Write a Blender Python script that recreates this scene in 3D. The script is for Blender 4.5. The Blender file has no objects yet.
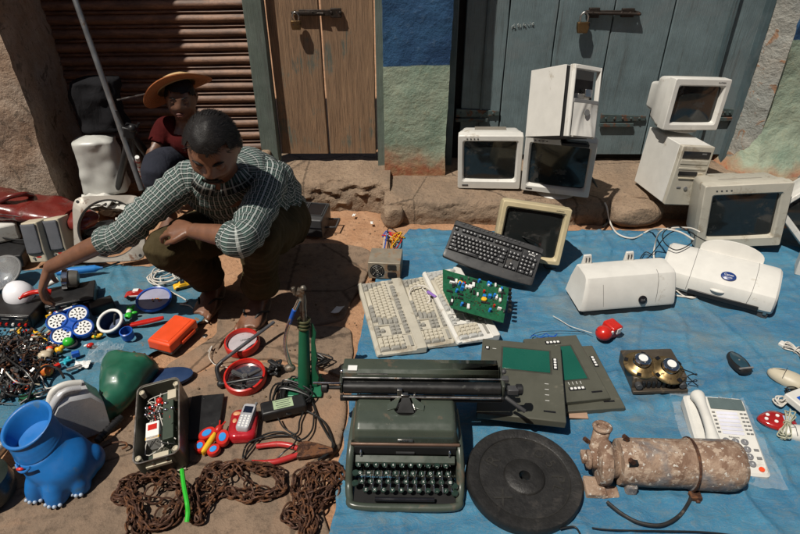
import bpy, math, random
from mathutils import Vector, Matrix, Euler, noise
R_ = math.radians
scene = bpy.context.scene
# ---------------------------------------------------------------- camera
CAM_H, PITCH, LENS = 1.4, 32.8, 27.0
cam_d = bpy.data.cameras.new('camera'); cam = bpy.data.objects.new('camera', cam_d)
scene.collection.objects.link(cam); scene.camera = cam
cam_d.lens = LENS; cam_d.sensor_width = 36; cam_d.clip_start = .02; cam_d.clip_end = 500
cam.location = (0, 0, CAM_H); cam.rotation_euler = (R_(90 - PITCH), 0, 0)
# ---------------------------------------------------------------- sky and sun
SUN = Vector((.42, .36, -1)).normalized()          # direction the light travels
world = bpy.data.worlds.new('World'); scene.world = world; world.use_nodes = True
wn = world.node_tree; bg = wn.nodes['Background']
sky = wn.nodes.new('ShaderNodeTexSky'); sky.sky_type = 'NISHITA'; sky.sun_disc = False
sky.sun_elevation = math.asin(-SUN.z); sky.sun_rotation = math.atan2(-SUN.x, -SUN.y)
wn.links.new(sky.outputs[0], bg.inputs[0]); bg.inputs[1].default_value = .05
sun_d = bpy.data.lights.new('sun', 'SUN'); sun_d.energy = 5.0; sun_d.angle = R_(.5); sun_d.color = (1, .94, .84)
sun = bpy.data.objects.new('sun', sun_d); scene.collection.objects.link(sun)
sun.rotation_euler = SUN.to_track_quat('-Z', 'Y').to_euler(); sun.location = (-3, -2, 6)
scene.view_settings.view_transform = 'Standard'; scene.view_settings.look = 'None'
scene.view_settings.exposure = -.06; scene.view_settings.gamma = 1; scene.view_settings.use_curve_mapping = False
# ---------------------------------------------------------------- helpers
col = scene.collection
_c, _s = math.cos(R_(PITCH)), math.sin(R_(PITCH)); F_ = 600.0
def ray(px, py):
    u = (px - 400) / F_; v = (py - 267) / F_
    return Vector((u, _c - v * _s, -_s - v * _c))
def P(px, py, z=0.0):
    """place on the plane at height z that the photo's pixel shows"""
    d = ray(px, py); return Vector((0, 0, CAM_H)) + d * ((CAM_H - z) / -d.z)
def PY(px, py, Y):
    d = ray(px, py); return Vector((0, 0, CAM_H)) + d * (Y / d.y)
def rect(c4, z):
    """lf, rf, rb, lb -> centre, yaw, width, depth"""
    p = [P(x, y, z) for x, y in c4]; c = sum(p, Vector()) / 4
    e = (p[1] - p[0] + p[2] - p[3]) / 2; g = (p[3] - p[0] + p[2] - p[1]) / 2
    yaw = math.atan2(e.y, e.x); yaw2 = math.atan2(-g.x, g.y)
    dy = (yaw2 - yaw + math.pi) % (2 * math.pi) - math.pi
    return c, yaw + dy / 2, e.length, g.length
def tag(o, label=None, cat=None, group=None, kind=None):
    if label: o['label'] = label
    if cat: o['category'] = cat
    if group: o['group'] = group
    if kind: o['kind'] = kind
    return o
def T(name, label, cat, loc, rot=(0, 0, 0), group=None):
    o = bpy.data.objects.new(name, None); col.objects.link(o); o.empty_display_size = .05
    o.location = loc; o.rotation_euler = tuple(R_(a) for a in rot)
    return tag(o, label, cat, group)
def copy_tree(o, parent=None):
    c = o.copy(); col.objects.link(c); c.parent = parent
    for ch in list(o.children): copy_tree(ch, c)
    return c
def frame(z, x):
    z = Vector(z).normalized(); x = Vector(x); x = (x - z * x.dot(z)).normalized(); y = z.cross(x)
    return Matrix((x, y, z)).transposed()
def nz(p, s, seed=0): return noise.noise(Vector(p) * s + Vector((seed * 7.3, seed * 3.1, seed * 1.7)))
def cat_rom(pts, n=6, closed=False):
    pts = [Vector(p) for p in pts]; out = []; m = len(pts)
    rng = range(m if closed else m - 1)
    for i in rng:
        if closed: a, b, c, d = pts[i - 1], pts[i], pts[(i + 1) % m], pts[(i + 2) % m]
        else: a, b, c, d = pts[max(i - 1, 0)], pts[i], pts[i + 1], pts[min(i + 2, m - 1)]
        for k in range(n):
            t = k / n
            out.append(.5 * ((2 * b) + (c - a) * t + (2 * a - 5 * b + 4 * c - d) * t * t + (3 * b - a - 3 * c + d) * t ** 3))
    if not closed: out.append(pts[-1])
    return out
def rrect(w, h, r, n=3):
    o = []
    for (cx, cy, a0) in ((w / 2 - r, h / 2 - r, 0), (-w / 2 + r, h / 2 - r, 90), (-w / 2 + r, -h / 2 + r, 180), (w / 2 - r, -h / 2 + r, 270)):
        for k in range(n + 1):
            a = R_(a0 + 90 * k / n); o.append((cx + r * math.cos(a), cy + r * math.sin(a)))
    return o
def circ(r, n, ry=None): return [(r * math.cos(2 * math.pi * k / n), (ry or r) * math.sin(2 * math.pi * k / n)) for k in range(n)]
SPLIT = {'foot', 'eyelid', 'button', 'bay_cover', 'paper_guide', 'seat', 'media_button', 'indicator', 'divider', 'bolt', 'dial', 'control_knob', 'screw', 'end_plate', 'side_plate', 'pipe_flange', 'mounting_foot', 'bail_rod', 'eye', 'iris', 'eyebrow', 'edge_socket', 'ribbon_guard', 'batten', 'front_button', 'handle', 'side_panel', 'vent', 'basket_window', 'front_strip', 'printed_line', 'belly', 'decal', 'hood_side', 'antenna_rod', 'red_mark', 'mica_plate'}
class MB:
    def __init__(s): s.v = []; s.f = []; s.m = []; s.uv = {}; s.st = []
    def add(s, vs, fs, mi=0, M=None):
        b = len(s.v); s.st.append((b, len(s.f)))
        for v in vs: s.v.append(tuple(M @ Vector(v)) if M is not None else tuple(v))
        for f in fs: s.f.append([b + i for i in f]); s.m.append(mi)
        return b
    def box(s, c, d, mi=0, rz=0, M=None, rot=None):
        x, y, z = d[0] / 2, d[1] / 2, d[2] / 2
        vs = [(a * x, b * y, e * z) for a in (-1, 1) for b in (-1, 1) for e in (-1, 1)]
        A = Matrix.Translation(c) @ (Euler(rot).to_matrix().to_4x4() if rot else Matrix.Rotation(rz, 4, 'Z'))
        if M is not None: A = M @ A
        s.add(vs, [(0, 1, 3, 2), (4, 6, 7, 5), (0, 4, 5, 1), (2, 3, 7, 6), (0, 2, 6, 4), (1, 5, 7, 3)], mi, A)
    def loft(s, rings, cap=True, mi=0, closed=True, uvs=None, M=None, loop=False):
        n = len(rings[0]); b = len(s.v); s.st.append((b, len(s.f)))
        for r in rings:
            for p in r: s.v.append(tuple(M @ Vector(p)) if M is not None else tuple(p))
        kmax = len(rings) if loop else len(rings) - 1
        for k in range(kmax):
            k2 = (k + 1) % len(rings)
            for i in range(n if closed else n - 1):
                j = (i + 1) % n
                s.f.append([b + k * n + i, b + k * n + j, b + k2 * n + j, b + k2 * n + i]); s.m.append(mi)
                if uvs:
                    s.uv[len(s.f) - 1] = [uvs(k, i), uvs(k, i + 1), uvs(k + 1, i + 1), uvs(k + 1, i)]
        if cap and not loop:
            s.f.append([b + i for i in reversed(range(n))]); s.m.append(mi)
            s.f.append([b + (len(rings) - 1) * n + i for i in range(n)]); s.m.append(mi)
    def prism(s, poly, z0, z1, mi=0, M=None):
        s.loft([[(x, y, z0) for x, y in poly], [(x, y, z1) for x, y in poly]], True, mi, M=M)
    def lathe(s, prof, n=24, c=(0, 0, 0), M=None, mi=0, cap=True, sy=1):
        A = Matrix.Translation(c)
        if M is not None: A = A @ M.to_4x4()
        s.loft([[(r * math.cos(2 * math.pi * k / n), sy * r * math.sin(2 * math.pi * k / n), z) for k in range(n)] for r, z in prof], cap, mi, M=A)
    def tube(s, path, r, n=8, mi=0, closed=False, flat=1.0, up=None):
        path = [Vector(p) for p in path]; m = len(path); rings = []
        t0 = (path[1] - path[0]).normalized()
        x = Vector(up) if up is not None else Vector((0, 0, 1))
        if abs(t0.dot(x.normalized())) > .95: x = Vector((1, 0, 0))
        for k in range(m):
            a = path[k - 1] if (k > 0 or closed) else path[k]; b = path[(k + 1) % m] if (k < m - 1 or closed) else path[k]
            t = (b - a)
            t = t.normalized() if t.length > 1e-9 else t0
            x = x - t * x.dot(t)
            x = x.normalized() if x.length > 1e-6 else t.orthogonal().normalized()
            y = t.cross(x); rr = r[k] if isinstance(r, (list, tuple)) else r
            rings.append([path[k] + x * rr * math.cos(2 * math.pi * i / n) * flat + y * rr * math.sin(2 * math.pi * i / n) for i in range(n)])
        s.loft(rings, not closed, mi, loop=closed)
    def cyl(s, p0, p1, r0, r1=None, n=12, mi=0): s.tube([p0, p1], [r0, r0 if r1 is None else r1], n, mi)
    def sph(s, c, r, n=16, m=10, mi=0, M=None):
        rx, ry, rz = (r, r, r) if not isinstance(r, (tuple, list)) else r
        rings = []
        for k in range(m + 1):
            a = math.pi * (k + .001) / (m + .002) - math.pi / 2
            rings.append([(rx * math.cos(a) * math.cos(2 * math.pi * i / n), ry * math.cos(a) * math.sin(2 * math.pi * i / n), rz * math.sin(a)) for i in range(n)])
        A = Matrix.Translation(c) @ (M.to_4x4() if M is not None else Matrix())
        s.loft(rings, True, mi, M=A)
    def torus(s, c, R, r, M=None, n=24, m=8, mi=0, sx=1, sy=1):
        A = Matrix.Translation(c) @ (M.to_4x4() if M is not None else Matrix()); rings = []
        for k in range(n):
            a = 2 * math.pi * k / n
            rings.append([((R + r * math.cos(2 * math.pi * i / m)) * math.cos(a) * sx, (R + r * math.cos(2 * math.pi * i / m)) * math.sin(a) * sy, r * math.sin(2 * math.pi * i / m)) for i in range(m)])
        s.loft(rings, False, mi, M=A, loop=True)
    def grid(s, f, nu, nv, mi=0, uvf=None):
        b = len(s.v)
        for j in range(nv + 1):
            for i in range(nu + 1): s.v.append(tuple(f(i / nu, j / nv)))
        for j in range(nv):
            for i in range(nu):
                a = b + j * (nu + 1) + i
                s.f.append([a, a + 1, a + nu + 2, a + nu + 1]); s.m.append(mi)
                if uvf: s.uv[len(s.f) - 1] = [uvf(i / nu, j / nv), uvf((i + 1) / nu, j / nv), uvf((i + 1) / nu, (j + 1) / nv), uvf(i / nu, (j + 1) / nv)]
    def text(s, body, size, M, depth=.0006, mi=0):
        cu = bpy.data.curves.new('t', 'FONT'); cu.body = body; cu.size = size; cu.extrude = depth; cu.align_x = 'CENTER'; cu.align_y = 'CENTER'; cu.resolution_u = 3
        ob = bpy.data.objects.new('t', cu); col.objects.link(ob)
        me = bpy.data.meshes.new_from_object(ob.evaluated_get(bpy.context.evaluated_depsgraph_get()))
        s.add([v.co for v in me.vertices], [list(p.vertices) for p in me.polygons], mi, M)
        bpy.data.objects.remove(ob); bpy.data.curves.remove(cu); bpy.data.meshes.remove(me)
    def mesh(s, name, mats, ang=40, smooth=True):
        me = bpy.data.meshes.new(name); me.from_pydata(s.v, [], s.f); me.update()
        for mt in (mats if isinstance(mats, (list, tuple)) else [mats]): me.materials.append(mt)
        me.polygons.foreach_set('material_index', s.m)
        if s.uv:
            ul = me.uv_layers.new(name='UVMap')
            for fi, uvs in s.uv.items():
                for li, uv in zip(me.polygons[fi].loop_indices, uvs): ul.data[li].uv = uv
        if smooth:
            me.polygons.foreach_set('use_smooth', [True] * len(me.polygons))
            me.set_sharp_from_angle(angle=R_(ang))
        return me
    def build(s, name, mats, parent=None, bevel=0, label=None, cat=None, group=None, kind=None, loc=(0, 0, 0), rot=None, ang=40, smooth=True, seg=2, recenter=False):
        if name in SPLIT and parent is not None and 1 < len(s.st) <= 14 and s.st[0][0] == 0 and not s.uv:
            o = None; st = s.st + [(len(s.v), len(s.f))]      # every bolt, button or leg is a part of its own
            for (v0, f0), (v1, f1) in zip(st[:-1], st[1:]):
                q = MB(); q.v = s.v[v0:v1]; q.f = [[i - v0 for i in f] for f in s.f[f0:f1]]; q.m = s.m[f0:f1]; q.st = [(0, 0)]
                o = q.build(name, mats, parent, bevel, label, None, None, None, loc, rot, ang, smooth, seg)
            return o
        if recenter:      # put the origin at the base of the mesh
            n = len(s.v); cx = sum(v[0] for v in s.v) / n; cy = sum(v[1] for v in s.v) / n; cz = min(v[2] for v in s.v)
            s.v = [(v[0] - cx, v[1] - cy, v[2] - cz) for v in s.v]; loc = (cx + loc[0], cy + loc[1], cz + loc[2])
        o = bpy.data.objects.new(name, s.mesh(name, mats, ang, smooth)); col.objects.link(o); o.parent = parent
        o.location = loc
        if rot: o.rotation_euler = tuple(R_(a) for a in rot)
        if bevel:
            b = o.modifiers.new('bevel', 'BEVEL'); b.width = bevel; b.segments = seg; b.limit_method = 'ANGLE'; b.angle_limit = R_(35)
        return tag(o, label, cat, group, kind)
# ---------------------------------------------------------------- materials
def N(nt, t, **kw):
    n = nt.nodes.new('ShaderNode' + t)
    for k, v in kw.items(): setattr(n, k, v)
    return n
def base_mat(name):
    m = bpy.data.materials.new(name); m.use_nodes = True; nt = m.node_tree
    return m, nt, nt.nodes['Principled BSDF']
def ramp(nt, fac, a, b, pos=(.4, .6)):
    mr = N(nt, 'MapRange'); mr.inputs[1].default_value, mr.inputs[2].default_value = pos
    mr.inputs[3].default_value, mr.inputs[4].default_value = a, b
    nt.links.new(fac, mr.inputs[0]); return mr.outputs[0]
def mixc(nt, fac, a, b, mode='MIX'):
    mx = N(nt, 'Mix', data_type='RGBA', blend_type=mode)
    for s_, val in ((0, fac), (6, a), (7, b)):
        if hasattr(val, 'is_output'): nt.links.new(val, mx.inputs[s_])
        elif s_ == 0: mx.inputs[0].default_value = val
        else: mx.inputs[s_].default_value = (*val, 1) if len(val) == 3 else val
    return mx.outputs[2]
def tex(nt, vec, scale, detail=4, rough=.6, dist=0):
    n = N(nt, 'TexNoise'); n.inputs['Scale'].default_value = scale; n.inputs['Detail'].default_value = detail
    n.inputs['Roughness'].default_value = rough; n.inputs['Distortion'].default_value = dist
    nt.links.new(vec, n.inputs['Vector']); return n.outputs['Fac']
def mp(nt, vec, sc=(1, 1, 1), rot=(0, 0, 0), loc=(0, 0, 0)):
    n = N(nt, 'Mapping'); n.inputs['Scale'].default_value = sc; n.inputs['Rotation'].default_value = rot; n.inputs['Location'].default_value = loc
    nt.links.new(vec, n.inputs['Vector']); return n.outputs[0]
def bump(nt, b, h, strength=.3, dist=.01):
    n = N(nt, 'Bump'); n.inputs['Strength'].default_value = strength; n.inputs['Distance'].default_value = dist
    nt.links.new(h, n.inputs['Height']); nt.links.new(n.outputs[0], b.inputs['Normal']); return n
_mc = {}
def pm(name, c, rough=.5, metal=0, var=.18, vs=14, dirt=None, bmp=0, bs=60, trans=0, ior=1.45, alpha=1, coat=0, spec=.5, rvar=.12):
    """painted / plastic / metal surface with uneven tone, optional dirt=(colour, cover 0..1, scale)"""
    if name in _mc: return _mc[name]
    m, nt, b = base_mat(name); _mc[name] = m
    tc = N(nt, 'TexCoord').outputs['Object']
    f = tex(nt, tc, vs)
    cc = mixc(nt, ramp(nt, f, 0, 1, (.3, .7)), tuple(x * (1 - var) for x in c), tuple(min(1, x * (1 + var * .6)) for x in c))
    rr = ramp(nt, tex(nt, tc, vs * 2.3), max(.03, rough - rvar), min(1, rough + rvar), (.3, .7))
    if dirt:
        g = tex(nt, tc, dirt[2], 8, .7, .3); th = 1 - dirt[1]
        fac = ramp(nt, g, 0, 1, (.3 + .4 * th, .38 + .4 * th))
        cc = mixc(nt, fac, cc, dirt[0]); rr = mixc(nt, fac, rr, (.85,) * 3)
        rr2 = N(nt, 'RGBToBW'); nt.links.new(rr, rr2.inputs[0]); rr = rr2.outputs[0]
    nt.links.new(cc, b.inputs['Base Color']); nt.links.new(rr, b.inputs['Roughness'])
    b.inputs['Metallic'].default_value = metal; b.inputs['IOR'].default_value = ior
    b.inputs['Transmission Weight'].default_value = trans; b.inputs['Alpha'].default_value = alpha
    b.inputs['Coat Weight'].default_value = coat; b.inputs['Specular IOR Level'].default_value = spec
    if bmp: bump(nt, b, tex(nt, tc, bs, 5), bmp, .004)
    return m
DUST = (.30, .22, .15)
WHITE = pm('white_plastic', (.60, .585, .545), .45, var=.08, dirt=((.36, .32, .26), .26, 7))
CREAM = pm('cream_plastic', (.46, .41, .31), .45, var=.1, dirt=((.33, .27, .2), .25, 11))
BEIGE = pm('beige_plastic', (.44, .41, .34), .5, var=.12, dirt=((.28, .24, .18), .34, 8))
YELLOWED = pm('yellowed_plastic', (.50, .42, .26), .5, var=.12, dirt=((.3, .24, .16), .25, 10))
KEYC = pm('key_plastic', (.50, .46, .37), .55, var=.1)
KEYG = pm('grey_key_plastic', (.28, .27, .24), .55, var=.1)
BLACKP = pm('black_plastic', (.014, .014, .015), .42, var=.2, dirt=((.07, .06, .05), .22, 20))
BLACKG = pm('black_gloss', (.01, .01, .012), .18, var=.2)
DGREY = pm('dark_grey_plastic', (.05, .05, .052), .5, var=.2, dirt=((.12, .1, .08), .2, 14))
MGREY = pm('mid_grey_plastic', (.16, .16, .16), .5, var=.15, dirt=((.2, .17, .13), .2, 14))
GLASS = pm('crt_glass', (.012, .014, .014), .14, var=.1, dirt=((.035, .033, .03), .3, 14), coat=.3)
STEEL = pm('worn_steel', (.42, .41, .39), .32, 1, .2, dirt=((.2, .12, .07), .25, 20))
CHROME = pm('chrome', (.7, .7, .7), .15, 1, .1, dirt=((.25, .18, .12), .15, 25))
RUST = pm('rusty_iron', (.075, .035, .022), .6, .45, .4, 30, dirt=((.17, .075, .035), .5, 45), bmp=.5, bs=150)
RUBBER = pm('black_rubber', (.018, .018, .018), .6, var=.25, dirt=((.09, .075, .06), .2, 25), bmp=.2, bs=90)
RED = pm('red_plastic', (.48, .018, .012), .28, var=.12, dirt=((.2, .06, .04), .15, 22))
ORANGE = pm('orange_red_plastic', (.72, .075, .02), .4, var=.12, dirt=((.35, .08, .04), .2, 18))
BLUEP = pm('blue_plastic', (.012, .085, .42), .35, var=.15, dirt=((.05, .08, .2), .2, 20))
SKYBLUE = pm('sky_blue_plastic', (.010, .135, .42), .42, var=.18, dirt=((.04, .12, .24), .32, 10))
GREENP = pm('green_plastic', (.03, .42, .03), .35, var=.12)
YELLOW = pm('yellow_plastic', (.75, .42, .02), .35, var=.12, dirt=((.4, .2, .05), .2, 20))
PAPER = pm('white_label', (.7, .7, .68), .6, var=.06)
IRON2 = pm('dark_iron', (.035, .027, .022), .55, .5, .3, dirt=((.10, .05, .03), .3, 40), bmp=.4, bs=120)
OLDBRASS = pm('old_brass', (.16, .10, .045), .4, .8, .3, dirt=((.06, .04, .03), .4, 50))
BRASS = pm('brass', (.27, .19, .09), .42, .9, .2, dirt=((.10, .07, .04), .4, 35))
MARK = pm('dark_print', (.03, .03, .035), .5)
WIREW = pm('white_cable', (.55, .52, .47), .5, var=.15)
WIREB = pm('black_cable', (.012, .012, .012), .4, var=.2)
# ================================================================ THE SETTING
def dirt_mat(name, a, b, c, sc=6, bs=1.0, big=None):
    m, nt, bs_ = base_mat(name); tc = N(nt, 'TexCoord').outputs['Object']
    f1 = tex(nt, tc, sc, 8, .65, .4); f2 = tex(nt, tc, sc * 9, 6, .7); f3 = tex(nt, tc, sc * 50, 3)
    cc = mixc(nt, ramp(nt, f1, 0, 1, (.38, .62)), a, b)
    cc = mixc(nt, ramp(nt, f2, 0, .75, (.5, .68)), cc, c)
    cc = mixc(nt, ramp(nt, f3, 0, .35, (.5, .7)), cc, tuple(min(1, x * 1.5) for x in a))
    vo = N(nt, 'TexVoronoi'); vo.inputs['Scale'].default_value = sc * 14; nt.links.new(tc, vo.inputs['Vector'])
    cc = mixc(nt, ramp(nt, vo.outputs['Distance'], .45, 0, (.03, .14)), cc, tuple(x * .45 for x in c))
    nt.links.new(cc, bs_.inputs['Base Color']); bs_.inputs['Roughness'].default_value = .95; bs_.inputs['Specular IOR Level'].default_value = .2
    if big:
        f5 = tex(nt, tc, 1.6, 6, .7, 1.0); cc = mixc(nt, ramp(nt, f5, 0, .8, (.5, .62)), cc, big)
        cr = N(nt, 'TexVoronoi', feature='DISTANCE_TO_EDGE'); cr.inputs['Scale'].default_value = 2.3; nt.links.new(mp(nt, tc, (1, 1, 0)), cr.inputs['Vector'])
        wv = N(nt, 'Math', operation='MULTIPLY_ADD'); nt.links.new(f2, wv.inputs[0]); wv.inputs[1].default_value = -.04; nt.links.new(cr.outputs['Distance'], wv.inputs[2])
        cc = mixc(nt, ramp(nt, wv.outputs[0], .6, 0, (-.016, -.008)), cc, tuple(x * .4 for x in c)); nt.links.new(cc, bs_.inputs['Base Color'])
    ad = N(nt, 'Math', operation='ADD'); nt.links.new(f2, ad.inputs[0]); nt.links.new(f1, ad.inputs[1])
    bump(nt, bs_, ad.outputs[0], .8 * bs, .012); return m
DIRT = dirt_mat('packed_dirt', (.42, .245, .145), (.33, .175, .095), (.20, .115, .07))
SLAB = dirt_mat('dusty_stone', (.165, .12, .086), (.235, .165, .115), (.085, .062, .046), 4, .8, (.29, .18, .115))
STEPM = dirt_mat('worn_step_stone', (.34, .245, .17), (.27, .19, .13), (.14, .105, .078), 6, 1.6, (.22, .165, .12))
# ground: one sheet, fine near the camera, reaching far
def axis(lo, hi, step, far):
    a = []; x = lo
    while x < hi + 1e-6: a.append(x); x += step
    k = step; y = hi; x = lo; L = []; Rr = []
    while y < far: k *= 1.5; y += k; Rr.append(y); x -= k; L.append(x)
    return L[::-1] + a + Rr
gx = axis(-2.3, 2.3, .02, 60); gy = axis(.5, 3.3, .02, 60)
def gz(x, y):
    near = max(0, 1 - max(abs(x) - 2.2, 0) / 2) * max(0, 1 - max(abs(y - 1.9) - 1.6, 0) / 2)
    return -.006 + near * (.009 * nz((x, y, 0), 2.2) + .005 * nz((x, y, 0), 9) + .0025 * nz((x, y, 0), 33))
g = MB(); nxg = len(gx)
g.v = [(x, y, gz(x, y)) for y in gy for x in gx]
for j in range(len(gy) - 1):
    for i in range(nxg - 1): g.f.append([j * nxg + i, j * nxg + i + 1, (j + 1) * nxg + i + 1, (j + 1) * nxg + i]); g.m.append(0)
g.build('ground', DIRT, kind='structure')
def inside(x, y, poly):
    r = False; j = len(poly) - 1
    for i in range(len(poly)):
        (xi, yi), (xj, yj) = poly[i], poly[j]
        if (yi > y) != (yj > y) and x < (xj - xi) * (y - yi) / (yj - yi) + xi: r = not r
        j = i
    return r
def slab(pts, z, seed):
    """an irregular flagstone, its top slightly uneven, its rim worn down"""
    pl = [P(x, y, z) for x, y in pts]; pl = [(p.x, p.y) for p in cat_rom([(p.x, p.y, 0) for p in pl], 8, True)]
    pl = [(x + .012 * nz((x, y, seed), 9), y + .012 * nz((x, y, seed + 5), 9)) for x, y in pl]
    cx, cy = sum(p[0] for p in pl) / len(pl), sum(p[1] for p in pl) / len(pl); m = MB(); rings = []
    pl = [p for k in range(len(pl)) for p in (pl[k], ((pl[k][0] + pl[(k + 1) % len(pl)][0]) / 2, (pl[k][1] + pl[(k + 1) % len(pl)][1]) / 2))]
    for t in (1.006, 1.0, .992, .98, .96, .93, .89, .84, .78, .71, .63, .54, .44, .33, .21, .08):
        rg = []
        for x, y in pl:
            x, y = cx + (x - cx) * t, cy + (y - cy) * t; e = {1.006: -.9, 1.0: .35, .992: .7, .98: .88, .96: .96}.get(t, 1)
            rg.append((x, y, z * e + .0045 * nz((x, y, seed), 5) + .002 * nz((x, y, seed), 25)))
        rings.append(rg)
    m.loft(rings, True)
    return m.build('paving_slab', SLAB, kind='structure')
slab([(-90, 640), (318, 640), (322, 500), (326, 462), (340, 440), (344, 398), (318, 372), (270, 362), (214, 366), (160, 396), (90, 446), (-90, 500)], .009, 1)
slab([(214, 362), (232, 338), (270, 326), (338, 326), (352, 338), (346, 372), (318, 368), (268, 358)], .007, 2)
slab([(158, 392), (208, 366), (226, 336), (262, 322), (264, 300), (222, 290), (222, 318), (204, 346), (166, 366)], .006, 3)
slab([(266, 320), (336, 320), (352, 300), (372, 262), (360, 246), (300, 244), (266, 262)], .006, 4)
# raised stone step along the blue door, its front face broken and rounded
def rough_strip(m, path, z0, z1, amp, sc, seed, step=.03, batter=0, mi=0):
    """wall of plan 'path' pushed in and out by noise"""
    pts = []
    for a, b in zip(path[:-1], path[1:]):
        a, b = Vector(a), Vector(b); n = max(1, int((b - a).length / step))
        for k in range(n): pts.append((a.lerp(b, k / n), (b - a).normalized()))
    pts.append((Vector(path[-1]), (Vector(path[-1]) - Vector(path[-2])).normalized()))
    nzv = max(2, int((z1 - z0) / step)); b0 = len(m.v)
    for j in range(nzv + 1):
        z = z0 + (z1 - z0) * j / nzv
        for p, t in pts:
            nrm = Vector((t.y, -t.x)); q = Vector((p.x, p.y, z))
            d = amp * (nz(q, sc, seed) + .5 * nz(q, sc * 3.1, seed) + .25 * nz(q, sc * 9, seed)) + batter * max(0, .35 - (z - z0)) ** 2
            m.v.append((p.x + nrm.x * d, p.y + nrm.y * d, z))
    n = len(pts)
    for j in range(nzv):
        for i in range(n - 1):
            m.f.append([b0 + j * n + i, b0 + j * n + i + 1, b0 + (j + 1) * n + i + 1, b0 + (j + 1) * n + i]); m.m.append(mi)
ST = .118
def ledge(name, x0, x1, yf, yb, h, seed, mat_, amp=.02, wav=.03):
    nxx = int((x1 - x0) / .015); prof = [(0, -.02), (-.004, h * .3), (.0, h * .65), (.012, h * .9), (.035, h), ]
    m = MB()
    prof = prof + [(.035 + (yb - yf - .035) * k / 16, h) for k in range(1, 17)]
    def f(u, v):
        x = x0 + (x1 - x0) * u; k = v * (len(prof) - 1); i = min(int(k), len(prof) - 2); t = k - i
        dy = prof[i][0] * (1 - t) + prof[i + 1][0] * t; z = prof[i][1] * (1 - t) + prof[i + 1][1] * t
        e = 1 if i < 5 else max(0, 1 - (dy - .035) / .12)
        y = yf + dy + e * (wav * nz((x, 0, 0), 2.5, seed) + amp * nz((x, z * 3, 0), 14, seed) + amp * .5 * nz((x, z * 3, 0), 40, seed))
        return (x, y, z + (.008 * nz((x, dy, 0), 5, seed) + .004 * nz((x, dy, 0), 22, seed)) * (1 if z > h * .5 else 0))
    m.grid(f, nxx, (len(prof) - 1) * 3)
    return m.build(name, mat_, kind='structure', ang=60)
ledge('stone_step', -.075, 1.06, 2.56, 3.2, ST, 3, STEPM, .014, .018)
ledge('stone_step', 1.06, 2.6, 2.62, 3.2, ST - .004, 5, STEPM, .014, .018)
ledge('door_sill', -.86, -.05, 2.70, 3.1, .148, 7, STEPM, .026, .035)
ledge('stone_plinth', -2.2, -.84, 2.86, 3.3, .085, 8, DIRT, .015)
# ---------------------------------------------------------------- walls
def paint_wall(name, zb, amp=.004):
    """blue band over green band, plaster and brick showing near the foot"""
    m, nt, b = base_mat(name); tcn = N(nt, 'TexCoord'); tc = tcn.outputs['Object']
    sp = N(nt, 'SeparateXYZ'); nt.links.new(tc, sp.inputs[0])
    f1 = tex(nt, tc, 5, 8, .65, .3); f2 = tex(nt, tc, 30, 6, .7); f3 = tex(nt, tc, 2.2, 5, .6)
    green = mixc(nt, ramp(nt, f1, 0, 1, (.38, .62)), (.20, .27, .205), (.30, .35, .265)); green = mixc(nt, ramp(nt, f2, 0, .6, (.52, .7)), green, (.34, .34, .23))
    blue = mixc(nt, ramp(nt, f1, 0, 1, (.38, .62)), (.008, .042, .115), (.022, .085, .185)); blue = mixc(nt, ramp(nt, f2, 0, .5, (.58, .72)), blue, (.08, .14, .22))
    wob = N(nt, 'Math', operation='MULTIPLY_ADD'); nt.links.new(f1, wob.inputs[0]); wob.inputs[1].default_value = .035; nt.links.new(sp.outputs[2], wob.inputs[2])
    cc = mixc(nt, ramp(nt, wob.outputs[0], 0, 1, (zb + .016, zb + .020)), green, blue)
    w2 = N(nt, 'Math', operation='MULTIPLY_ADD'); nt.links.new(f3, w2.inputs[0]); w2.inputs[1].default_value = -.55; nt.links.new(sp.outputs[2], w2.inputs[2])
    ero = ramp(nt, w2.outputs[0], 1, 0, (-.15, -.05))
    cc = mixc(nt, ero, cc, mixc(nt, ramp(nt, f2, 0, 1, (.4, .62)), (.33, .19, .10), (.30, .10, .05)))
    nt.links.new(cc, b.inputs['Base Color']); b.inputs['Roughness'].default_value = .85
    ad = N(nt, 'Math', operation='ADD'); nt.links.new(f2, ad.inputs[0]); nt.links.new(tex(nt, tc, 12, 4), ad.inputs[1]); bump(nt, b, ad.outputs[0], .6, .014)
    return m
def plaster(name, a, b_, c):
    m, nt, b = base_mat(name); tc = N(nt, 'TexCoord').outputs['Object']
    f1 = tex(nt, tc, 3.5, 8, .65, .5); f2 = tex(nt, tc, 40, 5, .7); f4 = tex(nt, tc, 11, 7, .7, 1)
    cc = mixc(nt, ramp(nt, f1, 0, 1, (.4, .6)), a, b_); cc = mixc(nt, ramp(nt, f4, 0, 1, (.56, .6)), cc, c)
    cc = mixc(nt, ramp(nt, f2, 0, .4, (.5, .66)), cc, tuple(x * .5 for x in a))
    nt.links.new(cc, b.inputs['Base Color']); b.inputs['Roughness'].default_value = .92
    ad = N(nt, 'Math', operation='ADD'); nt.links.new(f2, ad.inputs[0]); nt.links.new(f4, ad.inputs[1]); bump(nt, b, ad.outputs[0], .8, .015)
    return m
PLAST = plaster('old_plaster', (.30, .205, .14), (.40, .32, .25), (.17, .13, .095))
PALE = plaster('pale_plaster', (.27, .28, .26), (.34, .32, .28), (.30, .17, .10))
zb = PY(418, 66, 2.86).z; zr = PY(795, 42, 2.9).z
PAINT = paint_wall('painted_plaster', zb); PAINTR = paint_wall('painted_plaster_right', zr)
WH = 5.5
m = MB(); rough_strip(m, [(-4, 2.6), (-1.64, 2.6), (-1.72, 3.16)], -.02, WH, .018, 3, 1, .025)
m.build('plaster_wall', PLAST, label='rough brown plaster wall at the left edge beside the corrugated shutter', cat='wall')
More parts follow.
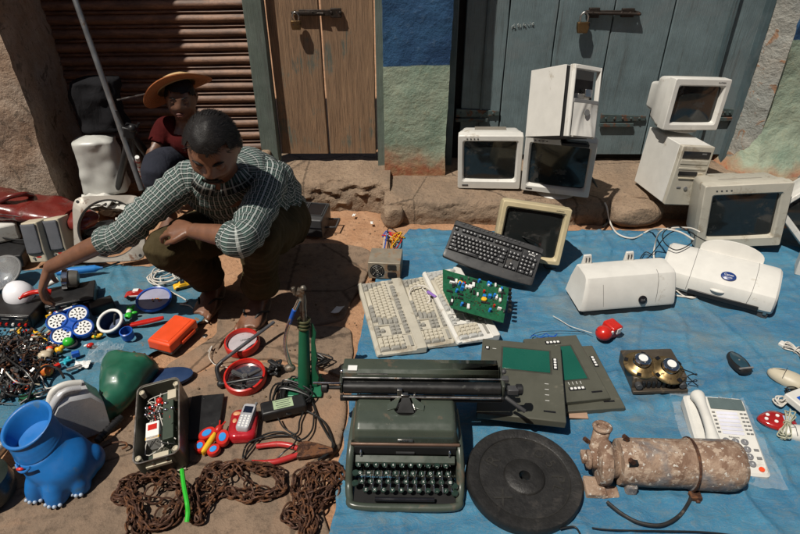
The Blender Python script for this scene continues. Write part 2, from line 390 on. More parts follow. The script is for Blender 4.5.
m = MB(); rough_strip(m, [(-.082, 3.16), (-.078, 2.86), (.232, 2.86), (.236, 3.16)], .1, WH, .007, 4, 2, .015)
m.build('painted_pillar', PAINT, label='narrow plaster pillar painted blue above green between the two doors', cat='pillar')
m = MB(); rough_strip(m, [(1.80, 3.16), (1.835, 2.93), (4, 2.90)], .08, WH, .022, 3.3, 4, .018, batter=.9)
m.build('painted_wall', PAINTR, label='crumbling green wall with orange brick at the right edge', cat='wall')
m = MB(); rough_strip(m, [(1.73, 3.16), (1.745, 3.03), (1.79, 2.955), (1.832, 2.925)], .1, WH, .012, 5, 9, .015)
m.build('wall_reveal', PALE, label='pale worn plaster edge between blue door and green wall', cat='wall')
# ---------------------------------------------------------------- rolling shutter
m, nt, b = base_mat('shutter_paint'); tc = N(nt, 'TexCoord').outputs['Object']
f1 = tex(nt, mp(nt, tc, (2, 1, 9)), 3, 8, .7, .4); f2 = tex(nt, tc, 60, 5, .7)
cc = mixc(nt, ramp(nt, f1, 0, 1, (.38, .62)), (.27, .15, .095), (.10, .058, .042)); cc = mixc(nt, ramp(nt, f2, 0, .6, (.52, .68)), cc, (.09, .05, .035))
nt.links.new(cc, b.inputs['Base Color']); b.inputs['Roughness'].default_value = .6; bump(nt, b, f2, .3, .004)
SHUT = m
sh = T('rolling_shutter', 'closed corrugated metal shutter of rust brown slats behind the man', 'shutter', (-1.2, 3.1, .085))
m = MB(); x0, x1 = -.53, .50; pitch = .0655; nsl = 37
prof = []
for k in range(nsl):
    z = k * pitch
    for t in range(9): prof.append((-.017 * math.sin(math.pi * t / 8) ** .8, z + .043 * t / 8))
    prof += [(.006, z + .046), (-.004, z + .049), (-.009, z + .055), (-.004, z + .061), (.006, z + .064)]
m.grid(lambda u, v: (x0 + (x1 - x0) * u, prof[min(int(round(v * (len(prof) - 1))), len(prof) - 1)][0] + .002 * nz((u * 3, 0, v * 30), 1), prof[min(int(round(v * (len(prof) - 1))), len(prof) - 1)][1] + .012 * u + .0015 * nz((u * 5, v * 9, 0), 1)), 24, len(prof) - 1)
m.build('slat_curtain', SHUT, sh, ang=50)
m = MB(); m.box((x1 + .02, 0, 1.2), (.03, .07, 2.4)); m.build('guide_rail', pm('dark_rail', (.06, .055, .05), .5, .5), sh, bevel=.003)
m = MB(); m.box((x0 - .01, .0, 1.2), (.03, .07, 2.4)); m.build('guide_rail', pm('dark_rail', (.06, .055, .05), .5, .5), sh, bevel=.003)
# ---------------------------------------------------------------- wood
def wood(name, a, b_, c, paint=None, cover=.5, grain=1):
    m, nt, b = base_mat(name); tc = N(nt, 'TexCoord').outputs['Object']
    g = tex(nt, mp(nt, tc, (16, 16, .9)), 4, 8, .7, .6); g2 = tex(nt, mp(nt, tc, (60, 60, 2)), 5, 4, .6); f = tex(nt, tc, 3, 6, .65)
    cc = mixc(nt, ramp(nt, g, 0, 1, (.35, .65)), a, b_); cc = mixc(nt, ramp(nt, g2, 0, .7, (.5, .7)), cc, c)
    if paint:
        ad = N(nt, 'Math', operation='MULTIPLY_ADD'); nt.links.new(f, ad.inputs[0]); ad.inputs[1].default_value = .6
        h = N(nt, 'Math', operation='MULTIPLY'); nt.links.new(g, h.inputs[0]); h.inputs[1].default_value = .4; nt.links.new(h.outputs[0], ad.inputs[2])
        pc = mixc(nt, ramp(nt, tex(nt, tc, 7, 6, .7), 0, 1, (.35, .65)), paint, tuple(x * .66 for x in paint)); pc = mixc(nt, ramp(nt, tex(nt, tc, 2.1, 8, .8, 1.2), 0, .7, (.48, .6)), pc, tuple(x * .5 + .07 for x in paint)); pc = mixc(nt, ramp(nt, tex(nt, mp(nt, tc, (9, 9, .6)), 2, 6, .8), 0, .6, (.55, .68)), pc, (.06, .06, .055))
        cc = mixc(nt, ramp(nt, ad.outputs[0], 1, 0, (.3 + .4 * cover, .36 + .4 * cover)), cc, pc)
    nt.links.new(cc, b.inputs['Base Color']); b.inputs['Roughness'].default_value = .72
    s = N(nt, 'Math', operation='ADD'); nt.links.new(g, s.inputs[0]); nt.links.new(g2, s.inputs[1]); bump(nt, b, s.outputs[0], .45 * grain, .006)
    return m
WOODB = wood('brown_door_wood', (.33, .205, .12), (.20, .125, .075), (.075, .05, .035), (.14, .15, .12), .26, 1.3)
WOODG = wood('green_frame_wood', (.15, .115, .08), (.11, .085, .06), (.06, .05, .04), (.135, .17, .145), .8)
WOODBL = wood('blue_door_wood', (.16, .12, .08), (.12, .09, .06), (.07, .055, .04), (.145, .20, .215), .84, .9)
WOODBD = wood('blue_frame_wood', (.12, .1, .07), (.1, .08, .06), (.06, .05, .04), (.075, .12, .135), .85)
def plank(m, x0, x1, y, z0, z1, th=.03, seed=0, mi=0):
    n = 24
    def ring(z):
        w = .0022 * nz((x0, 0, z), 6, seed); w2 = .0022 * nz((x1, 0, z), 6, seed + 3); d = .003 * nz((x0, 0, z), 2, seed)
        return [(x0 + w, y + th, z), (x0 + w, y + .003 + d, z), (x0 + w + .003, y + d, z), (x1 + w2 - .003, y + d, z), (x1 + w2, y + .003 + d, z), (x1 + w2, y + th, z)]
    m.loft([ring(z0 + (z1 - z0) * k / n + (.004 * nz((x0, 1, 1), 9) if k == 0 else 0)) for k in range(n + 1)], True, mi)
DZ = .195; DY = 2.97
dr = T('wooden_door', 'weathered brown plank door with an iron latch left of the painted pillar', 'door', (-.37, DY, DZ))
def XA(px, py, Y, o): return PY(px, py, Y).x - o
for xa, xb, sd in ((-.2475, -.006, 1), (.004, .246, 2)):
    m = MB(); plank(m, xa, xb, 0, 0, 2.0, .035, sd); m.build('door_leaf', WOODB, dr)
m = MB(); m.box((-.30, -.012, .93), (.088, .07, 2.02)); m.box((.278, -.012, .93), (.045, .07, 2.02)); m.box((0, -.012, 2.03), (.62, .06, .07)); m.build('door_frame', WOODG, dr, bevel=.004)
m = MB(); m.box((-.32, -.055, -.06), (.05, .1, .2)); m.build('foot_block', STEPM, dr, bevel=.012)
lz = PY(315, 12, DY).z - DZ
m = MB(); m.box((.0, -.012, lz), (.19, .012, .026)); m.box((-.06, -.02, lz), (.10, .012, .014)); m.cyl((-.13, -.012, lz), (.02, -.022, lz - .003), .007); m.box((.075, -.014, lz), (.05, .018, .04))
for k in (-.115, -.03, .055, .095): m.cyl((k, 0, lz + .002), (k, -.026, lz + .002), .006, mi=0)
latch = m.build('latch', IRON2, dr, bevel=.002)
def padlock(parent, x, z, s, mat_, y=-.035):
    m = MB(); pth = [(x - .012 * s, y, z), (x - .013 * s, y, z + .02 * s), (x, y, z + .033 * s), (x + .013 * s, y, z + .02 * s), (x + .012 * s, y, z)]
    m.tube(cat_rom(pth, 5), .0035 * s, 8, 1)
    m.loft([[(x + a * s, y - b * s, z - c * s) for a, b in rrect(.044, .018, .006)] for c in (0, .018)] + [[(x + a * .8 * s, y - b * s, z - .036 * s) for a, b in rrect(.044, .018, .006)]], True, 0)
    return m.build('padlock', [mat_, STEEL], parent, bevel=.001)
padlock(latch, -.11, lz - .03, 1.1, OLDBRASS)
# blue double door
BY = 3.06; bz0 = .125
bd = T('blue_door', 'faded blue double door with iron hinges behind the computers', 'door', (.93, BY, bz0))
def bx_(px, py): return PY(px, py, BY).x - .93
gaps = [bx_(465, 30), bx_(508, 30), bx_(556, 30), bx_(611, 30), bx_(670, 30), bx_(727, 30), bx_(760, 30), .80]
for k in range(7):
    m = MB(); plank(m, gaps[k] + .003, gaps[k + 1] - .003, 0, .03, 2.0, .035, 10 + k); m.build('door_plank', WOODBL, bd)
m = MB(); m.box((-.672, -.02, .99), (.035, .08, 2.02)); m.box((.812, -.01, .99), (.03, .06, 2.02)); m.build('door_frame', WOODBD, bd, bevel=.004)
m = MB(); m.box((gaps[5], -.016, 1.0), (.022, .022, 1.9)); m.box((gaps[1] * .5 + gaps[0] * .5, -.006, 1.0), (.012, .008, 1.9)); m.build('batten', WOODBD, bd, bevel=.003)
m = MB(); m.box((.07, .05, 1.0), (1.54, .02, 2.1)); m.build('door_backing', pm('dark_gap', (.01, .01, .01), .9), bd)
lz = PY(612, 12, BY).z - bz0; lx = bx_(612, 12)
m = MB(); m.box((lx - .01, -.012, lz), (.24, .012, .02)); m.cyl((lx - .13, -.022, lz), (lx + .13, -.026, lz - .004), .007); m.box((lx + .07, -.014, lz), (.06, .016, .04)); m.box((lx - .09, -.014, lz), (.05, .016, .045))
for k in (-.1, .04, .08, .12): m.cyl((lx + k, 0, lz), (lx + k, -.03, lz), .007)
latch = m.build('latch', IRON2, bd, bevel=.002); padlock(latch, bx_(583, 12) + .0, lz - .038, 1.35, OLDBRASS)
HINGE = pm('painted_iron', (.07, .10, .10), .6, .3, .3, dirt=((.13, .06, .035), .45, 30), bmp=.4)
for (xa, xb, yy) in ((456, 499, 113), (600, 645, 118), (716, 742, 112)):
    hz = PY(480, yy, BY).z - bz0; a, b_ = bx_(xa, yy), bx_(xb, yy)
    m = MB(); m.loft([[(a, -.012, hz - .018), (b_, -.012, hz - .010), (b_, -.012, hz + .014), (a, -.012, hz + .026)], [(a, -.002, hz - .018), (b_, -.002, hz - .010), (b_, -.002, hz + .014), (a, -.002, hz + .026)]])
    for k in range(5): m.cyl((a + (b_ - a) * (k + .6) / 5.4, -.006, hz + .003), (a + (b_ - a) * (k + .6) / 5.4, -.018, hz + .003), .0055, n=8)
    m.box(((a + b_) / 2 - .03, -.014, hz - .032), ((b_ - a) * .75, .012, .018))
    m.build('hinge', HINGE, bd, bevel=.0015)
CHALK = pm('chalk_scrawl', (.45, .46, .44), .9)
m = MB(); rnd = random.Random(4); a = bx_(512, 27); zz = PY(525, 26, BY).z - bz0
for k in range(9):
    q = [(a + .012 * k + rnd.uniform(-.004, .008), -.0045, zz + .002 * k + rnd.uniform(-.012, .012)) for _ in range(4)]
    m.tube(cat_rom(q, 3), .0018, 5, flat=.4)
m.build('chalk_mark', CHALK, bd)
# stones at the foot of the step
def stone(name, label, px, py, z, w, d, h, seed, yaw=0):
    m = MB(); m.sph((0, 0, h * .45), (w / 2, d / 2, h * .55), 26, 18)
    m.v = [tuple(Vector(v) * 1.12 + Vector(v).normalized() * (.16 * h * nz(v, 9, seed) + .10 * h * nz(v, 28, seed))) for v in m.v]
    m.v = [(max(-w * .46 + .01 * nz((y, 0, 0), 20, seed), min(w * .46, x)) , max(-d * .47, min(d * .47, y)), min(h * (.96 + .05 * nz((x, y, 0), 20, seed)), max(-.01, zz_))) for x, y, zz_ in m.v]
    p = P(px, py, z); return m.build(name, STEPM, label=label, cat='stone', loc=p, rot=(0, 0, yaw), ang=60)
stone('stone_block', 'rough brown stone block on the dirt beside the beige tower case', 632, 222, 0, .27, .17, .115, 3, 8)
stone('stone_block', 'rounded boulder half buried at the left end of the long step', 392, 224, 0, .10, .10, .10, 6, 20)
# ---------------------------------------------------------------- tarpaulins
def tarp_mat(name, a, b_, c, scuff):
    m, nt, b = base_mat(name); tc = N(nt, 'TexCoord').outputs['Object']
    f1 = tex(nt, mp(nt, tc, (1, 2.2, 1)), 3, 8, .7, .5); f2 = tex(nt, mp(nt, tc, (1, 2.2, 1)), 11, 8, .78, 1.2); f3 = tex(nt, tc, 160, 2)
    cc = mixc(nt, ramp(nt, f1, 0, 1, (.36, .64)), a, b_); cc = mixc(nt, ramp(nt, f2, 0, scuff, (.5, .72)), cc, c); cc = mixc(nt, ramp(nt, f3, 0, .25, (.5, .7)), cc, (.22, .2, .17))
    nt.links.new(cc, b.inputs['Base Color']); b.inputs['Roughness'].default_value = .55; b.inputs['Specular IOR Level'].default_value = .35
    w = N(nt, 'TexWave'); w.inputs['Scale'].default_value = 90; nt.links.new(tc, w.inputs['Vector'])
    s = N(nt, 'Math', operation='MULTIPLY_ADD'); nt.links.new(f2, s.inputs[0]); s.inputs[1].default_value = 9.0; s.inputs[2].default_value = 0
    wr = N(nt, 'TexNoise', noise_type='RIDGED_MULTIFRACTAL'); wr.inputs['Scale'].default_value = 4.2; wr.inputs['Detail'].default_value = 5; nt.links.new(mp(nt, tc, (1, 1.6, 1)), wr.inputs['Vector'])
    s2 = N(nt, 'Math', operation='MULTIPLY_ADD'); nt.links.new(wr.outputs['Fac'], s2.inputs[0]); s2.inputs[1].default_value = 5.0; nt.links.new(s.outputs[0], s2.inputs[2])
    f6 = tex(nt, tc, 1.7, 8, .75, .8); cc = mixc(nt, ramp(nt, f6, 0, .45, (.52, .66)), cc, (.20, .19, .15)); cc = mixc(nt, ramp(nt, wr.outputs['Fac'], 0, .35, (.55, 1.1)), cc, tuple(x * 1.5 + .03 for x in b_)); nt.links.new(cc, b.inputs['Base Color'])
    bump(nt, b, s2.outputs[0], .45, .004); return m
TARPM = tarp_mat('blue_tarp', (.027, .138, .260), (.056, .205, .318), (.16, .19, .185), .7)
TARPL = tarp_mat('blue_cloth', (.035, .14, .22), (.06, .20, .29), (.12, .14, .14), .6)
def edge_fn(pts):
    """pixel curve -> x as a function of y"""
    q = [P(x, y, .01) for x, y in pts]; q = cat_rom([(p.x, p.y, 0) for p in q], 6); q.sort(key=lambda p: p.y)
    def f(y):
        if y <= q[0].y: return q[0].x
        for a, b in zip(q[:-1], q[1:]):
            if a.y <= y <= b.y: return a.x + (b.x - a.x) * (y - a.y) / max(1e-6, b.y - a.y)
        return q[-1].x
    return f
def tarp(name, fl, fr, y0, ytop, nu, nv, seed, mat_, label, amp=1, ext=None):
    m = MB()
    def f(u, v):
        y1 = ytop(u); y = y0 + (y1 - y0) * v; xl, xr = fl(y), fr(y); x = xl + (xr - xl) * u
        x += .012 * nz((0, y, 0), 16, seed) * max(0, 1 - u * 12); x += .012 * nz((5, y, 0), 16, seed) * max(0, 1 - (1 - u) * 12)
        z = .014 + gz(x, y)
        r = abs(nz((x * .8, y * 2.2, 0), 2.3, seed)); rr = abs(nz((x * 2.2, y, 0), 3.1, seed + 4))
        z += amp * (.010 * max(0, .16 - r) / .16 * (.5 + .5 * nz((x, y, 0), 1.7, seed)) + .008 * max(0, .12 - rr) / .12 * (.5 + .5 * nz((x, y, 3), 1.3, seed)) + .002 * nz((x, y, 0), 22, seed))
        for q, ph_ in ((x * .9 + y * .22, 0), (y * .95 - x * .12, .13)):
            q2 = abs(((q + ph_ + .012 * nz((x, y, 0), 4, seed)) / .42) % 1 - .5) * .42; z += .006 * max(0, 1 - q2 / .012)
        e = min(u * 14, (1 - u) * 14, 1) if ext is None else min(u * 14, 1)
        z += (1 - e) * .006 * (1 + nz((x, y, 0), 18, seed)) * amp
        return (x, y, max(z, gz(x, y) + .006))
    m.grid(f, nu, nv)
    o = m.build(name, mat_, label=label, cat='tarpaulin', ang=180); so = o.modifiers.new('thick', 'SOLIDIFY'); so.thickness = .0015; return o
fl = edge_fn([(322, 560), (333, 520), (344, 440), (350, 400), (357, 352), (368, 300), (382, 264), (397, 246), (407, 234), (412, 226)])
tarp('blue_tarp', fl, lambda y: 2.9, .62, lambda u: 2.47 + .03 * nz((u, 0, 0), 5, 3) + .035 * u, 330, 230, 2, TARPM, 'large scuffed blue tarpaulin under the computers, typewriter and phone', 1.35, ext=1)
fr = edge_fn([(60, 470), (96, 400), (118, 372), (160, 352), (196, 330), (210, 300), (208, 262), (176, 240), (150, 228)])
tarp('blue_cloth', lambda y: -2.5, fr, 1.22, lambda u: 2.18 + .12 * nz((u, 0, 0), 4, 8), 170, 90, 5, TARPL, 'crumpled dusty blue cloth under the toys and junk at the left', 1.5)

# unseen wall added behind the camera: keeps low skylight out of the shadows
m = MB(); rough_strip(m, [(9, -3.2), (-9, -3.2)], -.02, 6.5, .03, 1, 12, .3); m.build('added_sky_blocking_wall', PLAST, kind='structure')
# ================================================================ COMPUTERS AND PRINTERS
def ring_xz(w, h, r, y, cz, n=3, dx=0): return [(a + dx, y, cz + b) for a, b in rrect(w, h, r, n)]
def monitor(name, label, w, h, D, depth, loc, rot, body, bez=.028, bb=.04, stand=.03, yoke=True, inner_light=None, buttons='top', word='', group=None, tube_s=.55):
    """origin at the middle of the case's underside; screen faces -y"""
    t = T(name, label, 'monitor', loc, rot, group); yf = -D / 2; cz = h / 2
    bt = bez * 1.15; sw, sh_ = w - 2 * bez, h - bb - bt; sz = bb + sh_ / 2
    m = MB()     # front frame: rounded rim running in to the glass
    rings = [ring_xz(w, h, .007, yf + .045, cz), ring_xz(w, h, .007, yf + .004, cz), ring_xz(w - .006, h - .006, .006, yf, cz),
             ring_xz(sw + .012, sh_ + .012, .01, yf - .0005, sz), ring_xz(sw, sh_, .012, yf + .006, sz), ring_xz(sw - .006, sh_ - .006, .014, yf + .022, sz)]
    m.loft(rings, False); m.build('bezel', body, t, ang=24)
    m = MB(); gw, gh = sw - .004, sh_ - .004
    m.grid(lambda u, v: ((u - .5) * gw, yf + .020 - .010 * (1 - (2 * u - 1) ** 2) * (1 - .6 * (2 * v - 1) ** 2) + .0, sz + (v - .5) * gh), 14, 12)
    m.build('screen', GLASS, t)
    m = MB(); y0 = yf + .043; y1 = yf + depth
    m.loft([ring_xz(w - .004, h - .004, .012, y0, cz), ring_xz(w - .008, h - .008, .014, y0 + .03, cz), ring_xz(w * .95, h * .93, .02, y0 + .05, cz), ring_xz(w * .9, h * .86, .02, y0 + (y1 - y0) * .45, cz * 1.0),
            ring_xz(w * .66, h * .66, .02, y0 + (y1 - y0) * .6, cz * .95), ring_xz(w * tube_s, h * .55, .015, y1 - .01, cz * .92), ring_xz(w * tube_s * .96, h * .52, .012, y1, cz * .92)])
    hs = m.build('housing', body, t, ang=45)
    m = MB()
    for k in range(9):
        m.box((0, y0 + .052 + k * .0085, h * .5 + h * .462 - k * .0016), (w * .5, .003, .003))
    m.build('vent_slots', pm('vent_shadow', (.2, .18, .15), .8), hs)
    if yoke:
        m = MB(); m.lathe([(w * .22, 0), (w * .2, -.012), (w * .16, -.014)], 24, (0, yf + depth * .45, .004)); m.lathe([(w * .30, -stand), (w * .33, -stand + .004), (w * .30, -stand + .010), (w * .2, -.010)], 28, (0, yf + depth * .42, 0)); m.build('stand', body, t)
    m = MB()
    if buttons == 'top':
        for k in range(4): m.box((-w * .36 + k * w * .055, yf - .0012, h - bt * .5), (.007, .003, .004))
        m.box((-w * .38, yf - .001, bb * .45), (.030, .002, .007))
    elif buttons == 'bottom':
        for k in range(5): m.box((w * .1 + k * .018, yf - .0012, bb * .4), (.010, .003, .006))
    m.build('button', DGREY, t, bevel=.0006)
    if word:
        m = MB(); m.text(word, .0085, Matrix.Translation((w * .33, yf - .0008, h - bt * .48)) @ Matrix.Rotation(R_(90), 4, 'X'), .0003); m.build('lettering', MARK, t)
    return t
GM = 'old picture tube monitors'
K = .862; monitor('monitor', 'white picture tube monitor standing alone on the stone step at the far left', .35 * K, .32 * K, .36 * K, .27, (.451, 2.854 - .02, .136), (2.6, -2.2, -6.6), WHITE, bez=.026, bb=.044, stand=.02, group=GM)
m2 = monitor('monitor', 'cream monitor leaning on the step with a half open tower case on top', .316, .280, .27, .25, (.773, 2.714, .158), (5, -.5, -17.9), WHITE, bez=.026, bb=.034, stand=.032, word='SyncMaster', group=GM)
monitor('monitor', 'yellowed monitor tipped back on the tarpaulin behind the black keyboard', .35 * .808, .30 * .808, .36 * .808, .28, (.528, 2.255, .030), (-14, 7.5, -3.0), YELLOWED, bez=.022, bb=.022, stand=.02, yoke=False, buttons='', word='multiscan', group=GM)
K = .812; monitor('monitor', 'small off white monitor perched on top of the beige tower case', .35 * K, .28 * K, .34 * K, .25, (1.289, 2.784 - .02, .437), (-3.4, 4.4, 12), WHITE, bez=.028, bb=.03, stand=.018, word='FLATRON', buttons='', group=GM, tube_s=.6)
K = .89; monitor('monitor', 'large beige monitor on the tarpaulin behind the printer with the round badge', .40 * K, .33 * K, .38 * K, .36, (1.500, 2.440, .028), (-4.2, -5.0, -4), BEIGE, bez=.040, bb=.046, stand=.028, buttons='top', group=GM)
pe = PY(790, 221, 2.35)
monitor('monitor', 'monitor tilted on its corner and cut off by the right picture edge', .28, .26, .30, .27, (1.735, 2.42, .09), (-12, 45, -20), WHITE, bez=.022, bb=.026, yoke=False, buttons='', group=GM)
# tower cases
def tower_closed():
    w, d, h = .19 * .811, .36 * .811, .34 * .811
    t = T('tower_case', 'closed beige tower case with two drive slots on the right of the step', 'computer', (1.268, 2.626, .135), (-3.9, 5.6, 6.9)); yf = -d / 2
    m = MB(); m.box((0, .008, h / 2), (w, d - .016, h)); m.build('cover', WHITE, t, bevel=.003)
    m = MB(); m.box((0, yf + .004, h / 2), (w + .002, .026, h + .002)); fp = m.build('front_panel', BEIGE, t, bevel=.004)
    y = yf - .0095
    m = MB(); m.box((0, y, h * .86), (w * .84, .003, h * .115)); m.build('drive_bay', BLACKG, t, bevel=.001)
    m = MB(); m.box((0, y, h * .74), (w * .86, .004, h * .07)); m.box((0, y, h * .63), (w * .86, .004, .010)); m.build('bay_cover', BEIGE, t, bevel=.0015)
    m = MB(); m.box((-w * .1, y - .001, h * .55), (w * .58, .004, h * .07)); m.build('disk_slot', BLACKG, t, bevel=.001)
    m = MB(); m.box((w * .3, y - .002, h * .53), (w * .16, .006, h * .07)); m.box((-w * .1, y - .002, h * .47), (w * .5, .005, .006)); m.build('switch', CREAM, t, bevel=.0015)
    m = MB(); m.cyl((w * .24, y, h * .32), (w * .24, y - .004, h * .32), .008); m.cyl((-w * .02, y, h * .30), (-w * .02, y - .004, h * .30), .009); m.box((-w * .24, y, h * .31), (.02, .004, .008)); m.build('button', MGREY, t, bevel=.001)
    m = MB(); m.box((w * .23, y, h * .885), (.022, .004, .006)); m.build('badge', MGREY, t)
    m = MB()
    for sx in (-.3, .3):
        for sy in (-.35, .35): m.cyl((w * sx, d * sy, .001), (w * sx, d * sy, -.010), .009)
    m.build('foot', BLACKP, t)
tower_closed()
def tower_open():
    t = T('tower_case', 'white tower case with an open front bay balanced on the cream monitor', 'computer', TOW_LOC, TOW_ROT)
    w, d, h = TOW_DIM; yf = -d / 2
    m = MB(); m.box((0, .014, h / 2), (w, d - .03, h)); m.build('chassis', pm('dark_chassis', (.03, .03, .03), .6), t)
    m = MB(); m.box((-w / 2 - .003, .010, h / 2 + .002), (.003, d - .026, h), rot=(0, 0, .012)); m.box((w / 2 + .001, .015, h / 2), (.003, d - .03, h)); m.box((0, .016, h + .0015), (w + .006, d - .03, .003)); m.build('side_panel', WHITE, t, bevel=.001)
    # front moulding: open bay above, curved door below
    m = MB(); y0, y1 = yf + .002, yf - .022; bt, bm = h * .93, h * .46
    for sx in (-1, 1): m.loft([[(sx * (w / 2 - .012), y0, 0), (sx * (w / 2 + .002), y0, 0), (sx * (w / 2 + .002), y1 + .008, 0), (sx * (w / 2 - .006), y1, 0), (sx * (w / 2 - .012), y1, 0)], [(sx * (w / 2 - .012), y0, h), (sx * (w / 2 + .002), y0, h), (sx * (w / 2 + .002), y1 + .008, h), (sx * (w / 2 - .006), y1, h), (sx * (w / 2 - .012), y1, h)]])
    m.box((0, (y0 + y1) / 2, h - .008), (w - .024, .024, .016)); fr_ = m.build('front_moulding', WHITE, t, bevel=.002)
    m = MB()
    m.grid(lambda u, v: ((u - .5) * (w - .024), y1 - .004 + .012 * math.sin(math.pi * v) * (1 - abs(2 * u - 1)) - .010 * math.sin(math.pi * u) - .003 * math.exp(-((abs(u - .5) - .34 + .22 * v) / .07) ** 2), .004 + v * bm), 26, 20)
    m.box((0, yf - .004, bm / 2), (w - .026, .01, bm)); m.build('lower_door', WHITE, t, ang=60)
    m = MB(); m.box((0, y1 + .004, bm + .012), (w - .024, .02, .016)); m.build('bay_sill', MGREY, t, bevel=.002)
    m = MB(); m.cyl((0, y1 - .012, bm * .76), (0, y1 - .016, bm * .76), .013, n=20); m.build('button', MGREY, t)
    m = MB(); m.box((.01, yf + .02, bm + .035), (w * .5, .03, .02), rz=.2); m.box((.03, yf + .012, bm + .05), (w * .25, .03, .03)); m.build('bracket', STEEL, t, bevel=.001)
    return t
TOW_DIM = (.150, .246, .280); TOW_LOC, TOW_ROT = (.675, 2.455, .474), (-20, 13, 23)
tower_open()
m = MB(); m.box((0, 0, .008), (.12, .045, .014)); m.box((.0, 0, .017), (.10, .03, .005))
m.build('power_strip', BLACKP, label='black flat strip wedged under the open tower case', cat='power strip', loc=(.765, 2.50, .424), rot=(0, 3, -6), bevel=.004)
# printers
def printer_a():
    K = .955; w = .36 * K; t = T('printer', 'smaller off white inkjet printer with two raised paper guides', 'printer', (.867, 1.919, .004), (-1, -1.0, 6.3))
    prof = [(-.088, .030), (-.090, .040), (-.078, .085), (-.062, .128), (-.048, .150), (-.030, .158), (.04, .158), (.06, .150), (.072, .10), (.074, .03)]
    def sec(x, k, lean=0): return [(x + lean * (.15 - z), y * k, .028 + (z - .028) * (.35 + .65 * k)) for y, z in prof]
    m = MB(); n = 30
    m.loft([sec(-w / 2 - .004, .93, -.20), sec(-w / 2 + .002, .99, -.16)] + [sec(-w / 2 + .012 + (w - .024) * i / n, 1.0, -.16 * max(0, 1 - i / 7) ** 1.2) for i in range(n + 1)] + [sec(w / 2 - .002, .98), sec(w / 2 + .004, .9)])
    m.build('cover', WHITE, t, bevel=0, ang=32)
    m = MB(); m.box((-.006, -.008, .016), (w + .002, .155, .03)); m.build('base', BLACKP, t, bevel=.006)
    m = MB()
    for x in (-w * .40, w * .09):
        m.loft([[(x - .020, .045, .150), (x + .020, .045, .150), (x + .020, .060, .150), (x - .020, .060, .150)], [(x - .015, .050, .192), (x + .015, .050, .192), (x + .015, .060, .192), (x - .015, .060, .192)]])
    g_ = m.build('paper_guide', WHITE, t, bevel=.003)
    m = MB()
    for x in (-w * .40, w * .09):
        for q in (-.006, .006): m.box((x + q, .0485, .172), (.004, .006, .02))
    m.build('guide_slot', DGREY, g_)
    A = Matrix.Translation((w * .12, -.0865, .062)) @ Matrix.Rotation(R_(72), 4, 'X')
    m = MB(); m.lathe([(.0165, 0), (.0165, .0035), (.014, .005)], 24, M=None); m.v = [tuple(A @ Vector(v)) for v in m.v]; bdg = m.build('badge', BLACKG, t)
    m = MB(); m.text('DX', .012, A @ Matrix.Translation((0, 0, .0052)), .0002); m.build('lettering', MGREY, bdg)
    m = MB()
    for xx in (.27, ): m.tube([(w * xx + .010 * math.sin((z - .04) * 14), -y_ - .0006, z) for y_, z in ((.0875, .045), (.078, .085), (.0625, .128), (.0485, .150), (.031, .1585))], .0007, 5)
    m.tube([(-w * .32, -.0885, .045), (-w * .325, -.0785, .085), (-w * .33, -.063, .128)], .0006, 5)
    m.build('panel_seam', MARK, t)
printer_a()
def printer_b():
    w = .40; t = T('printer', 'larger white inkjet printer turned sideways with a blue oval badge', 'printer', (1.262, 1.975, .004), (0.5, 0, -30))
    prof = [(-.098, .030), (-.108, .045), (-.108, .085), (-.098, .104), (-.05, .128), (.02, .145), (.06, .146), (.085, .135), (.095, .10), (.095, .03)]
    m = MB(); n = 34
    def sec(x, k, s=0): return [(x, y * k, .03 + (z - .03) * (.45 + .55 * k)) for y, z in prof]
    m.loft([sec(-w / 2 - .006, .86), sec(-w / 2 + .004, .97)] + [sec(-w / 2 + .016 + (w - .032) * i / n, 1 - .02 * abs(2 * i / n - 1) ** 4) for i in range(n + 1)] + [sec(w / 2 - .004, .96), sec(w / 2 + .004, .86)])
    m.build('cover', WHITE, t, ang=30)
    m = MB(); m.box((0, -.004, .016), (w - .012, .185, .03)); m.build('base', DGREY, t, bevel=.006)
    m = MB(); m.box((.03, -.106, .046), (w * .62, .012, .020)); m.build('output_slot', BLACKP, t, bevel=.003)
    m = MB(); m.sph((.005, -.108, .078), (.026, .010, .007), 20, 10); m.build('lid_handle', WHITE, t)
    A = Matrix.Translation((.028, -.062, .1245)) @ Matrix.Rotation(R_(27), 4, 'X')
    m = MB(); m.lathe([(.027, 0), (.027, .003), (.0245, .0045)], 30, sy=.72); m.v = [tuple(A @ Vector(v)) for v in m.v]; bdg = m.build('badge', pm('badge_blue', (.015, .04, .17), .3), t)
    m = MB(); m.text('Canon', .0125, A @ Matrix.Translation((0, .005, .0046)), .0002); m.text('BJC-1000', .007, A @ Matrix.Translation((0, -.007, .0046)), .0002); m.build('lettering', PAPER, bdg)
    m = MB()
    for xx in (-.25, .29): m.tube([(w * xx + .006 * (z - .1) * 20 * (1 if xx > 0 else .3), y, z + .0006) for y, z in ((-.1085, .05), (-.1085, .085), (-.098, .1045), (-.05, .1288), (.02, .1458), (.06, .1465))], .0007, 5)
    m.build('panel_seam', MARK, t)
    m = MB(); A = Matrix.Translation((.02, .075, .138)) @ Matrix.Rotation(R_(70), 4, 'X')
    poly = [(-.115, -.01)] + [(.115 * math.cos(math.pi - math.pi * k / 14), .015 + .045 * math.sin(math.pi * k / 14)) for k in range(15)] + [(.115, -.01)]
    m.prism(poly, -.003, .003, 0, A); m.build('paper_support', WHITE, t, bevel=.0015)
    m = MB(); m.box((w / 2 - .02, -.096, .032), (.012, .012, .018)); m.build('corner_foot', STEEL, t, bevel=.002)
printer_b()
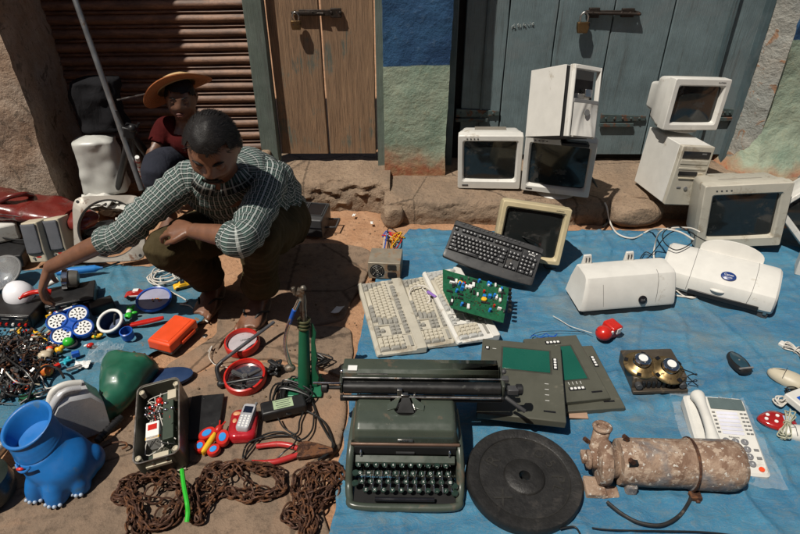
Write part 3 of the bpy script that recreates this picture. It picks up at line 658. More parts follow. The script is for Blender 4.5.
def cable(name, label, pts, r, mat_, n=8, k=8, closed=False):
    m = MB(); pp = [P(x, y, max(z, .021)) if not isinstance(x, Vector) else x for x, y, z in pts]; m.tube(cat_rom(pp, k), r, n)
    return m.build(name, mat_, label=label, cat='cable', recenter=True)
cable('signal_cable', 'thick grey cable looping round the left end of the larger printer', [(700, 232, .16), (690, 228, .165), (672, 228, .17), (660, 232, .14), (655, 245, .06), (654, 258, .012), (660, 272, .012), (668, 292, .012), (690, 297, .012), (704, 294, .03)], .0035, WIREW)
cable('signal_cable', 'thin black cable tangled over the top of the larger printer', [(716, 246, .152), (700, 238, .165), (690, 232, .172), (676, 226, .175), (664, 232, .17), (664, 242, .165), (676, 250, .16), (690, 244, .165), (694, 234, .17), (680, 230, .175), (666, 236, .14), (650, 256, .02), (640, 260, .012), (646, 252, .012), (656, 258, .012)], .0022, WIREB)
cable('signal_cable', 'pale twisted cable running from the stone block to the printers', [(598, 196, .10), (606, 205, .10), (610, 222, .012), (618, 234, .010), (634, 238, .010), (650, 230, .012), (664, 229, .16), (680, 232, .17), (694, 240, .168)], .004, WIREW)
cable('mains_cable', 'black cord hanging over the step left of the stone block', [(592, 178, .125), (598, 190, .11), (603, 200, .1), (605, 212, .04), (607, 222, .012), (603, 227, .012)], .006, WIREB)
cable('mains_cable', 'white cord coming out of the smaller printer on its right side', [(676, 290, .03), (684, 296, .012), (694, 298, .012), (704, 294, .02), (700, 288, .04)], .0028, WIREW)
# ---------------------------------------------------------------- keyboards
LEGEND = pm('key_legend', (.45, .45, .45), .5)
def key_mesh(w, d, h, mat_, seed=0):
    m = MB()
    if mat_.name == 'black_key': m.box((-w * .08, d * .1, h + .0002), (min(w, .012) * .34, d * .30, .0006), 1)
    m.loft([[(a, b, 0) for a, b in rrect(w, d, .0018, 1)], [(a, b, h * .5) for a, b in rrect(w * .94, d * .94, .0018, 1)], [(a * .98, b * .95 + .0006, h) for a, b in rrect(w * .76, d * .76, .0022, 1)]])
    return m.mesh('key', [mat_, LEGEND], 30)
ROWS = [  # main block rows from the back: list of (width units or -gap)
    ([1, -1, 1, 1, 1, 1, -.5, 1, 1, 1, 1, -.5, 1, 1, 1, 1], 'f'), ([1] * 13 + [2], 'n'), ([1.5] + [1] * 12 + [1.5], 'q'), ([1.75] + [1] * 11 + [2.25], 'a'), ([2.25] + [1] * 10 + [2.75], 'z'), ([1.5, -.0, 1.25, 5.5, 1.25, 1.25, 1.5, 1.5], 's')]
def keyboard(label, w, d, loc, rot, case_m, km, km2, cover=0, style='at', text_='', group='computer keyboards'):
    t = T('keyboard', label, 'keyboard', loc, rot, group)
    u = w * .955 / 23.0; kd = min(u, d * (.72 if style == 'at' else .62) / 6.7); x0 = -w / 2 + w * .0225
    ybase = -d / 2 + (d * .10 if style == 'at' else d * .22)
    hf, hb = .014, .026 if style == 'at' else .028
    def top(y): return hf + (hb - hf) * (y + d / 2) / d
    m = MB(); pr = [(-d / 2, .004), (-d / 2 + .002, hf), (-d / 2 + .008, top(-d / 2) + .002), (ybase - .002, top(ybase) + .002), (ybase, top(ybase) - .004), (ybase + kd * 6.75, top(ybase + kd * 6.75) - .004), (ybase + kd * 6.75 + .002, top(ybase + kd * 6.75) + .003), (d / 2 - .004, hb + .002), (d / 2, hb - .002), (d / 2, .004)]
    nx_ = 24
    def sec(x, s):
        c_ = .010 * (1 - (2 * (x / w + .5) - 1) ** 2) if style != 'at' else 0
        return [(x, (y - (c_ if y < ybase - .003 else 0)) * s, z) for y, z in pr]
    m.loft([sec(-w / 2, .95), sec(-w / 2 + .006, 1)] + [sec(-w / 2 + .012 + (w - .024) * i / nx_, 1) for i in range(nx_ + 1)] + [sec(w / 2 - .006, 1), sec(w / 2, .95)]); m.build('case', case_m, t, ang=35, bevel=.0012)
    m = MB()
    for xa, xb in ((x0 + 15.05 * u, x0 + 15.30 * u), (x0 + 18.45 * u, x0 + 18.7 * u)): m.box(((xa + xb) / 2, ybase + kd * 3.4, top(ybase + 3.4 * kd) - .002), (xb - xa - .001, kd * 6.7, .008))
    m.build('divider', case_m, t, bevel=.001)
    meshes = {}
    tilt = math.atan2(hb - hf, d)
    def key(cx, cy, kw, kh, mt):
        k_ = (round(kw, 2), round(kh, 2), mt.name)
        if k_ not in meshes: meshes[k_] = key_mesh(kw * u - .0012, kh * kd - .0012, .009, mt)
        x, y = x0 + cx * u, ybase + cy * kd
        if x > w / 2 - .008: return
        o = bpy.data.objects.new('key', meshes[k_]); col.objects.link(o); o.parent = t; o.location = (x, y, top(y) - .0035); o.rotation_euler = (tilt, 0, 0)
    for r, (row, tp) in enumerate(ROWS):
        cy = 6.15 if r == 0 else 5.05 - r + .5 - .05; x = 0
        for q in row:
            if q < 0: x += -q; continue
            key(x + q / 2, cy, q, 1, km if (tp in 'nqaz' and q == 1) or q > 5 else km2); x += q
    for k in range(3):
        for cy in (6.15, 4.45, 3.45): key(15.6 + k + .2, cy, 1, 1, km2)
        key(15.6 + k + .2, .45, 1, 1, km2)
    key(16.8, 1.45, 1, 1, km2)
    for i in range(4):
        for j in range(4):
            if i < 3: key(19.3 + i, 4.45 - j, 1, 1, km)
            elif j in (0,): key(22.3, 4.45, 1, 1, km2)
    key(22.3, 2.95, 1, 2, km2); key(22.3, .95, 1, 2, km2); key(19.8, .45, 2, 1, km); key(21.3, .45, 1, 1, km)
    m = MB()
    if style == 'at': m.box((x0 + 20.8 * u, ybase + 6.15 * kd, top(ybase + 6 * kd)), (3 * u, .010, .003)); m.build('light_strip', KEYG, t)
    else:
        yy = ybase + kd * 6.75 + (d / 2 - ybase - kd * 6.75) * .5
        for k in range(16): m.box((-w * .40 + k * w * .045, yy + .004, top(yy) + .004), (.008, .007, .005))
        m.build('media_button', DGREY, t, bevel=.001)
        m = MB()
        for k in range(3): m.cyl((w * .36 + k * .016, ybase + 6.2 * kd, top(ybase + 6.2 * kd)), (w * .36 + k * .016, ybase + 6.2 * kd, top(ybase + 6.2 * kd) + .004), .003, n=8)
        m.build('indicator', PAPER, t)
    if text_:
        yy = ybase + (6.15 if style == 'at' else 6.9) * kd
        m = MB(); m.text(text_, .010, Matrix.Translation((w * .40, -d / 2 + .010 if style == 'at' else ybase + 5.55 * kd, (hf + .003) if style == 'at' else top(ybase + 5.5 * kd) + .0035)), .0002); m.build('lettering', MARK if style == 'at' else PAPER, t)
    return t
keyboard('white keyboard nearest the typewriter, lying lengthwise on the tarpaulin edge', .445, .182, (-.039, 1.802, .012), (-3, 0, -77.9), BEIGE, KEYC, KEYG)
keyboard('dusty beige keyboard half covered by the grey one under the circuit board', .43, .150, (.105, 1.835, .012), (-1, 0, -80), BEIGE, KEYC, KEYG, group=None)
keyboard('pale grey keyboard directly under the green circuit board', .43, .165, (.222, 1.845, .035), (-4, 3, -75), WHITE, KEYC, pm('light_key', (.42, .42, .4), .5), group=None)
BK = pm('black_key', (.035, .035, .037), .38)
keyboard('black multimedia keyboard leaning against the yellowed monitor', .375, .170, (.377, 2.085, .118), (33, 10.5, -18.5), BLACKP, BK, BK, style='media', text_='BENQ', group=None)
# ================================================================ WARES ON THE TARPAULIN
# green circuit board
PCBM = pm('circuit_green', (.012, .10, .045), .35, var=.35, vs=60)
pcb = T('circuit_board', 'green circuit board full of parts lying across two keyboards', 'circuit board', (.275, 1.80, .112), (9, 12, -6))
rnd = random.Random(11); bw, bd_ = .26, .205
m = MB(); m.prism([(-bw / 2, bd_ / 2), (-bw * .46, -bd_ * .05), (-bw * .32, -bd_ * .44), (bw * .42, -bd_ / 2), (bw / 2, bd_ * .42)], 0, .0025); m.build('board', PCBM, pcb)
chip = pm('chip_black', (.02, .02, .02), .35); blu = pm('capacitor_blue', (.02, .2, .6), .3); ptmat = {'chip': chip, 'capacitor': blu, 'connector': PAPER, 'coil': YELLOW, 'fuse': RED, 'heat_sink': STEEL}
def onboard(): return rnd.uniform(-bw * .38, bw * .42), rnd.uniform(-bd_ * .36, bd_ * .40)
for nm, cnt, sz in (('chip', 20, (.018, .009, .005)), ('capacitor', 13, (.011, .009, .016)), ('connector', 15, (.018, .008, .009)), ('coil', 2, 0), ('fuse', 3, (.006, .006, .012)), ('heat_sink', 7, (.012, .004, .010))):
    for _ in range(cnt):
        x, y = onboard(); m = MB()
        if nm == 'coil': m.lathe([(.010, 0), (.011, .004), (.009, .009), (.003, .010)], 14, (x, y, .0025))
        elif nm == 'capacitor' and rnd.random() < .5: m.lathe([(.005, 0), (.005, .015), (.004, .016)], 12, (x, y, .0025))
        else: m.box((x, y, .0025 + sz[2] / 2), [q * rnd.uniform(.7, 1.3) for q in sz], rz=rnd.choice((0, R_(90), R_(90))))
        m.build(nm, ptmat[nm], pcb, bevel=.0006)
m = MB()
for _ in range(240):
    x, y = onboard(); m.box((x, y, .0035), (rnd.uniform(.002, .006), rnd.uniform(.0015, .003), .002), rnd.choice((0, 1, 2)), rz=rnd.choice((0, R_(90))))
m.build('solder_detail', [STEEL, chip, BRASS], pcb)
m = MB()
for k in range(6): m.box((bw / 2 + .004, bd_ * (.40 - k * .11), -.002), (.012, .010, .014))
m.build('edge_socket', BLACKP, pcb)
cable('keyboard_lead', 'coiled grey keyboard lead with a purple plug between the white keyboards', [(408, 292, .02), (416, 284, .03), (424, 290, .045), (430, 300, .04), (420, 306, .02), (410, 298, .03), (412, 288, .05), (424, 286, .055), (432, 292, .05)], .003, WIREW)
m = MB(); a, b = P(428, 292, .056), P(436, 297, .06); m.cyl(a, b, .007, .005, 12); m.build('keyboard_plug', pm('purple_plastic', (.25, .14, .45), .4), label='purple round keyboard plug on the beige keyboard', cat='plug', recenter=True)
cable('keyboard_lead', 'short dark lead with a pale plug on the black keyboard', [(520, 236, .16), (526, 238, .165), (532, 240, .16), (538, 244, .14), (541, 252, .09), (543, 262, .03), (546, 268, .012), (556, 268, .012)], .0025, WIREB)
# three instrument panels
def slab_panel(label, c4, z, th, scr, keysA, keysB, rotx=(0, 0)):
    c, yaw, w, d = rect(c4, z + th); t = T('display_panel', label, 'display panel', (c.x, c.y, z), (rotx[0], rotx[1], math.degrees(yaw)), 'grey instrument panels with green screens')
    PG = pm('olive_grey_panel', (.075, .075, .058), .45, var=.12, dirt=((.13, .12, .09), .18, 12))
    m = MB(); m.box((0, 0, th / 2), (w, d, th)); m.build('housing', PG, t, bevel=.003)
    x, y, sw, sd = scr; m = MB(); m.box((x * w, y * d, th + .0005), (sw * w, sd * d, .003)); m.build('screen', pm('green_screen', (.008, .085, .06), .25, var=.12, vs=5), t, bevel=.0006)
    m = MB(); m.box((x * w, y * d, th - .001), (sw * w + .012, sd * d + .012, .0025)); m.build('screen_surround', pm('panel_rim', (.045, .045, .036), .5), t)
    for (kx, ky, n, vert) in keysA:
        m = MB(); L_ = n * .0125 + .004; m.box((kx * w, ky * d, th + .0006), (.015, L_, .002) if vert else (L_, .015, .002)); pad = m.build('key_pad', BLACKG, t, bevel=.0008)
        for k in range(n):
            q = (k - (n - 1) / 2) * .0125; m = MB(); m.box((kx * w + (0 if vert else q), ky * d + (q if vert else 0), th + .0025), (.0085, .0085, .003)); m.build('key', PAPER, pad, bevel=.0012)
    m = MB()
    for (kx, ky, lx, ly) in keysB: m.box((kx * w, ky * d, th + .0004), (lx, ly, .0012))
    m.build('printed_line', PAPER, t)
    m = MB(); m.box((w * .32, -d * .40, th + .0005), (.035, .006, .0015)); m.build('name_plate', BLACKG, t)
    return t
tick = lambda x, y0, n, st=.038: [(x, y0 - k * st, .012, .0012) for k in range(n)]
slab_panel('grey panel with green screen under the platen of the typewriter', [(474, 412), (561, 420), (565, 345), (485, 341)], .060, .026, (.06, .24, .58, .30), [(.415, .22, 4, True), (-.43, .36, 1, True)], tick(.32, .28, 4) + tick(.30, -.06, 4, .07) + [(-.34, .36, .012, .0012)], (1, -1))
slab_panel('turned grey panel with green screen lying on top of another panel', [(551, 402), (611, 393), (575, 336), (524, 342)], .032, .026, (.02, .06, .52, .52), [(.0, .40, 4, False), (.02, -.33, 4, False)], [(-.06 + k * .045, .33, .0012, .01) for k in range(3)] + [(-.08 + k * .07, -.25, .0012, .012) for k in range(4)], (5, 2))
slab_panel('bottom grey panel of the stack, its right edge sticking out', [(550, 414), (626, 406), (592, 346), (528, 348)], 0, .030, (-.2, .1, .4, .4), [(.40, .22, 4, True)], tick(.30, .26, 4), (0, 0))
# ---------------------------------------------------------------- typewriter
def typewriter():
    OL = pm('olive_enamel', (.050, .062, .048), .32, var=.16, vs=10, dirt=((.10, .07, .045), .26, 12), coat=.25)
    OLD_ = pm('olive_worn', (.04, .045, .036), .45, var=.2, dirt=((.10, .085, .06), .35, 20)); SLOT = pm('inside_dark', (.006, .006, .006), .7)
    t = T('typewriter', 'olive green manual typewriter with a long carriage at the bottom of the picture', 'typewriter', (.013, 1.037, .016), (0, 0, -1.0))
    z0 = -.004
    # base frame, a rounded U of heavy tube open in front
    W = .300; yb, yf = .205, -.045
    m = MB(); pth = [(-W * .47, .19, .105), (-W * .49, .08, .090), (-W * .5, .03, .055), (-W * .5, 0, .02), (-W * .485, yf + .012, .008), (-W * .43, yf - .012, .006), (0, yf - .016, .006), (W * .43, yf - .012, .006), (W * .485, yf + .012, .008), (W * .5, 0, .02), (W * .5, .03, .055), (W * .49, .08, .090), (W * .47, .19, .105)]
    m.tube(cat_rom(pth, 7), .0105, 12); m.build('frame', OL, t)
    m = MB()
    for sx in (-1, 1):
        m.loft([[(sx * W * .485, 0.01, -.006), (sx * W * .485, .26, -.006), (sx * W * .485, .26, .10), (sx * W * .485, .12, .088), (sx * W * .485, .035, .04)], [(sx * W * .465, 0.01, -.006), (sx * W * .465, .26, -.006), (sx * W * .465, .26, .10), (sx * W * .465, .12, .088), (sx * W * .465, .035, .04)]])
    m.box((0, .15, .0), (W * .93, .22, .01)); m.build('side_plate', OLD_, t, bevel=.003)
    m = MB()
    for sx in (-1, 1):
        for yy in (.0, .24): m.cyl((sx * W * .42, yy, -.004), (sx * W * .42, yy, -.016), .012, .014)
    m.build('foot', RUBBER, t)
    m = MB(); m.box((0, .13, .035), (W * .93, .13, .07)); m.build('interior', SLOT, t)
    # hood with the type basket opening
    m = MB(); hw = W * .49; nX = 40
    prof = [(.072, .098), (.068, .104), (.068, .128), (.076, .146), (.095, .156), (.125, .160), (.165, .160), (.196, .160)]
    def hood(u, v):
        k = v * (len(prof) - 1); i = min(int(k), len(prof) - 2); f = k - i
        y = prof[i][0] * (1 - f) + prof[i + 1][0] * f; z = prof[i][1] * (1 - f) + prof[i + 1][1] * f
        a = 2 * u - 1; e = max(0, (abs(a) - .86) / .14); z2 = z - .05 * e ** 2.4 * (1 if z > .12 else .2); x = a * hw * (1 - .0 * e)
        # opening: pull the back rim forward in the middle
        op = max(0, 1 - (abs(a) / .33) ** 3.2)
        if y > .116: y = .116 + (y - .116) * (1 - op)
        return (x, y + .006 * e, z2)
    m.grid(hood, nX * 2, 28); hd = m.build('hood', OL, t, ang=50)
    m = MB()
    for sx in (-1, 1):
        m.loft([[(sx * hw, .074, .098), (sx * hw, .165, .098), (sx * hw, .165, .112), (sx * hw, .10, .108), (sx * hw, .075, .102)], [(sx * (hw - .004), .074, .098), (sx * (hw - .004), .165, .098), (sx * (hw - .004), .165, .112), (sx * (hw - .004), .10, .108), (sx * (hw - .004), .075, .102)]])
    m.box((0, .17, .075), (W * .94, .012, .13)); m.box((0, .20, .07), (W * .9, .05, .12)); m.build('hood_side', OL, t, bevel=.002)
    m = MB(); m.box((0, .0675, .1005), (W * .99, .008, .0085)); m.build('trim_strip', pm('worn_trim', (.14, .085, .06), .5, .3), t, bevel=.003)
    m = MB(); m.box((0, .0665, .117), (.042, .004, .009)); m.build('maker_plate', STEEL, t, bevel=.001)
    m = MB(); m.text('ROYAL', .0065, Matrix.Translation((0, .0642, .117)) @ Matrix.Rotation(R_(90), 4, 'X'), .0003); m.build('lettering', MARK, t)
    # type bars: fan seen in the opening
    m = MB()
    for k in range(21):
        a = R_(-62 + 124 * k / 20); m.tube([(.010 * math.sin(a), .172, .158), (.058 * math.sin(a), .165 - .048 * math.cos(a), .142)], .0013, 5)
    m.build('type_bar', STEEL, t)
    m = MB(); m.loft([[(-.007, .180, .176), (.007, .180, .176), (.024, .128, .158), (-.024, .128, .158)], [(-.007, .180, .170), (.007, .180, .170), (.024, .128, .152), (-.024, .128, .152)]]); m.build('type_guide', SLOT, t)
    m = MB()
    for sx in (-1, 1): m.loft([[(sx * .012, .182, .174), (sx * .052, .150, .166), (sx * .050, .132, .163), (sx * .026, .140, .164)], [(sx * .012, .182, .168), (sx * .052, .150, .160), (sx * .050, .132, .157), (sx * .026, .140, .158)]])
    m.build('ribbon_guard', OL, t, bevel=.001)
    m = MB(); m.loft([[(-.055, .124, .150), (.055, .124, .150), (.055, .20, .150), (-.055, .20, .150)], [(-.055, .124, .12), (.055, .124, .12), (.055, .20, .12), (-.055, .20, .12)]]); m.build('type_basket', SLOT, t)
    # front board between hood and keys
    m = MB(); m.box((0, .062, .084), (W * .92, .006, .026)); m.build('front_board', SLOT, t)
    m = MB(); m.box((0, .056, .080), (.050, .002, .007)); m.build('maker_plate', DGREY, t)
    m = MB()
    for sx in (-1, 1): m.cyl((sx * W * .40, .058, .086), (sx * W * .40, .050, .084), .004); m.cyl((sx * W * .40, .058, .074), (sx * W * .40, .050, .072), .003)
    m.build('screw', CHROME, t)
    m = MB(); m.loft([[(-W * .45, .056, .070), (W * .45, .056, .070), (W * .45, .040, .060), (-W * .45, .040, .060)], [(-W * .45, .056, .062), (W * .45, .056, .062), (W * .45, .040, .052), (-W * .45, .040, .052)]]); m.build('key_comb', OL, t, bevel=.001)
    # keys: round caps on stems, four rows stepping down
    KC = pm('key_cap_green', (.018, .035, .025), .22, coat=.6); RW = 11
    kmesh = MB(); kmesh.lathe([(.0065, -.003), (.0072, 0), (.0072, .0015), (.0052, .0016), (.0048, .0008), (.0001, .0005)], 14); kme = kmesh.mesh('key', [KC], 40)
    letters = ['23456789-_=', 'QWERTYUIOP½', 'ASDFGHJKL;@', 'ZXCVBNM,./?']
    for r in range(4):
        n = 11 if r < 3 else 10
        for k in range(n):
            x = (k - 5) * .0235 + (r - 1.5) * .0055 + (.006 if r == 3 else 0); y = .030 - r * .0185; z = .062 - r * .0105
            if abs(x) > W * .455: continue
            o = bpy.data.objects.new('key', kme); col.objects.link(o); o.parent = t; o.location = (x, y, z); o.rotation_euler = (R_(10), 0, 0)
            m = MB(); m.text(letters[r][k], .0085, Matrix.Translation((0, 0, .0012)), .0002); m.build('lettering', PAPER, o)
    m = MB()
    for r in range(4):
        for k in range(11):
            x = (k - 5) * .0235 + (r - 1.5) * .0055; y = .030 - r * .0185; z = .062 - r * .0105
            if abs(x) < W * .455: m.tube([(x, y, z - .002), (x, y + .004, z - .016), (x * .98, .055, .035)], .0013, 5)
    m.build('key_lever', CHROME, t)
    m = MB(); m.box((0, -.012, .006), (W * .9, .085, .006)); m.build('key_well', SLOT, t)
    m = MB(); m.tube([(-.078, -.046, .020), (.078, -.046, .020)], .0065, 10); m.build('space_bar', BLACKG, t)
    for sx, yy, zz_ in ((-1, .012, .048), (-1, -.010, .034), (1, -.012, .03), (1, -.028, .022)):
        m = MB(); m.cyl((sx * W * .44, yy, zz_), (sx * W * .44, yy, zz_ + .005), .009, n=16); m.build('shift_key', KC, t)
    # carriage
    y, z = .232, .178; L_ = .50; xo = .045
    m = MB(); m.tube([(xo - L_ * .44, y - .030, z + .002), (xo + L_ * .44, y - .030, z + .002)], .018, 22); m.build('platen', pm('platen_rubber', (.012, .012, .012), .4, var=.3, dirt=((.05, .05, .045), .3, 30)), t)
    m = MB(); prof = [(-.008, .016), (-.004, .030), (.006, .038), (.034, .038), (.056, .032), (.066, .012), (.066, -.03), (-.008, -.03)]
    m.loft([[(xo + x, y + a, z + b) for a, b in prof] for x in (-L_ * .45, -L_ * .448, 0, L_ * .436, L_ * .438)]); m.build('paper_shield', OL, t, ang=28, bevel=.002)
    m = MB(); m.tube([(xo - L_ * .45, y - .012, z + .020), (xo + L_ * .45, y - .012, z + .020)], .0030, 8); m.tube([(xo - L_ * .44, y - .058, z - .008), (xo + L_ * .44, y - .058, z - .008)], .0035, 8); m.build('bail_rod', STEEL, t)
    m = MB(); m.box((xo, y - .050, z - .020), (L_ * .92, .012, .016)); m.build('carriage_rail', SLOT, t, bevel=.002)
    m = MB(); m.box((xo - L_ * .28, y - .0035, z + .0285), (.085, .003, .004)); m.build('margin_scale', STEEL, t)
    m = MB(); m.box((xo - L_ * .395, y + .010, z + .0375), (.026, .020, .002)); m.build('white_label', PAPER, t)
    m = MB(); m.text('W', .014, Matrix.Translation((xo + L_ * .38, y + .012, z + .0368)), .0003); m.build('lettering', STEEL, t)
    m = MB(); m.box((xo - L_ * .44 - .008, y + .004, z + .0), (.010, .075, .045)); m.box((xo + L_ * .44 + .008, y + .0, z + .0), (.010, .085, .045)); m.build('end_plate', OLD_, t, bevel=.004)
    for sx in (-1, 1):
        m = MB(); x = xo + sx * (L_ * .44 + .02); m.cyl((x - sx * .01, y - .030, z), (x + sx * .030, y - .030, z), .006, n=10); m.lathe([(.012, -.01), (.016, -.007), (.016, .007), (.012, .01)], 18, (x + sx * .034, y - .030, z), Matrix.Rotation(R_(90), 4, 'Y')); m.build('platen_knob', BLACKP, t)
    m = MB(); m.tube(cat_rom([(xo - L_ * .45, y - .03, z + .016), (xo - L_ * .47 - .02, y - .035, z + .02), (xo - L_ * .5 - .055, y - .036, z + .022)], 5), .0035, 8); m.sph((xo - L_ * .455, y + .004, z + .03), .0065); m.build('return_lever', CHROME, t)
    m = MB(); m.box((xo + L_ * .47, y - .01, z + .020), (.02, .018, .012)); m.sph((xo + L_ * .465, y + .006, z + .034), .0075); m.box((xo + L_ * .51, y - .036, z + .003), (.03, .022, .018)); m.tube([(xo + L_ * .47, y - .045, z - .015), (xo + L_ * .58, y - .07, z - .045)], .006, 8); m.build('carriage_release', DGREY, t, bevel=.002)
    m = MB(); m.box((xo - .062 + .0, y - .053, z + .008), (.014, .010, .022)); m.box((xo - .048, y - .056, z - .006), (.020, .012, .02)); m.box((xo - .02 + .0, y - .05, z - .008), (.006, .008, .012)); m.build('card_guide', STEEL, t, bevel=.001)
typewriter()
# ---------------------------------------------------------------- weight plate
wp = T('weight_plate', 'round black iron weight plate with raised letters next to the typewriter', 'weight plate', (.335, 1.060, .012), (4, 3.5, -8))
IRON = pm('black_iron', (.020, .019, .018), .5, .2, .3, 22, dirt=((.035, .031, .028), .3, 9), bmp=.4, bs=110)
Rp = .157
m = MB(); m.lathe([(.012, 0), (Rp * .97, 0), (Rp, .006), (Rp, .030), (Rp * .975, .036), (Rp * .80, .036), (Rp * .785, .0345), (Rp * .775, .031), (Rp * .36, .0305), (Rp * .345, .034), (Rp * .33, .0365), (Rp * .13, .0375), (.0155, .037), (.0150, .030), (.0150, .002)], 72, cap=False)
m.build('disc', IRON, wp, ang=50)
m = MB(); m.torus((0, 0, .0306), Rp * .775, .0015, n=60, m=6)
for ch, a, s in (('R', 158, .052), ('X', 232, .055), ('O', 62, .04), ('5', 36, .04), ('P', 6, .05), ('L', -14, .045), ('-', 200, .03)):
    A = Matrix.Rotation(R_(a), 4, 'Z') @ Matrix.Translation((Rp * .575, 0, .0308)) @ Matrix.Rotation(R_(-90), 4, 'Z'); m.text(ch, s, A, .0016)
m.build('raised_lettering', pm('rubbed_iron', (.034, .032, .028), .5, .3, .3, 40, bmp=.3), wp)
# ---------------------------------------------------------------- rusty pump motor
RUSTM, nt, b = base_mat('flaking_paint'); tc = N(nt, 'TexCoord').outputs['Object']
f1 = tex(nt, tc, 14, 8, .7, .3); f2 = tex(nt, tc, 42, 6, .7); f3 = tex(nt, tc, 75, 3, .6); f4 = tex(nt, tc, 9, 4)
cc = mixc(nt, ramp(nt, f1, 0, 1, (.42, .56)), (.30, .21, .15), (.17, .10, .065)); cc = mixc(nt, ramp(nt, f2, 0, 1, (.53, .58)), cc, (.37, .28, .21))
cc = mixc(nt, ramp(nt, f4, 0, .8, (.52, .62)), cc, (.12, .13, .145)); cc = mixc(nt, ramp(nt, f3, 0, 1, (.615, .65)), cc, (.50, .47, .42))
nt.links.new(cc, b.inputs['Base Color']); b.inputs['Roughness'].default_value = .8
s_ = N(nt, 'Math', operation='ADD'); nt.links.new(f2, s_.inputs[0]); nt.links.new(f1, s_.inputs[1]); bump(nt, b, s_.outputs[0], .8, .006)
pa, pb = P(622, 458, .085), P(742, 462, .085)
ax = (pb - pa); L_ = ax.length; mt = T('water_pump', 'rusty electric pump motor with flaking paint lying on the tarpaulin', 'pump', (pa.x, pa.y, 0), (0, 0, math.degrees(math.atan2(ax.y, ax.x))))
Mx = Matrix.Rotation(R_(90), 4, 'Y'); r0 = .064; zc = .070
def rough(m, amp, sc, seed): m.v = [tuple(Vector(v) + Vector((nz(v, sc, seed), nz(v, sc, seed + 1), nz(v, sc, seed + 2))) * amp) for v in m.v]
m = MB(); m.lathe([(r0 * .7, -.012), (r0 * .95, -.010), (r0 * .98, 0), (r0, .02), (r0 * 1.0, .06), (r0 * 1.01, .10), (r0 * 1.01, L_ * .50), (r0 * 1.02, L_ * .58)], 44, (0, 0, zc), Mx); rough(m, .002, 30, 1); m.build('motor_body', RUSTM, mt, ang=60)
m = MB(); m.lathe([(r0 * 1.02, L_ * .555), (r0 * 1.08, L_ * .56), (r0 * 1.08, L_ * .585), (r0 * 1.03, L_ * .592), (r0 * 1.06, L_ * .60), (r0 * 1.06, L_ * .85), (r0 * 1.03, L_ * .93), (r0 * .92, L_ * .985), (r0 * .6, L_ * 1.0)], 44, (0, 0, zc), Mx); rough(m, .003, 24, 2); m.build('fan_cover', RUSTM, mt, ang=60)
m = MB(); m.torus((L_ * .572, 0, zc), r0 * 1.075, .004, Mx, 40, 8); m.box((L_ * .585, -r0 * 1.05, zc - .05), (.03, .022, .02)); m.cyl((L_ * .60, -r0 * 1.0, .020), (L_ * .60, -r0 * 1.3, .016), .006); m.build('clamp_ring', RUST, mt, bevel=.003)
m = MB(); m.lathe([(r0 * .5, -.062), (r0 * .95, -.058), (r0 * 1.02, -.045), (r0 * 1.0, -.03), (r0 * .7, -.02), (r0 * .6, .0)], 36, (-.008, 0, zc), Mx); m.loft([[(-.062 + a, .02 + b, zc + .03) for a, b in circ(.026, 16)], [(-.058 + a, .035 + b, zc + .055) for a, b in circ(.022, 16)], [(-.052 + a, .048 + b, zc + .075) for a, b in circ(.023, 16)]]); rough(m, .003, 26, 3); m.build('pump_head', RUSTM, mt, ang=60)
m = MB(); m.torus((-.052, .050, zc + .078), .020, .007, Matrix.Rotation(R_(-12), 4, 'X'), 24, 8); m.torus((-.090, -.006, zc + .012), .020, .006, Mx, 24, 8); m.tube([(-.072, -.004, zc + .01), (-.094, -.006, zc + .012)], [.024, .020], 16); rough(m, .002, 40, 4); m.build('pipe_flange', RUSTM, mt, ang=60)
m = MB(); m.box((-.095, .01, zc + .004), (.024, .035, .022)); m.box((-.072, -.045, .016), (.055, .06, .022)); m.box((-.035, -.058, .012), (.05, .035, .018)); m.box((-.055, -.03, .045), (.02, .03, .06)); m.box((.02, -r0 * .8, .024), (.03, .03, .045)); rough(m, .003, 30, 5); m.build('mounting_foot', RUSTM, mt, bevel=.005)
m = MB()
for p in ((-.088, .03, zc + .04), (.01, .02, zc + .066), (.012, -.045, zc + .05)): m.cyl(p, (p[0] - .012, p[1], p[2] + .012), .007, n=6)
m.build('bolt', RUST, mt)
m = MB(); m.box((.012, -.03, zc + .03), (.022, .04, .045)); m.build('shaft_gap', pm('inside_dark', (.006, .006, .006), .7), mt)
cable('pump_cable', 'black rubber cable curving from the pump motor across the tarpaulin', [(607, 502, .03), (622, 514, .028), (640, 523, .028), (662, 525, .028), (680, 515, .02), (690, 500, .022), (693, 488, .03)], .0048, RUBBER)
cable('thin_cable', 'thin dark cord at the bottom edge of the tarpaulin below the weight plate', [(592, 528, .025), (610, 530, .025), (650, 531, .025), (700, 532, .025), (740, 536, .025)], .002, WIREB)
cable('thin_cable', 'thin dark cord by the weight plate rim at the bottom edge', [(560, 529, .010), (574, 527, .010), (580, 534, .010), (584, 545, .010)], .0025, WIREB)
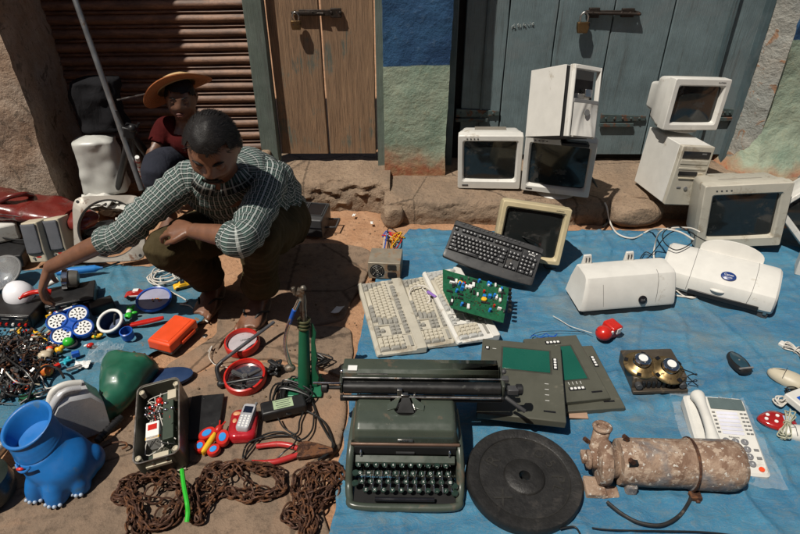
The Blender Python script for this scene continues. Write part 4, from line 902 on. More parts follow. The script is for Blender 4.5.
# ---------------------------------------------------------------- desk telephone in a plastic bag
BAG = pm('clear_plastic_film', (.85, .87, .88), .08, var=.03, alpha=.13, bmp=1.0, bs=40, coat=1)
ph = T('telephone', 'white desk telephone with handset and grey display beside the pump', 'telephone', (.948, 1.212, .016), (6, -1, -7)); ph.scale = (1.07, 1.07, 1.0)
w, d = .165, .245
m = MB(); m.loft([[(a, b, 0) for a, b in rrect(w, d, .012)], [(a, b, .018 + .012 * (b / d + .5)) for a, b in rrect(w, d, .012)], [(a, b, .024 + .014 * (b / d + .5)) for a, b in rrect(w - .012, d - .012, .01)]]); m.build('phone_body', WHITE, ph, ang=35)
zt = lambda y: .024 + .014 * (y / d + .5) + .0005
m = MB(); hx = -w * .31
pth = [(hx, d * .44, .052), (hx, d * .34, .060), (hx, d * .1, .066), (hx, -d * .15, .062), (hx, -d * .30, .050)]
m.tube(cat_rom(pth, 5), [.018, .020, .020, .019, .018, .016, .0145, .0135, .013, .013, .013, .013, .013, .0135, .0145, .016, .018, .019, .019, .019, .018], 14); m.build('handset', WHITE, ph)
m = MB(); m.box((.028, d * .385, zt(d * .385) + .001), (.092, .038, .004)); m.build('display', pm('lcd_grey', (.09, .12, .12), .25), ph, bevel=.001)
for k in range(6):
    m = MB(); y = d * (.26 - k * .052); m.box((.022, y, zt(y)), (.056, .0095, .0015)); m.build('memory_card', pm('lilac_card', (.6, .6, .68), .5), ph)
    for xx in (-.014, .060, .070):
        m = MB(); m.box((xx, y, zt(y) + .001), (.007, .004, .003)); m.build('small_key', MGREY, ph)
kk = MB(); kk.lathe([(.0098, 0), (.0092, .003), (.007, .004), (.0001, .0036)], 14); kme = kk.mesh('key', [pm('phone_key', (.17, .17, .18), .45)], 40); dig = '123456789*0#'
for r in range(4):
    for c in range(3):
        x, y = -.004 + c * .0235 + .0, -d * (.11 + r * .088); o = bpy.data.objects.new('key', kme); col.objects.link(o); o.parent = ph; o.location = (x, y, zt(y))
        m = MB(); m.text(dig[r * 3 + c], .008, Matrix.Translation((0, 0, .0042)), .0002); m.build('lettering', PAPER, o)
m = MB(); m.lathe([(.0075, 0), (.007, .003), (.0001, .0036)], 14, (.062, -d * .43, zt(-d * .43))); m.build('redial_key', ORANGE, ph)
for r in range(2):
    m = MB(); m.box((.066, -d * (.2 + r * .1), zt(-d * .2)), (.012, .007, .003)); m.build('small_key', MGREY, ph)
m = MB(); m.text('Panasonic', .009, Matrix.Translation((.03, d * .465, zt(d * .46) + .0004)), .0002); m.text('Panasonic', .007, Matrix.Translation((.02, -d * .055, zt(-d * .055) + .0004)), .0002); m.build('lettering', MARK, ph)
m = MB(); c = P(722, 438, .01)
def bagf(u, v):
    x, y = (u - .5) * .235, (v - .5) * .34; p = Vector((x, y)); a = R_(-8); x, y = x * math.cos(a) - y * math.sin(a), x * math.sin(a) + y * math.cos(a)
    e = max(abs(2 * u - 1), abs(2 * v - 1)); return (c.x + x + .010 * nz((u, v, 0), 5, 2), c.y + y + .012 * nz((u, v, 1), 5, 2), .0165 + .010 * abs(nz((u, v, 0), 6, 1)) + .006 * abs(nz((u, v, 0), 17, 3)) - .006 * max(0, e - .8))
m.grid(bagf, 46, 60); m.build('plastic_bag', BAG, label='clear crinkled plastic bag spread under the white telephone', cat='plastic bag', recenter=True, ang=20)
# ---------------------------------------------------------------- amplifier with two car speakers on it
AM = pm('amp_bronze', (.075, .060, .045), .45, .3, .2, dirt=((.16, .12, .08), .3, 20))
am = T('amplifier', 'dusty brown car amplifier carrying two loudspeakers', 'amplifier', (.837, 1.490, .011), (-2.5, -3, -1)); w, d, h = .171, .145, .052
m = MB(); m.box((0, 0, h / 2), (w, d, h)); m.build('case', AM, am, bevel=.004)
m = MB()
for k in range(7): m.box((-w * .3 + k * .016, -d / 2 - .003, h * .45), (.010, .008, .030))
m.build('control_knob', BLACKP, am, bevel=.001)
m = MB()
for sx in (-1, 1): m.cyl((sx * w * .40, -d / 2 + .002, h * .5), (sx * w * .40, -d / 2 - .018, h * .5), .011)
m.build('dial', DGREY, am, bevel=.002)
m = MB(); m.box((0, -d / 2 - .010, .006), (w * 1.02, .02, .012)); m.build('front_rail', AM, am, bevel=.002)
for n_, (px, py, rz, lb) in enumerate(((640, 367, 20, 'left one of the two brass coloured loudspeakers resting on the amplifier'), (667, 372, -15, 'right one of the two brass coloured loudspeakers resting on the amplifier'))):
    p = P(px, py, .062); sp = T('loudspeaker', lb, 'loudspeaker', (p.x, p.y, .067), (12 if n_ else 8, 6 if n_ else -4, rz), 'car loudspeakers')
    m = MB(); m.lathe([(.052, 0), (.055, .003), (.054, .006), (.046, .007), (.040, .013), (.028, .020)], 36, cap=False); m.build('basket', BRASS, sp, ang=50)
    m = MB()
    for k in range(4): a = R_(90 * k + 45); m.box((.044 * math.cos(a), .044 * math.sin(a), .0105), (.018, .014, .0025), rz=a)
    m.build('basket_window', BLACKG, sp)
    m = MB(); m.lathe([(.024, .018), (.026, .020), (.026, .034), (.024, .036), (.017, .0365), (.016, .039), (.012, .040), (.0001, .0402)], 30); m.build('magnet', CHROME, sp, ang=40)
    m = MB(); m.lathe([(.0145, .0406), (.0145, .0412), (.0001, .0413)], 24); m.build('label_disc', PAPER, sp)
cable('speaker_wire', 'two short black wires sticking out beside the right loudspeaker', [(672, 366, .09), (682, 369, .085), (690, 372, .07), (696, 375, .055), (696, 374, .05), (688, 376, .06), (692, 381, .04), (698, 386, .012)], .0018, WIREB)
# red bell-like gadget
rg = P(606, 339, 0)
rgt = T('alarm_bell', 'small red plastic alarm gadget with a wire beside the brass loudspeakers', 'gadget', (rg.x, rg.y, .012), (0, 0, 25))
m = MB(); m.sph((-.022, -.004, .026), (.030, .030, .027), 22, 14); m.build('dome', RED, rgt)
m = MB(); m.box((.022, .006, .026), (.050, .055, .046), rot=(.1, .1, .1)); m.build('block', RED, rgt, bevel=.006)
m = MB(); m.box((.030, -.020, .030), (.020, .008, .022), rz=.1); m.box((-.004, -.024, .035), (.010, .006, .014)); m.build('label', PAPER, rgt, bevel=.001)
m = MB(); m.cyl((-.045, .008, .030), (-.028, .004, .034), .009, n=10); m.build('button', BLACKP, rgt)
cable('gadget_wire', 'thin twisted wire trailing from the red gadget over the tarpaulin', [(592, 333, .03), (582, 330, .012), (570, 326, .012), (560, 320, .012), (553, 316, .012)], .0013, WIREW)
cable('gadget_wire', 'long very thin dark wire lying across the tarpaulin right of the red gadget', [(585, 332, .012), (560, 331, .013), (540, 332, .012), (531, 336, .012)], .001, WIREB)
cable('loose_string', 'small tangle of blue string lying behind the grey panels', [(530, 338, .012), (534, 335, .014), (540, 337, .013), (546, 334, .014), (552, 337, .013), (557, 334, .013), (553, 338, .014), (546, 339, .013), (538, 339, .014), (548, 336, .015), (556, 337, .014)], .0014, BLUEP)
# mouse-shaped black handset
p = P(737, 368, 0); mo = T('scanner', 'black oval handheld device lying alone on the tarpaulin above the telephone', 'handheld device', (p.x, p.y, .012), (0, 0, 8))
pts = []
for k in range(28):
    a = 2 * math.pi * k / 28; x, y = .029 * math.cos(a), .055 * math.sin(a)
    if y < -.035: y = -.035 - (-.035 - y) * .75; x = x * 1.22
    pts.append((x, y))
m = MB(); m.loft([[(x * .96, y * .97, 0) for x, y in pts], [(x, y, .006) for x, y in pts], [(x * .97, y * .98, .014) for x, y in pts], [(x * .86, y * .92, .019) for x, y in pts]]); m.build('shell', BLACKP, mo, ang=50)
m = MB(); m.loft([[(x * .72, y * .78 + .004, .0192) for x, y in pts], [(x * .66, y * .74 + .004, .0205) for x, y in pts]]); m.build('window', pm('smoky_window', (.02, .05, .07), .15), mo)
m = MB(); m.box((0, -.036, .0195), (.05, .006, .004)); m.cyl((0, .004, .020), (0, .004, .022), .003); m.build('button', MGREY, mo)
# wires, mice and game pad at the right edge
p = P(775, 426, 0); gp = T('game_controller', 'red oval controller with white buttons beside the telephone', 'controller', (p.x, p.y, .013), (0, 0, -12))
pts = [(.056 * math.cos(a) * (1 + .1 * math.cos(a + 2)), .033 * math.sin(a) * (1 - .18 * math.cos(2 * a))) for a in [2 * math.pi * k / 30 for k in range(30)]]
m = MB(); m.loft([[(x * .9, y * .9, 0) for x, y in pts], [(x, y, .008) for x, y in pts], [(x * .92, y * .9, .016) for x, y in pts], [(x * .7, y * .6, .019) for x, y in pts]]); m.build('shell', pm('candy_red', (.33, .012, .01), .15, coat=1), gp, ang=70)
for q in ((-.028, .010), (-.036, -.008), (.0, .012), (-.010, -.014)):
    m = MB(); m.cyl((q[0], q[1], .017), (q[0], q[1], .0215), .0055, n=14); m.build('button', PAPER, gp, bevel=.001)
m = MB(); m.box((.026, .006, .019), (.022, .018, .002)); m.build('label', pm('pale_blue', (.4, .5, .65), .4), gp)
def mouse(label, px, py, yaw, mat_, s=1):
    p = P(px, py, 0); t = T('computer_mouse', label, 'mouse', (p.x, p.y, .012), (0, 0, yaw)); m = MB()
    pts = [(.031 * s * math.cos(a) * (1 - .14 * math.sin(a)), .058 * s * math.sin(a)) for a in [2 * math.pi * k / 28 for k in range(28)]]
    m.loft([[(x * .93, y * .95, 0) for x, y in pts], [(x, y, .008) for x, y in pts]] + [[(x * q, y * q - .004 * (1 - q), .008 + .026 * s * math.sqrt(1 - q * q)) for x, y in pts] for q in (.97, .9, .78, .6, .4, .15)]); m.build('shell', mat_, t, ang=60)
    m = MB(); m.tube([(-.028 * s, .014 * s, .026 * s), (0, .014 * s, .036 * s), (.028 * s, .014 * s, .026 * s)], .0009, 5); m.tube([(0, .016 * s, .036 * s), (0, .05 * s, .020 * s)], .0009, 5); m.build('button_seam', MARK, t)
    return t
mouse('cream computer mouse at the right edge above the red controller', 786, 384, 48, CREAM, 1.1)
mouse('white computer mouse lying right of the red controller', 795, 438, 80, WHITE, .9)
def bundle(label, px, py, yaw, L_, wd, n, mat_, seed, z=.02, name='cable_bundle'):
    rnd = random.Random(seed); m = MB()
    for k in range(n):
        o = (k - n / 2) * wd / n; h = z * .3 + rnd.random() * z
        pts = [(-L_ / 2 + rnd.uniform(0, .012), o, h), (-L_ * .25, o * .8, h + .004), (0, o * .35, z * .8), (L_ * .25, o * .8, h + .003), (L_ / 2 - rnd.uniform(0, .012), o * 1.1, h), (L_ / 2 - .006, -o * .8, h * .6), (0, -o * .3, z * .4), (-L_ / 2 + .006, -o, h * .6)]
        m.tube(cat_rom(pts, 5, True), .0021, 6, closed=True)
    m.torus((0, 0, z * .7), wd * .30, .002, Matrix.Rotation(R_(90), 4, 'Y'), 16, 6)
    p = P(px, py, 0); return m.build(name, mat_, label=label, cat='cable', loc=(p.x, p.y, .012), rot=(0, 0, yaw))
bundle('beige cable tied in a bundle hanging over the red controller', 783, 432, 55, .115, .032, 7, pm('greenish_cable', (.38, .38, .28), .5), 3, .035)
bundle('tangle of pale mouse cables between cream mouse and red controller', 785, 405, 15, .09, .035, 8, WIREW, 4, .02)
bundle('white and red cable bundle at the right edge above the cream mouse', 794, 356, -60, .085, .045, 8, WIREW, 5, .022)
bundle('dark cable bundle at the right edge behind the cream mouse', 800, 398, 10, .10, .05, 7, WIREB, 6, .02)
m = MB(); m.box((0, 0, .006), (.05, .026, .012)); p = P(785, 350, 0); m.build('cable_plug', WHITE, label='flat white plug at the right edge above the cable bundles', cat='plug', loc=(p.x, p.y, .012), rot=(0, 0, -50), bevel=.003)
p = P(799, 408, 0); bx = T('router_box', 'white box with a blue mark cut off by the right edge', 'box', (p.x, p.y, .025), (4, 3, 25)); m = MB(); m.box((0, 0, .012), (.10, .07, .024)); m.build('box_body', WHITE, bx, bevel=.004)
m = MB(); m.box((-.02, 0, .0245), (.022, .018, .002)); m.build('label', BLUEP, bx)
p = P(799, 275, 0); m = MB(); m.box((0, 0, .05), (.12, .09, .10)); m.build('drive_box', WHITE, label='white box below the tilted monitor at the right edge', cat='box', loc=(p.x + .045, p.y, .008), rot=(0, 0, -30), bevel=.004)
m = MB(); m.box((0, 0, .07), (.14, .1, .14)); 
for k in range(5): m.box((-.072, 0, .03 + k * .022), (.004, .08, .010), 1)
p = PY(803, 196, 2.72); m.build('drive_box', [MGREY, DGREY], label='grey ribbed box behind the tilted monitor at the right edge', cat='box', loc=(p.x + .03, p.y, .116), rot=(0, 20, -20), bevel=.002)
m = MB(); m.prism([(-.03, -.012), (.028, -.015), (.030, .008), (.010, .014), (-.026, .010)], 0, .003); p = P(577, 419, 0); m.build('paper_scrap', pm('cardboard', (.34, .22, .15), .8), label='torn brown cardboard scrap below the grey panels', cat='paper scrap', loc=(p.x, p.y, .0155))
# ================================================================ PEOPLE
def skin_mat(name, c):
    m, nt, b = base_mat(name); tc = N(nt, 'TexCoord').outputs['Object']
    f = tex(nt, tc, 30, 5, .6); cc = mixc(nt, ramp(nt, f, 0, 1, (.3, .7)), tuple(x * .78 for x in c), tuple(x * 1.15 for x in c))
    nt.links.new(cc, b.inputs['Base Color']); b.inputs['Roughness'].default_value = .42; b.inputs['Subsurface Weight'].default_value = .06; b.inputs['Subsurface Radius'].default_value = (.02, .008, .004); b.inputs['Subsurface Scale'].default_value = .3
    bump(nt, b, tex(nt, tc, 220, 3), .25, .002); return m
SKIN = skin_mat('brown_skin', (.165, .075, .042)); SKIN2 = skin_mat('darker_skin', (.13, .062, .038))
HAIR = pm('black_hair', (.007, .006, .006), .55, var=.4, vs=80, bmp=.3, bs=260, spec=.3)
def cloth_mat(name, c, var=.2, dirt=None):
    m, nt, b = base_mat(name); tc = N(nt, 'TexCoord').outputs['Object']
    f = tex(nt, tc, 6, 6, .6); f2 = tex(nt, tc, 400, 2); cc = mixc(nt, ramp(nt, f, 0, 1, (.3, .7)), tuple(x * (1 - var) for x in c), tuple(x * (1 + var) for x in c))
    if dirt: cc = mixc(nt, ramp(nt, tex(nt, tc, 4, 7, .7), 0, dirt[1], (.5, .7)), cc, dirt[0])
    nt.links.new(cc, b.inputs['Base Color']); b.inputs['Roughness'].default_value = .95; b.inputs['Specular IOR Level'].default_value = .15
    w = tex(nt, mp(nt, tc, (1, 1, .5)), 22, 5, .55, 1.2); s = N(nt, 'Math', operation='MULTIPLY_ADD'); nt.links.new(f2, s.inputs[0]); s.inputs[1].default_value = .1; nt.links.new(w, s.inputs[2])
    bump(nt, b, s.outputs[0], .55, .012); return m
OLIVE = cloth_mat('olive_trousers', (.046, .035, .016), .25, ((.11, .085, .05), .4))
REDC = cloth_mat('dark_red_cloth', (.050, .005, .005)); JEAN = cloth_mat('grey_jeans', (.022, .024, .034))
m, nt, b = base_mat('plaid_cotton'); uv = N(nt, 'TexCoord').outputs['UV']; sp = N(nt, 'SeparateXYZ'); nt.links.new(uv, sp.inputs[0])
def stripe(src, period, lo, hi):
    a = N(nt, 'Math', operation='DIVIDE'); nt.links.new(src, a.inputs[0]); a.inputs[1].default_value = period
    f = N(nt, 'Math', operation='FRACT'); nt.links.new(a.outputs[0], f.inputs[0])
    g1 = N(nt, 'Math', operation='GREATER_THAN'); nt.links.new(f.outputs[0], g1.inputs[0]); g1.inputs[1].default_value = lo
    g2 = N(nt, 'Math', operation='LESS_THAN'); nt.links.new(f.outputs[0], g2.inputs[0]); g2.inputs[1].default_value = hi
    mu = N(nt, 'Math', operation='MULTIPLY'); nt.links.new(g1.outputs[0], mu.inputs[0]); nt.links.new(g2.outputs[0], mu.inputs[1]); return mu.outputs[0]
cc = mixc(nt, stripe(sp.outputs[1], .020, .0, .45), (.006, .016, .015), (.022, .055, .046))
cc = mixc(nt, stripe(sp.outputs[0], .0165, .0, .25), cc, (.32, .35, .34)); cc = mixc(nt, stripe(sp.outputs[0], .0165, .54, .64), cc, (.13, .17, .16))
h = N(nt, 'Math', operation='MULTIPLY'); nt.links.new(stripe(sp.outputs[1], .020, .62, .70), h.inputs[0]); h.inputs[1].default_value = .55; cc = mixc(nt, h.outputs[0], cc, (.5, .53, .5))
nt.links.new(cc, b.inputs['Base Color']); b.inputs['Roughness'].default_value = .85
tc = N(nt, 'TexCoord').outputs['Object']; bump(nt, b, tex(nt, tc, 26, 5, .6, 1.0), .5, .012); PLAID = m
V = Vector
def wrinkle(m, amp, sc, seed, dirv=None):
    m.v = [tuple(V(v) + V((nz(v, sc, seed), nz(v, sc, seed + 1), nz(v, sc, seed + 2))) * amp) for v in m.v]
def limb(m, pts, rad, n=16, k=6, mi=0, uvs=None, flat=1.0, up=None, fold=0, seed=0):
    """tapered tube through joints; rad is one radius per joint"""
    path = cat_rom(pts, k); rr = []
    for i in range(len(path)):
        t = i / k; a = min(int(t), len(rad) - 2); f = t - a; f = f * f * (3 - 2 * f); rr.append(rad[a] * (1 - f) + rad[a + 1] * f)
    rings = []; x = V(up) if up else V((0, 0, 1)); L_ = [0]
    for i, p in enumerate(path):
        t = (path[min(i + 1, len(path) - 1)] - path[max(i - 1, 0)]).normalized()
        x = (x - t * x.dot(t)).normalized(); y = t.cross(x)
        if i: L_.append(L_[-1] + (p - path[i - 1]).length)
        ring = []
        for q in range(n):
            a = 2 * math.pi * q / n; d = x * math.cos(a) * flat + y * math.sin(a)
            f = fold * rr[i] * (math.sin(L_[-1] * 150 + 2.2 * math.sin(a + seed) + seed) * .5 + nz(p + d * rr[i], 14, seed) + 1.2 * abs(nz(p + d * rr[i], 26, seed + 3)) - .35) if fold else 0
            ring.append(p + d * (rr[i] + f))
        rings.append(ring)
    rm = max(rad)
    m.loft(rings, True, mi, uvs=(lambda kk, ii: (ii / n * 2 * math.pi * rm, L_[min(kk, len(L_) - 1)])) if uvs else None)
def hand(m, wr, fwd, nrm, side, s=1.0, curl=(.5, .55, .6, .65), thumb=.6, spread=.06):
    """palm leaves the wrist along fwd, nrm is the back of the hand, side = +1 puts the thumb on nrm x fwd"""
    f = V(fwd).normalized(); n_ = V(nrm); n_ = (n_ - f * n_.dot(f)).normalized(); sd = n_.cross(f) * side
    rings = []
    for t, w, th in ((-.012, .024, .019), (.01, .028, .018), (.035, .037, .017), (.06, .041, .0155), (.082, .040, .0125), (.090, .034, .009)):
        c = V(wr) + f * t * s; rings.append([c + sd * math.cos(a) * w * s + n_ * math.sin(a) * th * s for a in [2 * math.pi * k / 16 for k in range(16)]])
    m.loft(rings)
    for k, (off, ln) in enumerate(((.030, .90), (.010, 1.0), (-.0105, .95), (-.030, .76))):
        p = V(wr) + f * .080 * s + sd * off * s; a = 0; d0 = (f + sd * spread * (1.5 - k)).normalized(); pts = [p - d0 * .012 * s, p]
        for j, sl in enumerate((.044, .027, .021)):
            a += curl[k] * (1, 1.1, .8)[j]; d = d0 * math.cos(a) - n_ * math.sin(a); p = p + d * sl * ln * s; pts.append(p)
        limb(m, pts, [.0098 * s, .0095 * s, .0085 * s, .0078 * s, .0058 * s], 10, 4)
    p = V(wr) + f * .020 * s + sd * .024 * s; d = (f * .75 + sd * .75 - n_ * thumb * .5).normalized(); pts = [p - d * .01 * s, p, p + d * .036 * s]
    d2 = (f * .95 + sd * .25 - n_ * thumb).normalized(); pts += [pts[-1] + d2 * .028 * s]; pts += [pts[-1] + (d2 - n_ * .3).normalized() * .020 * s]
    limb(m, pts, [.014 * s, .0145 * s, .0115 * s, .0095 * s, .0065 * s], 10, 4)
def foot(m, ank, fwd, s=1.0, side=1):
    f = V(fwd); f.z = 0; f.normalize(); sd = V((f.y, -f.x, 0)); a = V(ank); g0 = a.z
    rings = []
    for t, w, h0, h1 in ((-.055, .018, .012, .045), (-.045, .028, .004, .065), (-.015, .032, .0, .095), (.02, .032, .002, .090), (.06, .038, .004, .062), (.105, .046, .002, .040), (.135, .046, .0, .028), (.15, .040, .004, .022)):
        c = V((a.x, a.y, 0)) + f * t * s; z0 = .012 + h0 * s; z1 = .012 + h1 * s
        rings.append([c + sd * math.cos(q) * w * s + V((0, 0, (z0 + z1) / 2 + math.sin(q) * (z1 - z0) / 2)) for q in [2 * math.pi * k / 14 for k in range(14)]])
    m.loft(rings)
    for k in range(5):
        o = (.034 - k * .0165) * side * -1; ln = (.048, .042, .038, .033, .028)[k]; p = V((a.x, a.y, 0)) + f * (.132 - k * .006) * s + sd * o * s + V((0, 0, .012 + .012 * s))
        limb(m, [p, p + f * ln * .55 * s + V((0, 0, .003)), p + f * ln * s - V((0, 0, .004))], [.0105 * s if k else .0135 * s, .0092 * s if k else .0125 * s, .0065 * s if k else .009 * s], 10, 4)
def head_mesh(m, M, s=1.0, mi=0, n=64, mm=56):
    bumps = [((0, -.098, .020), .013, (0, -.006, 0)), ((0, -.100, .004), .012, (0, -.012, 0)), ((0, -.103, -.012), .0115, (0, -.019, -.002)), ((.013, -.096, -.018), .008, (.004, -.006, 0)), ((-.013, -.096, -.018), .008, (-.004, -.006, 0)),
             ((.028, -.090, .034), .014, (0, -.007, 0)), ((-.028, -.090, .034), .014, (0, -.007, 0)), ((.031, -.088, .014), .0125, (0, .012, 0)), ((-.031, -.088, .014), .0125, (0, .012, 0)),
             ((.046, -.072, -.012), .018, (.004, -.006, 0)), ((-.046, -.072, -.012), .018, (-.004, -.006, 0)), ((0, -.090, -.050), .017, (0, -.008, 0)), ((0, -.094, -.044), .007, (0, -.004, 0)), ((0, -.094, -.057), .007, (0, -.004, 0)), ((0, -.098, -.0505), .004, (0, .006, 0)),
             ((0, -.078, -.096), .020, (0, -.014, -.004)), ((.045, -.02, -.075), .028, (.004, 0, 0)), ((-.045, -.02, -.075), .028, (-.004, 0, 0)), ((0, .06, -.08), .05, (0, -.02, .01))]
    rings = []
    for k in range(mm + 1):
        a = math.pi * (k + .002) / (mm + .004) - math.pi / 2; ring = []
        for i in range(n):
            th = 2 * math.pi * i / n; d = V((math.cos(a) * math.cos(th), math.cos(a) * math.sin(th), math.sin(a)))
            p = V((d.x * .077, d.y * .098, d.z * .118))
            if p.z < -.02: q = min(1, (-.02 - p.z) / .098); p.x *= 1 - .30 * q * q; p.y *= 1 - .12 * q
            if p.y < 0: p.y *= 1 - .06 * (1 - abs(d.x)) ** 2
            o = V()
            for c, sg, v in bumps: o += V(v) * math.exp(-((p - V(c)).length / sg) ** 2 / 2)
            ring.append(M @ ((p + o) * s))
        rings.append(ring)
    m.loft(rings, True, mi)
    for sx in (-1, 1):
        pts = [V((sx * .076, .012, .022)), V((sx * .084, .022, .030)), V((sx * .087, .030, .012)), V((sx * .083, .022, -.010)), V((sx * .076, .008, -.026)), V((sx * .075, .006, -.005))]
        m.tube([M @ (p * s) for p in cat_rom(pts, 4, True)], .0055 * s, 8, mi, closed=True)
        m.sph(M @ (V((sx * .078, .014, .004)) * s), (.006 * s, .012 * s, .020 * s), 10, 8, mi, M.to_3x3())
def face_details(parent, M, s=1.0, lids=.6, moustache=True):
    m = MB()
    for sx in (-1, 1): m.sph(M @ (V((sx * .031, -.0765, .0135)) * s), .0112 * s, 16, 12)
    ey = m.build('eye', pm('eye_white', (.26, .22, .19), .3), parent)
    m = MB()
    for sx in (-1, 1): m.sph(M @ (V((sx * .031, -.0840, .0105)) * s), (.0062 * s, .0052 * s, .0062 * s), 12, 8, 0, M.to_3x3())
    m.build('iris', pm('dark_iris', (.012, .006, .004), .1), ey)
    m = MB()
    for sx in (-1, 1): m.sph(M @ (V((sx * .031, -.0765, .0185)) * s), .0142 * s, 16, 12)
    m.build('eyelid', SKIN if moustache else SKIN2, parent)
    m = MB()
    for sx in (-1, 1):
        pts = [V((sx * (.014 + .034 * t), -.094 + .016 * t * t, .034 + .008 * math.sin(math.pi * t * .8))) for t in [k / 6 for k in range(7)]]
        m.tube([M @ (p * s) for p in pts], [.002 * s, .0038 * s, .0042 * s, .004 * s, .0035 * s, .0028 * s, .0015 * s], 8)
    m.build('eyebrow', HAIR, parent)
    m = MB(); m.sph(M @ (V((0, -.0965, -.0445)) * s), (.023 * s, .0052 * s, .0045 * s), 18, 8, 0, M.to_3x3()); m.sph(M @ (V((0, -.095, -.0565)) * s), (.020 * s, .0062 * s, .0058 * s), 18, 8, 0, M.to_3x3()); m.build('lips', skin_mat('lip', (.14, .045, .035)), parent)
    if moustache:
        m = MB(); rnd = random.Random(3)
        for k in range(420):
            t = rnd.uniform(-1, 1); p = V((t * .030, -.1035 + .012 * t * t, -.033 - .008 * abs(t) + rnd.uniform(-.006, .005)))
            d = V((t * .010, -.002, -.010 - .002 * rnd.random())); w = V((.0009, 0, 0))
            q = [M @ (v * s) for v in (p - w, p + w, p + d)]; m.add(q, [(0, 1, 2)])
        m.sph(M @ (V((0, -.0985, -.035)) * s), (.026 * s, .007 * s, .0065 * s), 16, 8, 0, M.to_3x3()); m.build('moustache', HAIR, parent)
def hair(parent, M, s=1.0, thick=.012, seed=1, line=.055, cards=2600, bald=0):
    m = MB(); n, mm = 56, 40
    rows = []
    def surf(a, th, ex):
        d = V((math.cos(a) * math.cos(th), math.cos(a) * math.sin(th), math.sin(a))); p = V((d.x * (.078 + ex), d.y * (.100 + ex), d.z * (.118 + ex)))
        return p, d
    def cover(p):   # hairline: forehead high, temples back, nape low
        if p.y < -.02: lim = line + .10 * max(0, abs(p.x) - .03) * -1 + (.0 if abs(p.x) < .05 else -.02)
        else: lim = -.055 * min(1, (p.y + .02) / .06) + line * (1 - min(1, (p.y + .02) / .06)) * .4
        return p.z > lim + .010 * nz(p, 60, 4)
    idx = {}
    for k in range(mm + 1):
        for i in range(n):
            a = math.pi * (k + .01) / (mm + .02) - math.pi / 2; th = 2 * math.pi * i / n; p, d = surf(a, th, 0)
            if cover(p):
                e = thick * (.9 + .55 * nz(p, 16, seed) + .25 * nz(p, 45, seed) + (.5 if p.z > .06 and p.y < .03 else 0)); q, _ = surf(a, th, e); idx[k, i] = len(m.v); m.v.append(tuple(M @ (q * s)))
    for (k, i) in list(idx):
        j = (i + 1) % n
        if all(x in idx for x in ((k, j), (k + 1, j), (k + 1, i))): m.f.append([idx[k, i], idx[k, j], idx[k + 1, j], idx[k + 1, i]]); m.m.append(0)
    rnd = random.Random(seed)
    for _ in range(cards):
        a = math.asin(rnd.uniform(-.5, 1)); th = rnd.uniform(0, 2 * math.pi); p, d = surf(a, th, 0)
        if not cover(p + V((0, 0, -.006))): continue
        q, _ = surf(a, th, thick * rnd.uniform(.7, 1.25)); fl = V((p.x * .9 + .03 + rnd.uniform(-.02, .02), .05 + (p.y + .03) * 1.2 + rnd.uniform(-.02, .02), -.03 + rnd.uniform(-.02, .02))); fl = (fl - d * fl.dot(d)).normalized()
        ln = rnd.uniform(.018, .036); w = d.cross(fl) * .0011
        m.add([M @ (v * s) for v in (q - w, q + w, q + fl * ln * .8 + d * rnd.uniform(-.001, .003))], [(0, 1, 2)])
    return m.build('hair', HAIR, parent, ang=180)
def remesh(o, vox, smooth=4):
    r = o.modifiers.new('one_surface', 'REMESH'); r.mode = 'VOXEL'; r.voxel_size = vox; r.use_smooth_shade = True
    s = o.modifiers.new('soften', 'SMOOTH'); s.factor = .5; s.iterations = smooth
